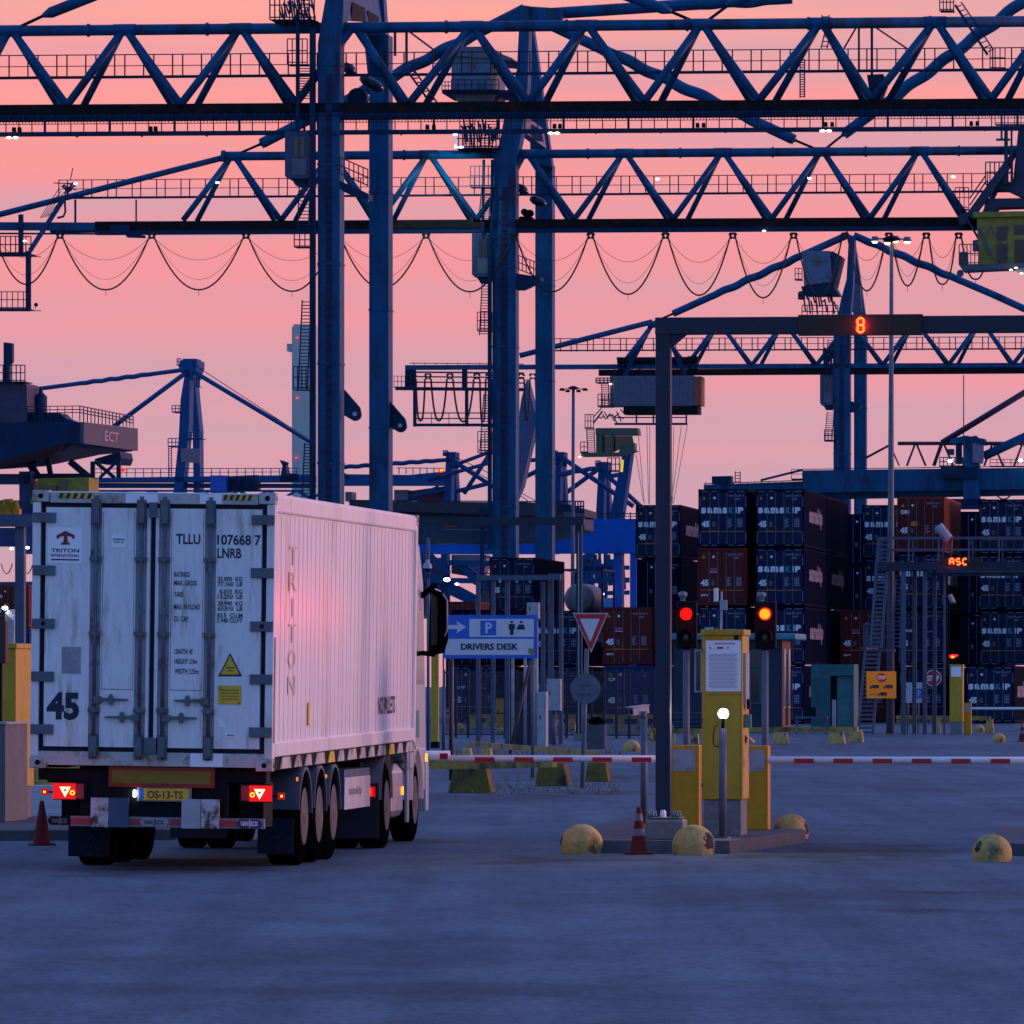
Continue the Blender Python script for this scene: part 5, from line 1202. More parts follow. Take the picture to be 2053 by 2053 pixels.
def festoon(par,G,xs,yb,bots,s=-.3,r=.05,thin=True):
    for i,x in enumerate(xs):
        m=MB()
        for dx in (-5,5):
            m.disc(G(x+dx,yb+4,s),.11,.12,10); m.disc(G(x+dx*.8,yb+10,s),.10,.12,10)
        m.bar(G(x-6,yb+2,s),G(x+6,yb+2,s),.12); m.bar(G(x-6,yb+11,s),G(x+6,yb+11,s),.10)
        m.done('cable_carrier',CABLE,par)
    for i in range(len(xs)-1):
        a,b_=xs[i]+6,xs[i+1]-6; bot=bots[i]; w_=b_-a; n=22; pts=[]; pw=2.0 if w_>60 else (2.6 if w_>30 else 3.6)
        for k in range(n+1):
            u=-1+2*k/n; u=math.copysign(abs(u)**(.8 if w_<60 else 1),u); pts.append(G(a+w_*(u+1)/2,bot-(bot-yb-12)*abs(u)**pw,s))
        m=MB(); m.path(pts,r,6); m.tube(G((a+b_)/2,bot,s),G((a+b_)/2,bot+12,s),.02,4); m.done('cable_loop',CABLE,par)
        if thin:
            m=MB()
            for fb_,rr in ((.42,.018),(.80,.014)):
                pts=[G(a+w_*k/14,(yb+12)+(bot-yb-12)*fb_*(1-(2*k/14-1)**2),s+.1) for k in range(15)]; m.path(pts,rr,4)
            m.done('thin_cable',CABLE,par)
def lights(par,G,pts,r,s=-.2,mt=LWARM,name='floodlight'):
    for x,y in pts: emit_dot(par,G(x,y,s),r,mt,name,.45)
def cylinders(par,G,segs_,r=.28,s=4):
    m=MB()
    for a,b_ in segs_:
        p=G(*a,s); q=G(*b_,s); d=(q-p).normalized(); m.path([p,p+d*.3,q-d*.3,q],r,12,[r*.5,r,r,r*.4])
    m.done('hydraulic_cylinder',mat('glossy_steel_blue',(.05,.06,.09),.2,.5),par)

def cabin(par,G,x0,y0,x1,y1,s=-.3,dep=1.4,mt=None):
    mt=mt or mat('cabin_blue_grey',(.03,.06,.13),.5)
    m=MB(); q=[(x0,y0),(x1,y0),(x1,y1),(x0+(x1-x0)*.15,y1+(y1-y0)*.02),(x0,y1-4)]
    quad(m,G,q,dep,s); c=m.done('operator_cabin',mt,par)
    w_=x1-x0; h=y1-y0; m=MB(); 
    for a in (.38,.66): quad(m,G,[(x0+w_*a,y0+h*.12),(x0+w_*(a+.16),y0+h*.12),(x0+w_*(a+.16),y0+h*.55),(x0+w_*a,y0+h*.55)],.02,s-.03)
    m.m=1; quad(m,G,[(x0+w_*.30,y0+h*.58),(x0+w_*.88,y0+h*.58),(x0+w_*.88,y0+h*.93),(x0+w_*.30,y0+h*.93)],.02,s-.03)
    m.done('window',[GLS,mat('cabin_pale_panel',(.10,.12,.16),.5)],c)
    m=MB(); quad(m,G,[(x0+w_*.25,y1),(x1,y1),(x1-w_*.05,y1+h*.16),(x0+w_*.45,y1+h*.16)],dep*.7,s+.2); m.done('cabin_base',BLUED,c)

# --- crane A: nearest, across the top of the picture
def mk(Y0): return lambda x,y,s=0: GP(x,y,Y0,s)
YA=362; G=mk(YA); o=G(660,1440); o.z=0
ca=thing('gantry_crane','nearest blue gantry crane, its truss girder crossing the top of the picture','crane',o)
truss(ca,YA,G,((-60,63),(2110,42.5)),.27,(22,250,482,946,1176,1407,1646,1875,2105),(-95,134,362,594,821,1060,1292,1521,1748,1987,2215),((0,211),(2053,197)),(-17,34,170),rd=.20)
MB().tube(G(706,56,1),G(594,206,0),.2,10).done('diagonal',BLUE,ca); MB().tube(G(716,60,1),G(815,206,0),.2,10).done('diagonal',BLUE,ca); MB().tube(G(719,60,2.2),G(805,206,2.4),.19,10).done('diagonal',BLUE,ca)
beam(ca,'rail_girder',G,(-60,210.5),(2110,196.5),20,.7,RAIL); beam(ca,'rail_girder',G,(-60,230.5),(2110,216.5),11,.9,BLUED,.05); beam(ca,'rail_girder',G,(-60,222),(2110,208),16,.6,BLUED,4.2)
m=MB(); m.bar(G(-60,234,-.12),G(2110,220,-.12),.06)
for x in range(-40,2100,29): m.bar(G(x,230-14*x/2053,-.12),G(x,241-14*x/2053,-.12),.10)
m.done('girder_stiffener',BLUED,ca,split=False)
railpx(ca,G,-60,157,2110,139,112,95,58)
m=MB(); m.bar(G(-60,270,.5),G(2110,257,.5),.5,.2,Z)
for k,(dy,t_) in enumerate(((245,.04),(250,.035))):
    m.bar(G(-60,dy,.3),G(2110,dy-14,.3),t_)
x=-40; k=0
while x<2100:
    yy=241-14*x/2053; m.bar(G(x,yy,.3),G(x,yy+28,.3),.11 if k%5==0 else .05)
    if k%5==2: m.bar(G(x+4,yy+28,-.2),G(x+14,yy+35,-.2),.09)
    for j in range(3): m.bar(G(x+7+j*7,yy+4,.3),G(x+7+j*7,yy+9,.3),.03)
    x+=26; k+=1
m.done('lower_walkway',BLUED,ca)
for xx in (27,38,301,311,856,869,1111,1122,1398,1410,1655,1668,1947,1959):
    yy=255-13*xx/2053; m=MB(); quad(m,G,[(xx-3,yy),(xx+3,yy),(xx+3.5,yy+9),(xx-3.5,yy+9)],.3,-.2); m.done('lamp_housing',DARK,ca)
lights(ca,G,((18,276),(31,276),(1104,267),(1117,267),(1649,262.5),(1662,262.5)),.14)
leg_pair(ca,YA,G,(637,681),(740,779),88,70,19)
m=MB(); quad(m,G,[(637,88),(681,88),(688,30),(690,-60),(655,-60),(652,0),(645,40)],1.7,0); m.done('tower_head',BLUE,ca)
m=MB(); quad(m,G,[(737,150),(779,160),(765,-60),(716,-60),(728,60)],1.2,19); m.done('tower_head',BLUE,ca)
m=MB(); 
m.slab([G(690,40,1.7),G(766,45,18.9),G(752,-60,18.9),G(700,-60,1.7)],-.5,A); m.done('tower_plate',BLUE,ca)
pl_=lambda x,y:G(x,y,1.7+(x-690)/76*17.2)-A*.03+A*.06
m=MB()
for q_ in ([(706,4),(731,16),(733,44),(704,42)],[(737,21),(758,33),(759,46),(738,45)]): m.slab([pl_(*p_) for p_ in q_][::-1],-.03,A)
m.done('opening_shade',DARK,ca)  # dark slabs on the plate paint in the blackness of the openings
stay(ca,G,(85,32),(700,-210),.28,None,s=1); rod(ca,G,(86,32),(22,62),.08,1)
stay(ca,G,(1347,24),(760,-190),.28,None,s=1); rod(ca,G,(1347,24),(1407,50),.08,1); rod(ca,G,(1407,50),(1458,12),.08,1); stay(ca,G,(1456,12),(1700,-100),.28,None,s=1)
cylinders(ca,G,(((690,128),(712,150)),((723,155),(768,181))))
MB().lathe(G(716,196,3),[(.5,0),(.5,.8)],14,D,A).done('sheave',BLUED,ca)
cabin(ca,G,571,263,619,357)
m=MB(); stair(m,G,597,200,600,130,28,14,-.6); cage(m,G,576,78,616,130,-.8,4); cage(m,G,541,-14,630,40,-.8,9,.06,2.0); 
for i in range(16): m.bar(G(560+i*4.3,rnd.uniform(-5,20),1),G(566+i*4.4,rnd.uniform(15,44),.4),.07)
stair(m,G,604,60,604,-10,16,10,-.4); m.bar(G(597,262,-.5),G(597,20,-.5),.18); m.bar(G(627,1100,-.3),G(627,60,-.3),.28)
stair(m,G,598,780,606,602,18,26,-.7); cage(m,G,588,735,622,782,-.8,4); stair(m,G,605,1010,611,888,16,20,-.7); cage(m,G,590,468,622,496,-.8,3); stair(m,G,596,468,600,372,22,14,-.7)
m.done('access_ladder',BLUED,ca)
m=MB(); 
for i in range(7): m.bar(G(681+i*9.4,350+i*4,-3+i*.2),G(681+i*9.4,315+i*4,-3+i*.2),.05)
for k in (0,16,32): m.bar(G(681,315+k,-3),G(738,340+k,-1.6),.05)
quad(m,G,[(681,362),(738,388),(738,400),(690,385),(681,378)],1.6,-2.4); m.done('side_platform',BLUED,ca)
for (xa,ya,s_) in ((690,781,.0),(781,804,19)):
    m=MB(); n=16; cx,cy=(xa+21,ya+47) 
    pts=[(xa,ya),(xa+31,ya+36)]+[(cx+13*math.cos(R(a)),cy+3+13*math.sin(R(a))) for a in (-20,10,40,70,100)]+[(xa,ya+52)]
    quad(m,G,pts,.3,s_+.4); m.m=1; m.disc(G(cx,cy+2,s_+.35),.11,.04,12); m.done('sheave_bracket',[BLUED,mat('bare_bright_steel',(.5,.42,.42),.4)],ca)
m=MB(); m.bar(G(792,65,-.2),G(792,112,-.2),.12); m.bar(G(815,65,-.2),G(815,130,-.2),.12); m.bar(G(820,63,-.2),G(875,104,-.2),.09); m.bar(G(815,140,1),G(880,230,1),.10); m.bar(G(830,140,1),G(892,228,1),.08)
for i in range(9): m.bar(G(820+i*6,148+i*9,1),G(832+i*6.3,148+i*8.6,1),.06)
m.done('mast_bracing',BLUED,ca)
m=MB(); m.bar(G(1719,155,.4),G(1748,205,.4),.1); m.bar(G(1722,52,.5),G(1722,140,.5),.10); m.bar(G(1748,52,.5),G(1748,150,.5),.12); m.bar(G(1716,56,.5),G(1692,97,.5),.08); m.bar(G(1757,56,.5),G(1818,97,.5),.08); quad(m,G,[(1738,150),(1770,148),(1776,170),(1765,198),(1745,198)],1.5,.6); m.done('winch_frame',BLUED,ca)
m=MB(); stair(m,G,1604,196,1604,118,9,16,-.3); stair(m,G,1648,60,1648,30,14,4,.2); stair(m,G,1646,97,1655,60,12,4,.2); m.done('access_ladder',BLUED,ca)
# right upper stair of crane A
m=MB(); cage(m,G,1884,-10,1912,22,0,4); m.bar(G(1915,10,0),G(1980,110,0),.12); m.bar(G(1927,4,0),G(1992,100,0),.07)
for i in range(11): m.bar(G(1918+i*6.2,14+i*9,0),G(1928+i*6.2,10+i*9,0),.05)
cage(m,G,1985,96,2015,140,.2,3); m.done('access_stair',BLUED,ca)
# --- crane B
YB=452; G=mk(YB); o=G(1010,1440); o.z=0
cb2=thing('gantry_crane','second blue gantry crane with black cable loops hanging from its girder','crane',o)
truss(cb2,YB,G,((444,313.5),(2110,301)),.27,(467,664,859,1055,1252,1449,1648,1844,2041),(366,563,760,955,1151,1350,1547,1744,1940,2140),((0,443),(2053,435)),(-12,29,120),rd=.18)
MB().tube(G(452,315,1),G(-60,445,1),.19,12).done('top_chord',BLUE,cb2); MB().tube(G(444,313,1),G(452,313,1),.36,12).done('chord_node',BLUE,cb2)
beam(cb2,'rail_girder',G,(190,444),(2110,434),17,.8,RAIL); beam(cb2,'rail_girder',G,(190,461),(2110,451),9,.9,BLUED,.05); beam(cb2,'rail_girder',G,(-60,445),(196,446),15,.9,BLUE,.02); beam(cb2,'rail_girder',G,(-60,466),(190,467),3,.4,BLUED,.02)
beam(cb2,'rail_girder',G,(100,452),(2110,441),14,.6,BLUED,4.2)
railpx(cb2,G,118,397,2110,383,361,347,49)
m=MB(); quad(m,G,[(220,451),(260,451),(260,468),(220,468)],.1,-.2); quad(m,G,[(248,468),(290,472),(290,477),(255,476)],.4,-.2); m.bar(G(151,400,1.5),G(151,446,1.5),.12); m.bar(G(273,400,1.5),G(273,446,1.5),.09); m.path([G(130,403,1.5),G(131,425,1.5),G(127,434,1.5),G(115,437,1.5)],.07,6); m.done('girder_fittings',BLUED,cb2)
MB().bar(G(128,398,0),G(60,503,0),.32,.25).done('end_strut',BLUE,cb2)
m=MB(); 
for k in range(5): m.bar(G(80+k*4,438-k*1,0),G(118+k*5,378+k*4,0),.04)
for i in range(14): m.bar(G(118+rnd.uniform(0,30),362+rnd.uniform(0,30),0),G(122+rnd.uniform(0,34),366+rnd.uniform(0,34),0),.07)
m.bar(G(141,362,0),G(146,337,0),.05); m.bar(G(108,367,0),G(150,368,0),.06); m.done('end_platform_gear',BLUED,cb2)
m=MB(); cage(m,G,-30,474,62,510,0,9,.06,2); m.bar(G(42,430,0),G(42,510,0),.28); m.bar(G(57,503,0),G(57,622,0),.30); cage(m,G,-30,585,58,620,0,8,.05,2); m.bar(G(-40,511,0),G(62,511,0),.22); m.bar(G(-40,621,0),G(60,621,0),.20); m.bar(G(60,623,0),G(82,623,0),.05); m.bar(G(60,514,0),G(82,515,0),.05); m.disc(G(72,611,0),.13,.05,10); m.bar(G(72,611,0),G(70,620,0),.04)
m.done('service_platform',BLUED,cb2)
lights(cb2,G,((152,368),(436,366),(1318,359),(1623,357.5),(1911,354.5)),.12,-.2,LWH); lights(cb2,G,((50,483),(1532,463)),.12)
leg_pair(cb2,YB,G,(987,1034),(1073,1107),325,330,19)
m=MB(); quad(m,G,[(987,325),(1034,325),(1047,262),(1058,170),(1061,12),(1043,10),(1036,140),(1010,240),(1002,285)],1.7,0); m.done('tower_head',BLUE,cb2)
m=MB(); quad(m,G,[(1064,325),(1107,335),(1093,235),(1078,120),(1062,12),(1052,20),(1058,150)],1.2,18); m.done('tower_head',BLUE,cb2)
m=MB(); m.slab([G(1048,262,1.7),G(1098,300,18.5),G(1092,260,18.5),G(1050,230,1.7)],-.5,A); quad(m,G,[(1055,270),(1075,282),(1090,284),(1086,262),(1054,240)],.4,8); m.done('tower_plate',mat('dusk_tinted_plate',(.14,.13,.22),.45),cb2)  # pink dusk light on these plates is put into their colour
m=MB(); quad(m,G,[(1050,12),(1130,17),(1125,40),(1060,48),(1010,48),(1045,12)],1.0,.3); m.done('apex_node',BLUE,cb2)
stay(cb2,G,(520,290),(1052,18),.34,(.22,.84),s=1); rod(cb2,G,(520,290),(467,313),.08,1)
stay(cb2,G,(1596,282),(1062,30),.34,(.10,.74),s=1); rod(cb2,G,(1596,282),(1648,304),.08,1)
stay(cb2,G,(1588,-4),(1062,30),.36,(.05,.35),s=1.6,capa=False)
stay(cb2,G,(1688,272),(2140,-62),.34,(.1,.9),s=1); rod(cb2,G,(1688,272),(1648,304),.08,1)
cylinders(cb2,G,(((1037,371),(1058,390)),((1063,397),(1095,411))))
m=MB(); 
for dx,dy in ((-5,0),(6,2),(0,8)): m.disc(G(1056+dx,425+dy,4),.22,.5,12)
m.disc(G(1045,440,3.4),.2,.5,10); m.disc(G(1064,441,3.4),.2,.5,10); m.done('sheave_block',DARK,cb2)
# machinery house on the tower
HG=mat('machinery_house_grey',(.10,.15,.24),.55,dirt=(.05,.06,.10),dscale=.6)
m=MB(); quad(m,G,[(905,108),(985,106),(985,182),(905,184)],7,-1); h_=m.done('machinery_house',HG,cb2)
m=MB(); quad(m,G,[(899,94),(984,93),(1000,106),(1026,116),(1028,121),(896,110)],7,-1.2); m.done('house_roof',mat('house_roof_grey',(.10,.12,.18),.5),h_)
m=MB(); quad(m,G,[(941,116),(952,115),(952,136),(941,136)],.05,-1.1); m.done('window',GLS,h_)
m=MB(); quad(m,G,[(886,182),(1032,180),(1032,186),(886,187)],6,-1.4); cage(m,G,886,164,905,182,-1.6,3); cage(m,G,905,160,1000,182,-1.6,7,.05,1); m.done('house_platform',BLUED,h_)
m=MB(); quad(m,G,[(905,187),(995,186),(985,202),(915,202)],5,-1); m.done('house_base',mat('house_base_grey',(.09,.08,.10),.6),h_)
m=MB(); cage(m,G,912,262,1002,297,-.8,12,.07,2.4); stair(m,G,930,297,930,240,22,10,.6); stair(m,G,960,300,975,236,25,12,.6)
for i in range(18): m.bar(G(925+i*4.2,rnd.uniform(236,262),1),G(930+i*4,rnd.uniform(255,296),.3),.10)
cage(m,G,943,333,988,376,-.8,5); stair(m,G,960,440,966,376,20,14,-.6); m.bar(G(968,470,-.4),G(970,320,-.4),.16); m.bar(G(985,470,-.4),G(987,320,-.4),.16)
stair(m,G,961,672,967,560,18,20,-.7); cage(m,G,957,626,986,664,-.8,4); stair(m,G,962,905,970,790,18,22,-.7); cage(m,G,958,865,986,908,-.8,4); m.bar(G(982,1100,-.3),G(982,470,-.3),.24)
m.done('access_ladder',BLUED,cb2)
cabin(cb2,G,946,467,984,554)
m=MB()
for i in range(7): m.bar(G(1040+i*7.5,540+i*3,-3+i*.2),G(1040+i*7.5,512+i*3,-3+i*.2),.05)
for k in (0,14,28): m.bar(G(1040,512+k,-3),G(1085,530+k,-1.6),.05)
quad(m,G,[(1034,548),(1083,555),(1083,562),(1058,575),(1046,580),(1034,580)],1.6,-2.2); m.done('side_platform',BLUED,cb2)
emit_dot(cb2,G(913,268,-1.2),.16,LWH,'floodlight'); m=MB(); quad(m,G,[(911,272),(915,272),(915,297),(911,297)],.1,-1.3); quad(m,G,[(915,293),(930,292),(930,297),(915,297)],.1,-1.3); m.done('emissive_railing',mat('emissive_white_rail',(.7,.75,.8),.5,emit=(.5,.65,.75),es=.5,var=0),cb2)  # floodlight falling on the railing is put in as emission
pl=bpy.data.lights.new('platform_light','SPOT'); pl.energy=1500; pl.color=(.62,.95,1); pl.shadow_soft_size=.15; pl.spot_size=R(80); pl.spot_blend=.6
po=bpy.data.objects.new('platform_light',pl); S.collection.objects.link(po); po.parent=cb2; po.location=G(915,285,-3.5)-cb2.location; po.rotation_euler=(G(905,400,.5)-G(915,285,-3.5)).to_track_quat('-Z','Y').to_euler()
festoon(cb2,G,(-15,120,304,493,678,854,1030,1184,1334,1469,1591,1694,1782,1857,1922,1990),466,(570,581,581,584,578,585,585,590,592,597,593,583,573,570,560))
# trolley and yellow cab at the right edge of crane B
tro=thing('crane_trolley','dark trolley with olive yellow operator cab hanging at the right picture edge','trolley',G(2000,540,-2))
m=MB(); quad(m,G,[(1958,432),(2130,430),(2130,532),(1962,540),(1960,480)],3.2,-2); c_=m.done('cab',YELG,tro)
m=MB(); quad(m,G,[(1951,425),(2130,422),(2130,432),(1951,436)],3.8,-2.3); m.done('cab_roof',YELG,c_)
m=MB(); quad(m,G,[(1999,454),(2019,453),(2019,482),(1999,482)],.05,-2.05); quad(m,G,[(2000,490),(2019,490),(2019,530),(2000,530)],.05,-2.05); quad(m,G,[(2033,452),(2080,452),(2080,470),(2033,470)],.05,-2.05); quad(m,G,[(2034,480),(2080,480),(2080,530),(2034,530)],.05,-2.05); m.done('window',GLS,c_)
m=MB(); 
for x in (1997,2009,2020): m.bar(G(x,488,-2.2),G(x,532,-2.2),.05)
m.bar(G(1962,455,-2.2),G(1990,520,-2.2),.12); m.bar(G(1985,452,-2.2),G(2010,495,-2.2),.08); m.done('cab_frame',GREY,c_)
m=MB(); cage(m,G,1923,490,1962,531,-2.4,5,.06,2.4); quad(m,G,[(1922,530),(2060,527),(2060,537),(1930,543)],2.6,-2.4); quad(m,G,[(1923,505),(1940,505),(1940,528),(1923,528)],.8,-2.2); quad(m,G,[(1950,482),(1961,480),(1961,503),(1950,503)],.8,-2.0); m.disc(G(1925,548,-2.2),.22,.2,10); m.done('platform',mat('trolley_grey',(.08,.10,.13),.5),tro)
m=MB(); cage(m,G,1976,325,2030,370,-1,6,.07,3); m.bar(G(2017,250,-1),G(2017,368,-1),.22); m.bar(G(2028,250,-1),G(2028,368,-1),.12); m.bar(G(1976,352,-1),G(1944,398,-1),.08); m.bar(G(1978,362,-1),G(1944,412,-1),.08); quad(m,G,[(1975,368),(2130,362),(2130,392),(2050,395),(2020,380),(1985,376)],3,-.8); quad(m,G,[(2042,255),(2130,255),(2130,372),(2030,372)],3,-.6)
cage(m,G,1915,376,1942,420,-1.2,3); cage(m,G,1995,212,2060,250,-1,5); m.bar(G(1998,216,-1),G(2022,215,-1),.2); m.bar(G(1997,280,-1),G(2025,280,-1),.14); m.bar(G(2008,215,-1),G(2008,280,-1),.12); quad(m,G,[(1975,398),(2130,396),(2130,412),(2000,416),(1984,432),(1972,430)],2.5,-1); m.bar(G(1944,435,-1),G(2020,330,-1),.55,.5); m.bar(G(1940,440,-1.4),G(1985,520,-1.4),.14); quad(m,G,[(1920,432),(1940,425),(1942,446),(1924,452)],1,-1.3)
m.done('trolley_frame',mat('trolley_dark_blue',(.012,.028,.075),.5,dirt=(.03,.02,.03)),tro)
m=MB(); quad(m,G,[(2035,542),(2100,520),(2100,545),(2045,548)],.5,-2.6); m.done('lamp_bracket',LGREY,tro); lights(tro,G,((2037,537),(2027,541),(2048,548)),.11,-2.8)
# --- crane C
YC=664; G=mk(YC); o=G(1690,1440); o.z=0
cc=thing('gantry_crane','third blue gantry crane behind the gate beam and its red 8','crane',o)
truss(cc,YC,G,((1306,651),(2110,646)),.26,(1311,1442,1572,1704,1835,1967,2098),(1245,1376,1507,1637,1770,1902,2031,2160),((1250,732),(2053,729)),(-3,18,90),rd=.2)
MB().tube(G(1308,645,1),G(1042,713,1),.25,12).done('top_chord',BLUE,cc)
beam(cc,'rail_girder',G,(812,732),(2110,727),9,1.0,BLUE); beam(cc,'rail_girder',G,(1200,741),(2110,736),12,1.0,RAIL,.04)
railpx(cc,G,1112,703,2110,699,679,675,33,s=2,t=.07,name='walkway')
m=MB(); m.bar(G(822,728,0),G(1050,730,0),.07)
for x in range(830,1050,22): m.bar(G(x,727,0),G(x,733,0),.05)
m.done('walkway',BLUED,cc)
m=MB()
for y,t_ in ((746,.14),(755,.12),(766,.12),(779,.30)): m.bar(G(812 if y<779 else 793,y,0),G(1050,y+2,0),t_)
cage(m,G,790,754,812,778,0,3)
for x0,x1,y0,y1 in ((812,833,733,782),(828,834,780,855),(926,936,735,782),(932,938,780,855),(1034,1040,780,830)): quad(m,G,[(x0,y0),(x1,y0),(x1,y1),(x0,y1)],.5,.1)
for y,t_ in ((828,.10),(839,.10),(852,.26)): m.bar(G(830,y,0),G(1010,y,0),t_)
for x in (865,900,965): m.bar(G(x,828,.5),G(x,852,.5),.06)
m.done('service_frame',BLUED,cc)
festoon(cc,G,(828,858,902,956,980,1003,1025,1045,1068,1092),748,(843,843,845,845,848,846,850,842,838),r=.09,thin=False)
leg_pair(cc,YC,G,(1671,1704),(1712,1736),640,640,19)
m=MB(); quad(m,G,[(1678,640),(1704,640),(1710,580),(1714,474),(1702,470),(1697,560),(1686,600)],1.7,0); quad(m,G,[(1711,640),(1736,640),(1722,540),(1712,474),(1706,480)],1.2,18); m.done('tower_head',BLUE,cc)
m=MB(); quad(m,G,[(1708,626),(1729,626),(1724,572),(1709,562)],.4,8); m.done('tower_plate',mat('dusk_tinted_plate',(.14,.13,.22),.45),cc)
stay(cc,G,(1347,630),(1702,470),.33,(.22,.75),s=1); rod(cc,G,(1347,630),(1307,647),.10,1); stay(cc,G,(1990,590),(1712,472),.33,(.25,.95),s=1,capa=False); stay(cc,G,(2110,645),(1990,590),.33,None,s=1,capa=False)
m=MB(); quad(m,G,[(1608,503),(1665,503),(1668,565),(1612,572)],6,-1); h_=m.done('machinery_house',HG,cc); m=MB(); quad(m,G,[(1633,517),(1643,516),(1643,531),(1633,531)],.05,-1.1); m.done('window',GLS,h_)
m=MB(); quad(m,G,[(1668,503),(1686,513),(1672,572),(1668,572)],5,-.9); quad(m,G,[(1606,574),(1668,566),(1680,590),(1610,590)],5,-.8); cage(m,G,1594,538,1608,562,-1.4,2,.07); cage(m,G,1608,612,1680,640,-1,7,.08,2); 
for i in range(14): m.bar(G(1612+i*4.6,rnd.uniform(585,605),0),G(1615+i*4.8,rnd.uniform(600,636),0),.14)
cage(m,G,1602,586,1612,600,-1.2,2,.2); m.done('house_platform',BLUED,h_)
cabin(cc,G,1644,751,1670,812); m=MB(); stair(m,G,1654,884,1658,826,14,14,-.6,.07); cage(m,G,1653,862,1675,885,-.8,3,.07); stair(m,G,1655,752,1660,680,14,16,-.4,.07)
for i in range(10): m.bar(G(1650+i*2.4,rnd.uniform(690,712),-.3),G(1652+i*2.2,rnd.uniform(712,748),-.3),.10)
quad(m,G,[(1704,803),(1726,812),(1722,822),(1712,826),(1704,826)],1.4,-2); m.done('access_ladder',BLUED,cc)
# trolley of crane C (grey machinery box with cab)
tro=thing('crane_trolley','grey ribbed machinery house and small green cab hanging left of the gate post','trolley',G(1300,850,-2))
m=MB(); a=G(1223,814,-2.5); w_=(G(1390,814,-2.5)-a).length; h=60/F*YC; m.obox(a,w_,3.6,h)
for i in range(26): m.obox(a+A*(i*w_/26+.05)-D*.05+Z*.1,w_/52,.05,h-.2)
hb=m.done('machinery_house',mat('trolley_house_grey',(.095,.12,.19),.5),tro)
m=MB(); m.obox(a+A*(w_+.02)+Z*.03,.68,3.4,h-.1); m.done('end_panel',mat('orange_brown_panel',(.26,.085,.05),.6),hb)
m=MB(); m.obox(a-Z*.72+A*1.2,w_-.8,3.4,.70); m.done('underframe',DARK,tro)
m=MB()
for y in (837,850): m.bar(G(1232,y,-2),G(1378,y,-2),.20 if y>840 else .10)
for x in (1276,1310,1346,1376): m.bar(G(x,830,-2),G(x,852,-2),.14)
for x0,y0,x1,y1 in ((1275,702,1254,754),(1352,702,1374,754)): m.bar(G(x0,y0,-2.3),G(x1,y1,-2.3),.42,.35)
for i in range(9): m.bar(G(1232+i*18,753,-2),G(1232+i*18,730,-2),.07)
m.bar(G(1225,731,-2),G(1395,731,-2),.07); m.bar(G(1270,733,-2),G(1297,750,-2),.1); m.done('frame',BLUED,tro)
m=MB(); m.lathe(G(1243,724,0),[(.2,0),(.36,.05),(.36,6.4),(.2,6.5)],14,A,D); quad(m,G,[(1236,716),(1262,716),(1262,752),(1240,752)],1,0); quad(m,G,[(1378,714),(1398,714),(1398,735),(1392,752),(1378,752)],1,0); m.done('hoist_drum',DARK,tro)
cabg=mat('dusk_green_cab',(.055,.10,.07),.5,dirt=(.04,.06,.05)); m=MB(); quad(m,G,[(1194,858),(1278,858),(1280,872),(1194,872)],2.4,-2.6); quad(m,G,[(1195,872),(1207,872),(1207,908),(1195,908)],2,-2.5); quad(m,G,[(1164,907),(1250,907),(1276,903),(1250,914),(1166,915)],2.4,-2.6); quad(m,G,[(1225,873),(1230,873),(1230,907),(1225,907)],.3,-2.5); quad(m,G,[(1246,890),(1272,888),(1272,905),(1240,908)],2,-2.4); m.done('cab',cabg,tro)
m=MB(); quad(m,G,[(1207,874),(1225,874),(1225,907),(1207,907)],.1,-1.5); quad(m,G,[(1230,874),(1268,874),(1271,890),(1245,900),(1230,907)],.1,-1.7); m.done('window',GLS,tro)
m=MB(); cage(m,G,1173,831,1190,860,-2.6,3,.07); stair(m,G,1178,907,1176,860,15,11,-2.6,.08); cage(m,G,1164,886,1178,908,-2.6,2,.07); m.bar(G(1190,836,-2.5),G(1206,818,-2.5),.09); m.bar(G(1190,848,-2.5),G(1208,824,-2.5),.14); cage(m,G,1199,790,1226,816,-2.6,4,.08,2); cage(m,G,1195,758,1226,768,-2.6,4,.10,2); stair(m,G,1208,815,1206,770,14,10,-2.2,.08)
for i in range(12): m.bar(G(1200+i*4,rnd.uniform(820,840),-2),G(1206+i*4.4,rnd.uniform(828,852),-2),.10)
cage(m,G,1218,918,1242,946,-2.4,3,.08); m.done('cab_stairs',GREYD,tro)
MB().bar(G(1246,946,-2.5),G(1248,922,-2.5),.22).done('emissive_handrail',mat('emissive_yellow_rail',(.7,.5,.05),.5,emit=(.9,.62,.03),es=.7,var=0),tro); lights(tro,G,((1224,770),(1162,916)),.14,-2.8)  # the handrail is no lamp; light on it is painted as emission
m=MB()
for x0,y0,x1,y1 in ((1280,875,1292,1010),(1297,854,1300,1010),(1303,854,1302,1010),(1275,910,1290,1005),(1351,855,1348,1010),(1366,855,1346,1010),(1378,852,1350,1010)): m.tube(G(x0,y0,-1),G(x1,y1,-1),.035,4)
m.done('hoist_rope',mat('dusk_rope',(.10,.06,.08),.6,var=0),tro)

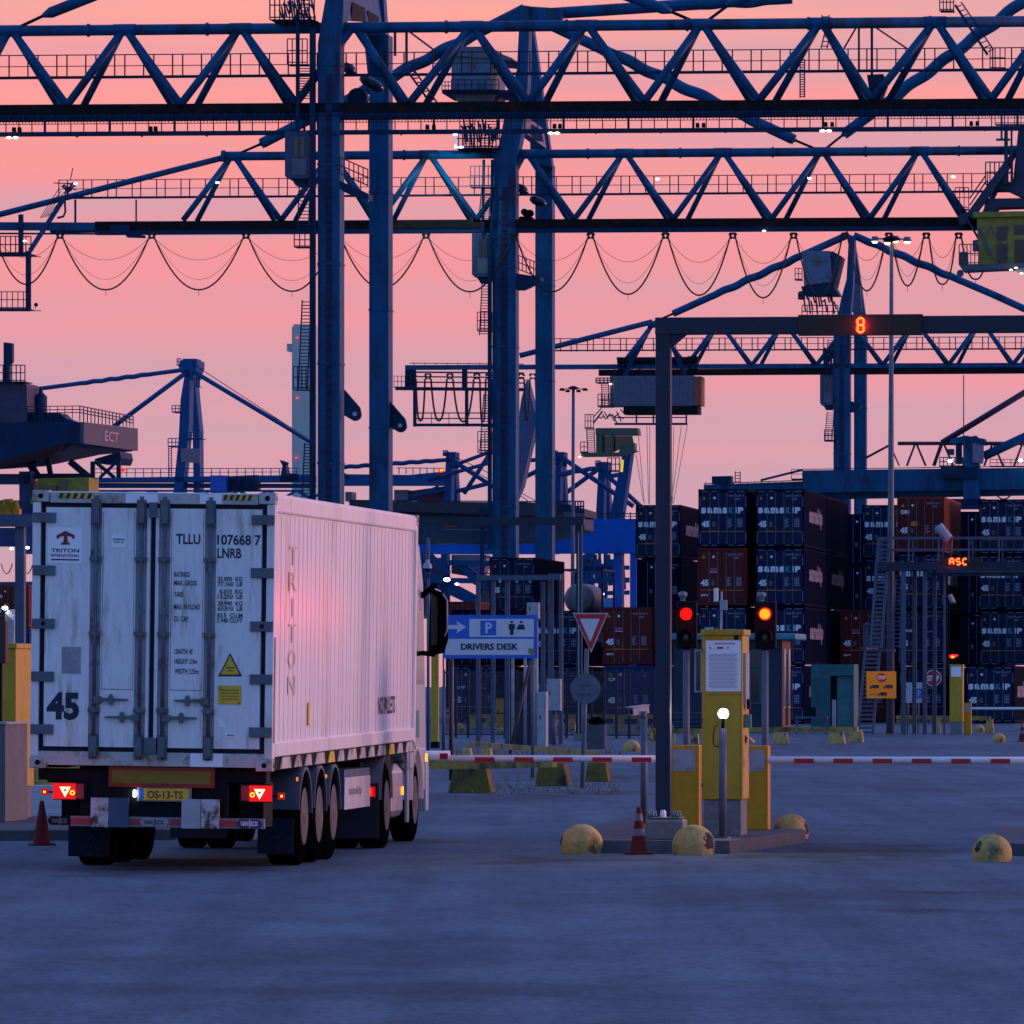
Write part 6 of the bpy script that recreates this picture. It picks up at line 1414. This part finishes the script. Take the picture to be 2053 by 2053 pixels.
# ---------------- farther cranes ----------------
def simple(name,label,cat,Y,base,parts,mt=BLUEF,gp=None):
    G=mk(Y); o=G(base,1400); o.z=0; th=thing(name,label,cat,o,gp)
    for nm,kind,data in parts:
        m=MB()
        for d in data:
            if kind=='q': quad(m,G,d[0],d[1],d[2] if len(d)>2 else 0)
            elif kind=='b': m.bar(G(d[0],d[1]),G(d[2],d[3]),d[4])
            elif kind=='c': cage(m,G,*d)
            elif kind=='s': stair(m,G,*d)
            elif kind=='t': m.tube(G(d[0],d[1]),G(d[2],d[3]),d[4],8)
        m.done(nm,mt if not isinstance(mt,dict) else mt.get(nm,BLUEF),th)
    return th,G
# crane D on the left (behind the container)
th,G=simple('ship_crane','distant blue ship crane with a wide stay fan above the white container','crane',900,380,[
 ('leg','q',[([(372,740),(381,745),(379,850),(366,990),(347,990),(358,880),(362,800)],3)]),('leg','q',[([(381,745),(389,745),(394,800),(400,860),(401,990),(388,990),(386,860)],3,12)]),
 ('tower_head','q',[([(362,722),(394,722),(394,735),(386,760),(366,752),(358,735)],6),([(366,719),(393,719),(393,728),(366,728)],4,1)]),
 ('boom','q',[([(180,958),(625,952),(625,966),(180,966)],4)]),('boom','q',[([(180,968),(625,970),(625,977),(180,977)],4,1)]),
 ('platform','c',[(345,813,373,827,0,4,.10,3),(337,879,360,896,0,3,.10,3),(366,867,405,880,0,5,.10,3),(355,719,362,733,0,2,.1,2),(388,720,394,733,0,1,.1,2),(394,758,399,776,0,1,.2,2)]),
 ('ladder','s',[(338,955,338,897,6,12,0,.10)]),('tie_plate','q',[([(363,899),(401,899),(401,929),(363,926)],.3,-.4)]),
 ('walkway_rail','b',[(180,940,600,939,.10),(180,948,600,946,.08)]+[(x,940,x,956,.10) for x in range(186,600,17)]),
 ('lattice','b',[(180,984,610,984,.25)]+[(x,984,x+28,1000,.35) for x in range(190,600,58)]+[(x+56,984,x+28,1000,.3) for x in range(190,600,58)]),
 ('machine_box','q',[([(421,953),(452,953),(452,986),(421,986)],6,-2)])],{'tie_plate':mat('dusk_pink_plate',(.20,.15,.20),.5),'machine_box':mat('mid_blue_box',(.01,.10,.45),.5)})
def st2(a,b_,r,wv=None,s=0,capa=False): stay(th,G,a,b_,r,wv,s=s,mt=BLUEF,capa=capa)
st2((58,782),(372,741),.27,(.3,.8)); st2((228,855),(372,748),.30); st2((622,885),(388,745),.28); rod(th,G,(392,733),(615,878),.05)
m=MB(); quad(m,G,[(452,955),(515,952),(515,984),(452,984)],3,0); m.done('machine_box',mat('dusk_pink_machinery',(.22,.13,.15),.6),th); m=MB(); 
for i in range(12): m.bar(G(455+i*5,960+rnd.uniform(-4,6)),G(458+i*5,984),.5)
m.done('machine_gear',BLUED,th); emit_dot(th,G(244,942),.45,LRED,'warning_light')
m=MB(); quad(m,G,[(560,965),(600,965),(598,950),(574,948),(572,935),(560,922),(572,926),(566,935)],3,0); m.done('winch_gear',BLUED,th)
# big grey-blue machine bridge at the left edge
YL=520; G=mk(YL); o=G(60,1440); o.z=0; bl=thing('crane_bridge','deep blue box bridge with a grey end panel and railings at the left edge','crane',o)
m=MB(); quad(m,G,[(-60,846),(161,846),(161,889),(130,888),(0,924),(-60,942)],3,0); m.done('box_girder',BLUED,bl)
m=MB(); m.slab([G(161,889,0),G(270,904,40),G(270,859,40),G(161,846,0)],.25,A); m.done('end_panel',mat('dusk_grey_panel',(.085,.085,.12),.6,0,.2,var=.1),bl)
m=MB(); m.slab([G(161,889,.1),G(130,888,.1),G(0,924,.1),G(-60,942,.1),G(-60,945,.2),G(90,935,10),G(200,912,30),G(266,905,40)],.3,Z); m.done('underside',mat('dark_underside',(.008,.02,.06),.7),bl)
m=MB()
def ep(f,g): return G(161,846,0).lerp(G(270,859,40),f)-Z*(G(161,846,0).z-G(161,889,0).z)*g-D*.0+A*.0
a_=(G(270,859,40)-G(161,846,0)); u_=a_.normalized(); base_=G(161,889,0)+Vector((-u_.y,u_.x,0))*-.03
nrm=Vector((u_.y,-u_.x,0))
o_=G(161,889,0).lerp(G(270,904,40),.36)+A*.29; ln=(G(270,904,40)-G(161,889,0)).length; uu=(G(270,904,40)-G(161,889,0)).normalized(); 
m=MB(); m.text('ECT',o_+Z*.40,ln*.26,.75,uu,Z); m.done('lettering',mat('dim_pink_ink',(.38,.26,.30),.5,var=0),bl)
m=MB(); 
for k in (0,7,13): m.bar(G(55,815+k,.5),G(160,814+k,.5),.06); m.bar(G(160,814+k,.5),G(267,835+k,39),.07)
for i in range(7): m.bar(G(55+i*15,815,.5),G(55+i*15,846,.5),.05)
for i in range(16): f=i/15; p=G(160,814,.5).lerp(G(267,835,39),f); q=G(160,845,.5).lerp(G(267,857,39),f); m.bar(p,q,.07)
m.done('handrail',BLUED,bl)
m=MB(); quad(m,G,[(-40,762),(50,768),(54,775),(54,846),(-40,846)],5,.5); m.done('winch_house',mat('dark_winch_house',(.045,.045,.085),.6,dirt=(.01,.02,.06)),bl)
m=MB(); cage(m,G,-20,732,50,766,0,8,.07,3); quad(m,G,[(7,686),(24,688),(24,725),(18,731),(18,765),(7,765)],.8,.3); m.lathe(G(82,840,4),[(.45,0),(.45,1.6),(.15,1.9),(.12,2.3)],12); quad(m,G,[(56,826),(120,828),(130,838),(150,846),(56,846)],3,1); m.done('deck_gear',BLUED,bl)
m=MB(); 
for x0,y0,x1,y1,t_ in ((45,905,75,955,.5),(78,900,60,955,.3),(92,898,102,955,.35),(140,925,180,958,.45),(190,925,230,958,.25),(235,925,200,958,.2),(238,925,238,958,.3),(186,925,186,958,.3),(60,955,185,955,.4)): m.bar(G(x0,y0,6),G(x1,y1,6),t_)
quad(m,G,[(190,920),(240,905),(243,918),(238,930),(190,928)],5,8); m.done('bracing',BLUED,bl)
m=MB(); quad(m,G,[(75,959),(178,957),(178,1010),(60,1010)],4,3); c_=m.done('cab',YELG,bl); m=MB(); quad(m,G,[(121,962),(136,962),(136,980),(121,980)],.1,2.9); quad(m,G,[(68,974),(112,973),(112,990),(68,990)],.3,2.6); m.done('window',GLS,c_)
m=MB(); quad(m,G,[(38,945),(62,945),(66,1110),(40,1110)],2,4); quad(m,G,[(-40,950),(60,950),(60,970),(-40,970)],2,4); quad(m,G,[(-40,1003),(66,1003),(66,1032),(-40,1032)],2,4); quad(m,G,[(-40,1058),(66,1058),(66,1095),(-40,1095)],2,5); quad(m,G,[(-40,1167),(66,1166),(66,1177),(-40,1178)],1,5); m.done('frame',mat('bridge_frame_blue',(.012,.05,.16),.5),bl)
m=MB(); 
for i in range(8): m.bar(G(-5+i*5,rnd.uniform(1000,1015),0),G(0+i*5,rnd.uniform(1025,1045),0),.35)
quad(m,G,[(18,1020),(38,1020),(38,1042),(18,1042)],1,0); m.done('yellow_hook_gear',YELD,bl)
m=MB(); 
for x0,x1 in ((2,25),(44,66)): m.path([G(x0+(x1-x0)*k/8,1130+20*(1-(2*k/8-1)**2),5) for k in range(9)],.04,4)
m.done('cable_loop',CABLE,bl); emit_dot(bl,G(55,1098,0),.14,LWH); emit_dot(bl,G(23,1100,0),.12,LWH)
# central background: girders and bright blue portal
YM=540; G=mk(YM); o=G(1000,1440); o.z=0; bm=thing('crane_bridge','dark bridge and deep girder behind the lorry cab and centre crane legs','crane',o)
DT=mat('dusk_teal_girder',(.012,.045,.085),.55,dirt=(.01,.03,.05)); m=MB(); quad(m,G,[(700,1004),(1125,1008),(1172,1022),(1172,1036),(1100,1036),(700,1022)],8,0); m.done('deck',mat('dark_deck',(.03,.035,.05),.7),bm)
m=MB(); quad(m,G,[(700,1022),(1130,1030),(1172,1040),(1172,1062),(1090,1085),(990,1088),(700,1088)],6,1); m.done('box_girder',DT,bm)
m=MB(); quad(m,G,[(1127,1025),(1172,1030),(1172,1036),(1130,1036)],.3,-.2); m.done('end_plate',mat('dusk_grey_panel',(.16,.14,.19),.5),bm)
m=MB(); cage(m,G,1120,1005,1170,1028,0,9,.10,3); m.bar(G(700,1003,0),G(1120,1006,0),.08); m.bar(G(968,1015,0),G(966,1190,0),.3); stair(m,G,966,1190,968,1060,24,8,0,.12); m.done('handrail',BLUED,bm)
m=MB(); m.bar(G(893,1062,-.1),G(978,1062,-.1),.07); m.done('script_line',mat('dim_blue_ink',(.06,.10,.16),.5,var=0),bm)
m=MB(); m.bar(G(893,1055,-.1),G(915,1055,-.1),.14); m.done('red_mark',mat('dim_red_ink',(.18,.03,.03),.5,var=0),bm)
YP=560; G=mk(YP); o=G(1250,1420); o.z=0; bp_=thing('portal_crane','bright blue portal beam with two slotted legs left of the container stacks','crane',o)
m=MB(); quad(m,G,[(1120,1041),(1300,1040),(1300,1109),(1100,1109),(1100,1085)],3,0); m.done('beam',BLUEB,bp_); m=MB(); quad(m,G,[(700,1087),(1112,1087),(1112,1110),(700,1110)],3,.3); m.done('beam',BLUEB,bp_)
for x0,x1 in ((1230,1246),(1263,1276)): m=MB(); quad(m,G,[(x0,1108),(x1,1108),(x1,1440),(x0,1440)],2,.2); m.done('leg',BLUEB,bp_)
m=MB(); m.bar(G(1180,1030,0),G(1276,1030,0),.08)
for x in range(1180,1280,14): m.bar(G(x,1027,0),G(x,1041,0),.08)
m.bar(G(1180,1035,0),G(1276,1035,0),.06); m.done('handrail',BLUED,bp_)
m=MB(); quad(m,G,[(1207,1200),(1232,1198),(1232,1300),(1212,1300),(1205,1225)],2,-.5); m.done('machine_box',mat('sky_blue_box',(.03,.20,.50),.5),bp_)
emit_dot(bp_,G(1207,1191,-1),.18,LWARM); emit_dot(bp_,G(896,1162,-1),.24,LWH); emit_dot(bp_,G(916,1171,-1),.16,LWARM)
# clutter of struts under the beam
th,G=simple('conveyor_frame','tangle of blue struts and sloping beams under the blue portal beam','frame',700,960,[
 ('sloping_beam','q',[([(830,1140),(850,1140),(955,1195),(955,1218),(830,1160)],2),([(915,1133),(935,1133),(985,1170),(985,1185),(950,1172)],2),([(830,1165),(860,1180),(870,1195),(840,1190)],2)]),
 ('pillar','q',[([(884,1110),(897,1110),(897,1230),(884,1230)],2),([(840,1108),(850,1108),(850,1240),(840,1240)],2),([(1172,1108),(1182,1108),(1182,1180),(1172,1180)],2),([(1186,1120),(1194,1120),(1180,1200),(1172,1200)],1),([(1199,1108),(1203,1108),(1203,1240),(1199,1240)],1),([(1210,1108),(1216,1108),(1216,1240),(1210,1240)],1)]),
 ('crossbar','b',[(830,1163,1000,1165,.5),(900,1128,1000,1130,.5),(1170,1140,1262,1138,.4),(1166,1165,1262,1163,.5),(1185,1190,1262,1188,.4),(1170,1120,1192,1110,.6),(860,1110,900,1150,.5)]+[(1165+i*9,1112+i%3*9,1170+i*9,1190-i%4*8,.4) for i in range(10)])],mat('far_strut_blue',(.010,.065,.19),.7,0,.15))  # plain dark blue for the far struts
m=MB(); quad(m,G,[(905,1112),(975,1112),(975,1135),(965,1160),(905,1150)],3,2); quad(m,G,[(854,1118),(884,1118),(884,1150),(870,1160),(854,1150)],3,2); quad(m,G,[(960,1160),(995,1160),(995,1225),(960,1225)],3,3); m.done('grey_bin',mat('far_grey_lilac',(.16,.13,.19),.6),th)  # plain grey-lilac for the far bins
# leaning far boom legs behind cab and centre
th,G=simple('leaning_crane','pale blue leaning crane leg below the small green cab','crane',760,1240,[('leg','q',[([(1249,905),(1266,905),(1246,1045),(1220,1045)],3)])],mat('far_leg_blue',(.006,.060,.19),.7,0,.15))  # plain dark blue for the far leg
th,G=simple('leaning_crane','grey-blue leaning crane leg between the two centre crane legs','crane',780,1060,[('leg','q',[([(1056,760),(1076,840),(1046,975),(1030,1010),(1034,880),(1045,800)],3)])],mat('far_leg_grey',(.075,.11,.20),.7,0,.15))  # plain grey-blue for the far leg
# three small far ship cranes E F G
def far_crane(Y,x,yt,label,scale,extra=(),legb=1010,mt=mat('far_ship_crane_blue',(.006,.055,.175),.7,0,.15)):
    k=scale; th,G=simple('ship_crane',label,'crane',Y,x,[('leg','q',[([(x-9*k,yt+14*k),(x+3*k,yt+14*k),(x+1*k,legb),(x-14*k,legb)],4)]),('leg','q',[([(x+2*k,yt+14*k),(x+9*k,yt+14*k),(x+14*k,legb),(x+4*k,legb)],4,10)]),
      ('tower_head','q',[([(x-9*k,yt),(x+10*k,yt),(x+10*k,yt+20*k),(x-9*k,yt+20*k)],5),([(x-14*k,yt+3*k),(x+12*k,yt+1*k),(x+12*k,yt+4*k),(x-14*k,yt+6*k)],4,1)]),('platform','c',[(x-14*k,yt-2,x-5*k,yt+8*k,0,2,.2,2),(x+8*k,yt+20*k,x+14*k,yt+32*k,0,2,.3,2)])],mt,'distant ship cranes behind the terminal')
    for a,b_,r,wv in extra: stay(th,G,a,b_,r,wv,mt=mt,capa=False)
    return th,G
th,G=far_crane(1150,903,906,'far ship crane right of the nearest crane legs, beside an orange light',1.0,(((640,940),(897,922),.32,(.05,.95)),((700,958),(640,920),.3,None),((1050,1015),(908,924),.35,None),((860,962),(985,927),.3,None),((930,990),(985,905),.35,None),((915,985),(985,968),.35,None),((825,1000),(880,976),.3,None),((820,996),(895,982),.28,None),((905,935),(985,905),.3,None)),1006)
m=MB(); quad(m,G,[(640,950),(820,952),(893,945),(893,973),(640,973)],4,0); m.done('boom',BLUEF,th); emit_dot(th,G(884,943),.5,LRED,'warning_light'); emit_dot(th,G(885,943,-.6),.25,LORR,'warning_light')
m=MB(); 
for x in range(800,890,14): m.bar(G(x,938),G(x,950),.14)
m.bar(G(795,938),G(890,939),.12); m.done('handrail',BLUED,th)
for a,b_ in (((910,915),(1015,965)),((910,922),(1000,972)),((1030,980),(1075,1005)),((1030,985),(1070,1012))): rod(th,G,a,b_,.06)
m=MB(); quad(m,G,[(815,985),(890,975),(893,1004),(830,1004)],6,3); m.done('red_superstructure',mat('dusk_red_hull',(.20,.045,.07),.6),th)
m=MB(); quad(m,G,[(790,982),(818,982),(818,1004),(790,1004)],5,2); quad(m,G,[(692,986),(705,986),(705,1005),(692,1005)],5,2); m.done('grey_superstructure',mat('far_grey_lilac',(.16,.13,.19),.6),th)
th,G=far_crane(1200,1122,906,'far ship crane just right of the second centre crane leg',.9,(((1040,925),(1118,918),.35,None),((1040,962),(1118,925),.4,None),((1270,1015),(1126,917),.4,None),((1122,952),(1185,940),.35,(.0,1)),((1040,1008),(1090,1015),.3,None)),1010)
for a,b_ in (((1124,912),(1200,962)),): rod(th,G,a,b_,.07)
th,G=far_crane(1250,1209,926,'far ship crane in front of the leaning crane leg',1.05,(((1116,950),(1204,938),.38,(.1,.9)),((1116,1002),(1200,940),.40,None),((1290,1020),(1214,950),.38,None),((1216,956),(1240,952),.4,None)),1040)
# right background: pale blue girder crane
YR=480; G=mk(YR); o=G(1950,1440); o.z=0; br_=thing('gantry_crane','blue box girder crane low behind the stacks at the right','crane',o)
m=MB(); quad(m,G,[(1609,943),(2110,937),(2110,980),(1609,988)],3,0); m.done('box_girder',BLUE,br_); m=MB(); quad(m,G,[(1609,984),(2110,978),(2110,990),(1609,1000)],3.4,.2); m.done('lower_flange',BLUED,br_)
m=MB(); quad(m,G,[(1411,972),(1609,965),(1609,1000),(1411,1000)],3,.2); m.done('end_girder',BLUE,br_)
m=MB(); quad(m,G,[(1427,955),(1466,954),(1466,970),(1427,970)],1.5,1); stair(m,G,1474,968,1474,945,10,4,0,.06); m.bar(G(1411,970,0),G(1609,963,0),.06); m.bar(G(1525,963,0),G(1609,942,0),.14); m.bar(G(1607,941,0),G(2110,934,0),.05)
for x in range(1415,1609,14): m.bar(G(x,966,0),G(x,972,0),.04)
cage(m,G,1587,941,1609,962,0,1,.04,1); m.done('deck_gear',BLUED,br_)
m=MB(); quad(m,G,[(1931,878),(1957,873),(1963,880),(1963,1012),(1931,1012)],1.6,-.6); quad(m,G,[(1905,880),(1935,873),(1975,880),(1975,892),(1950,888),(1905,890)],2,-.4); t_=m.done('tower',BLUE,br_)
m=MB(); quad(m,G,[(1950,888),(1972,893),(1972,918),(1970,930),(1950,926)],.3,-.8); m.done('pale_panel',mat('dusk_pale_panel',(.22,.20,.28),.5),t_)
m=MB(); cage(m,G,1884,917,1930,936,-.6,6,.06,1.5); quad(m,G,[(1899,900),(1912,900),(1912,912),(1899,912)],.6,-.5); quad(m,G,[(1916,892),(1928,892),(1928,930),(1916,930)],.5,-.3); quad(m,G,[(1886,936),(1960,936),(1960,960),(1886,958)],.3,-.8); quad(m,G,[(1896,1000),(1975,1000),(1975,1020),(1896,1020)],2,-.6); m.done('tower_gear',BLUED,br_)
emit_dot(br_,G(1905,924,-.9),.15,LWH,'floodlight'); emit_dot(br_,G(2046,923,-.9),.15,LWH,'floodlight')
MPU=mat('dusk_maroon_steel',(.055,.022,.06),.6); stay(br_,G,(1888,888),(2090,765),.20,None,mt=MPU,capa=False); stay(br_,G,(1972,915),(2110,850),.30,None,capa=False)
m=MB(); m.tube(G(1800,889),G(2110,889),.12,8); m.tube(G(1736,918),G(1790,889),.08,6)
for x in (1835,1890,1990,2050): 
    m.tube(G(x,889),G(x-17,934),.07,6); m.tube(G(x+2,889),G(x+21,934),.07,6)
m.tube(G(1790,905),G(1803,934),.05,6); m.tube(G(1888,889),G(1872,934),.12,6); m.done('light_truss',MPU,br_)
m=MB(); m.tube(G(1932,875),G(1932,752),.035,5); m.done('antenna',BLUED,br_)
m=MB(); cage(m,G,1985,921,2110,936,0,9,.04,1); m.path([G(1998+28*k/8,993+8*(1-(2*k/8-1)**2),0) for k in range(9)],.05,5); m.done('handrail',BLUED,br_)
# chimney
Y=1500; G=mk(Y); o=G(603,1395); o.z=0; ch=thing('chimney','pale grey-blue chimney tower with small red lights, half hidden by the nearest crane','tower',o)
m=MB(); quad(m,G,[(585,655),(628,651),(628,1392),(586,1392)],6,0); m.done('shaft',mat('pale_chimney_grey',(.46,.50,.46),.9,0,.05,var=.1),ch)  # the shaft is pale by its own colour
m=MB(); quad(m,G,[(575,689),(587,689),(587,706),(575,704)],4,1); quad(m,G,[(588,650),(622,650),(622,656),(588,656)],5,.4); m.done('bracket',mat('pale_chimney_grey',(.26,.32,.42)),ch)
for x,y in ((596,677),(596,798),(594,918)): emit_dot(ch,G(x,y,-.6),.28,glow_mat('aviation_red_lamp',(1,.05,.08),1.6),'warning_light')
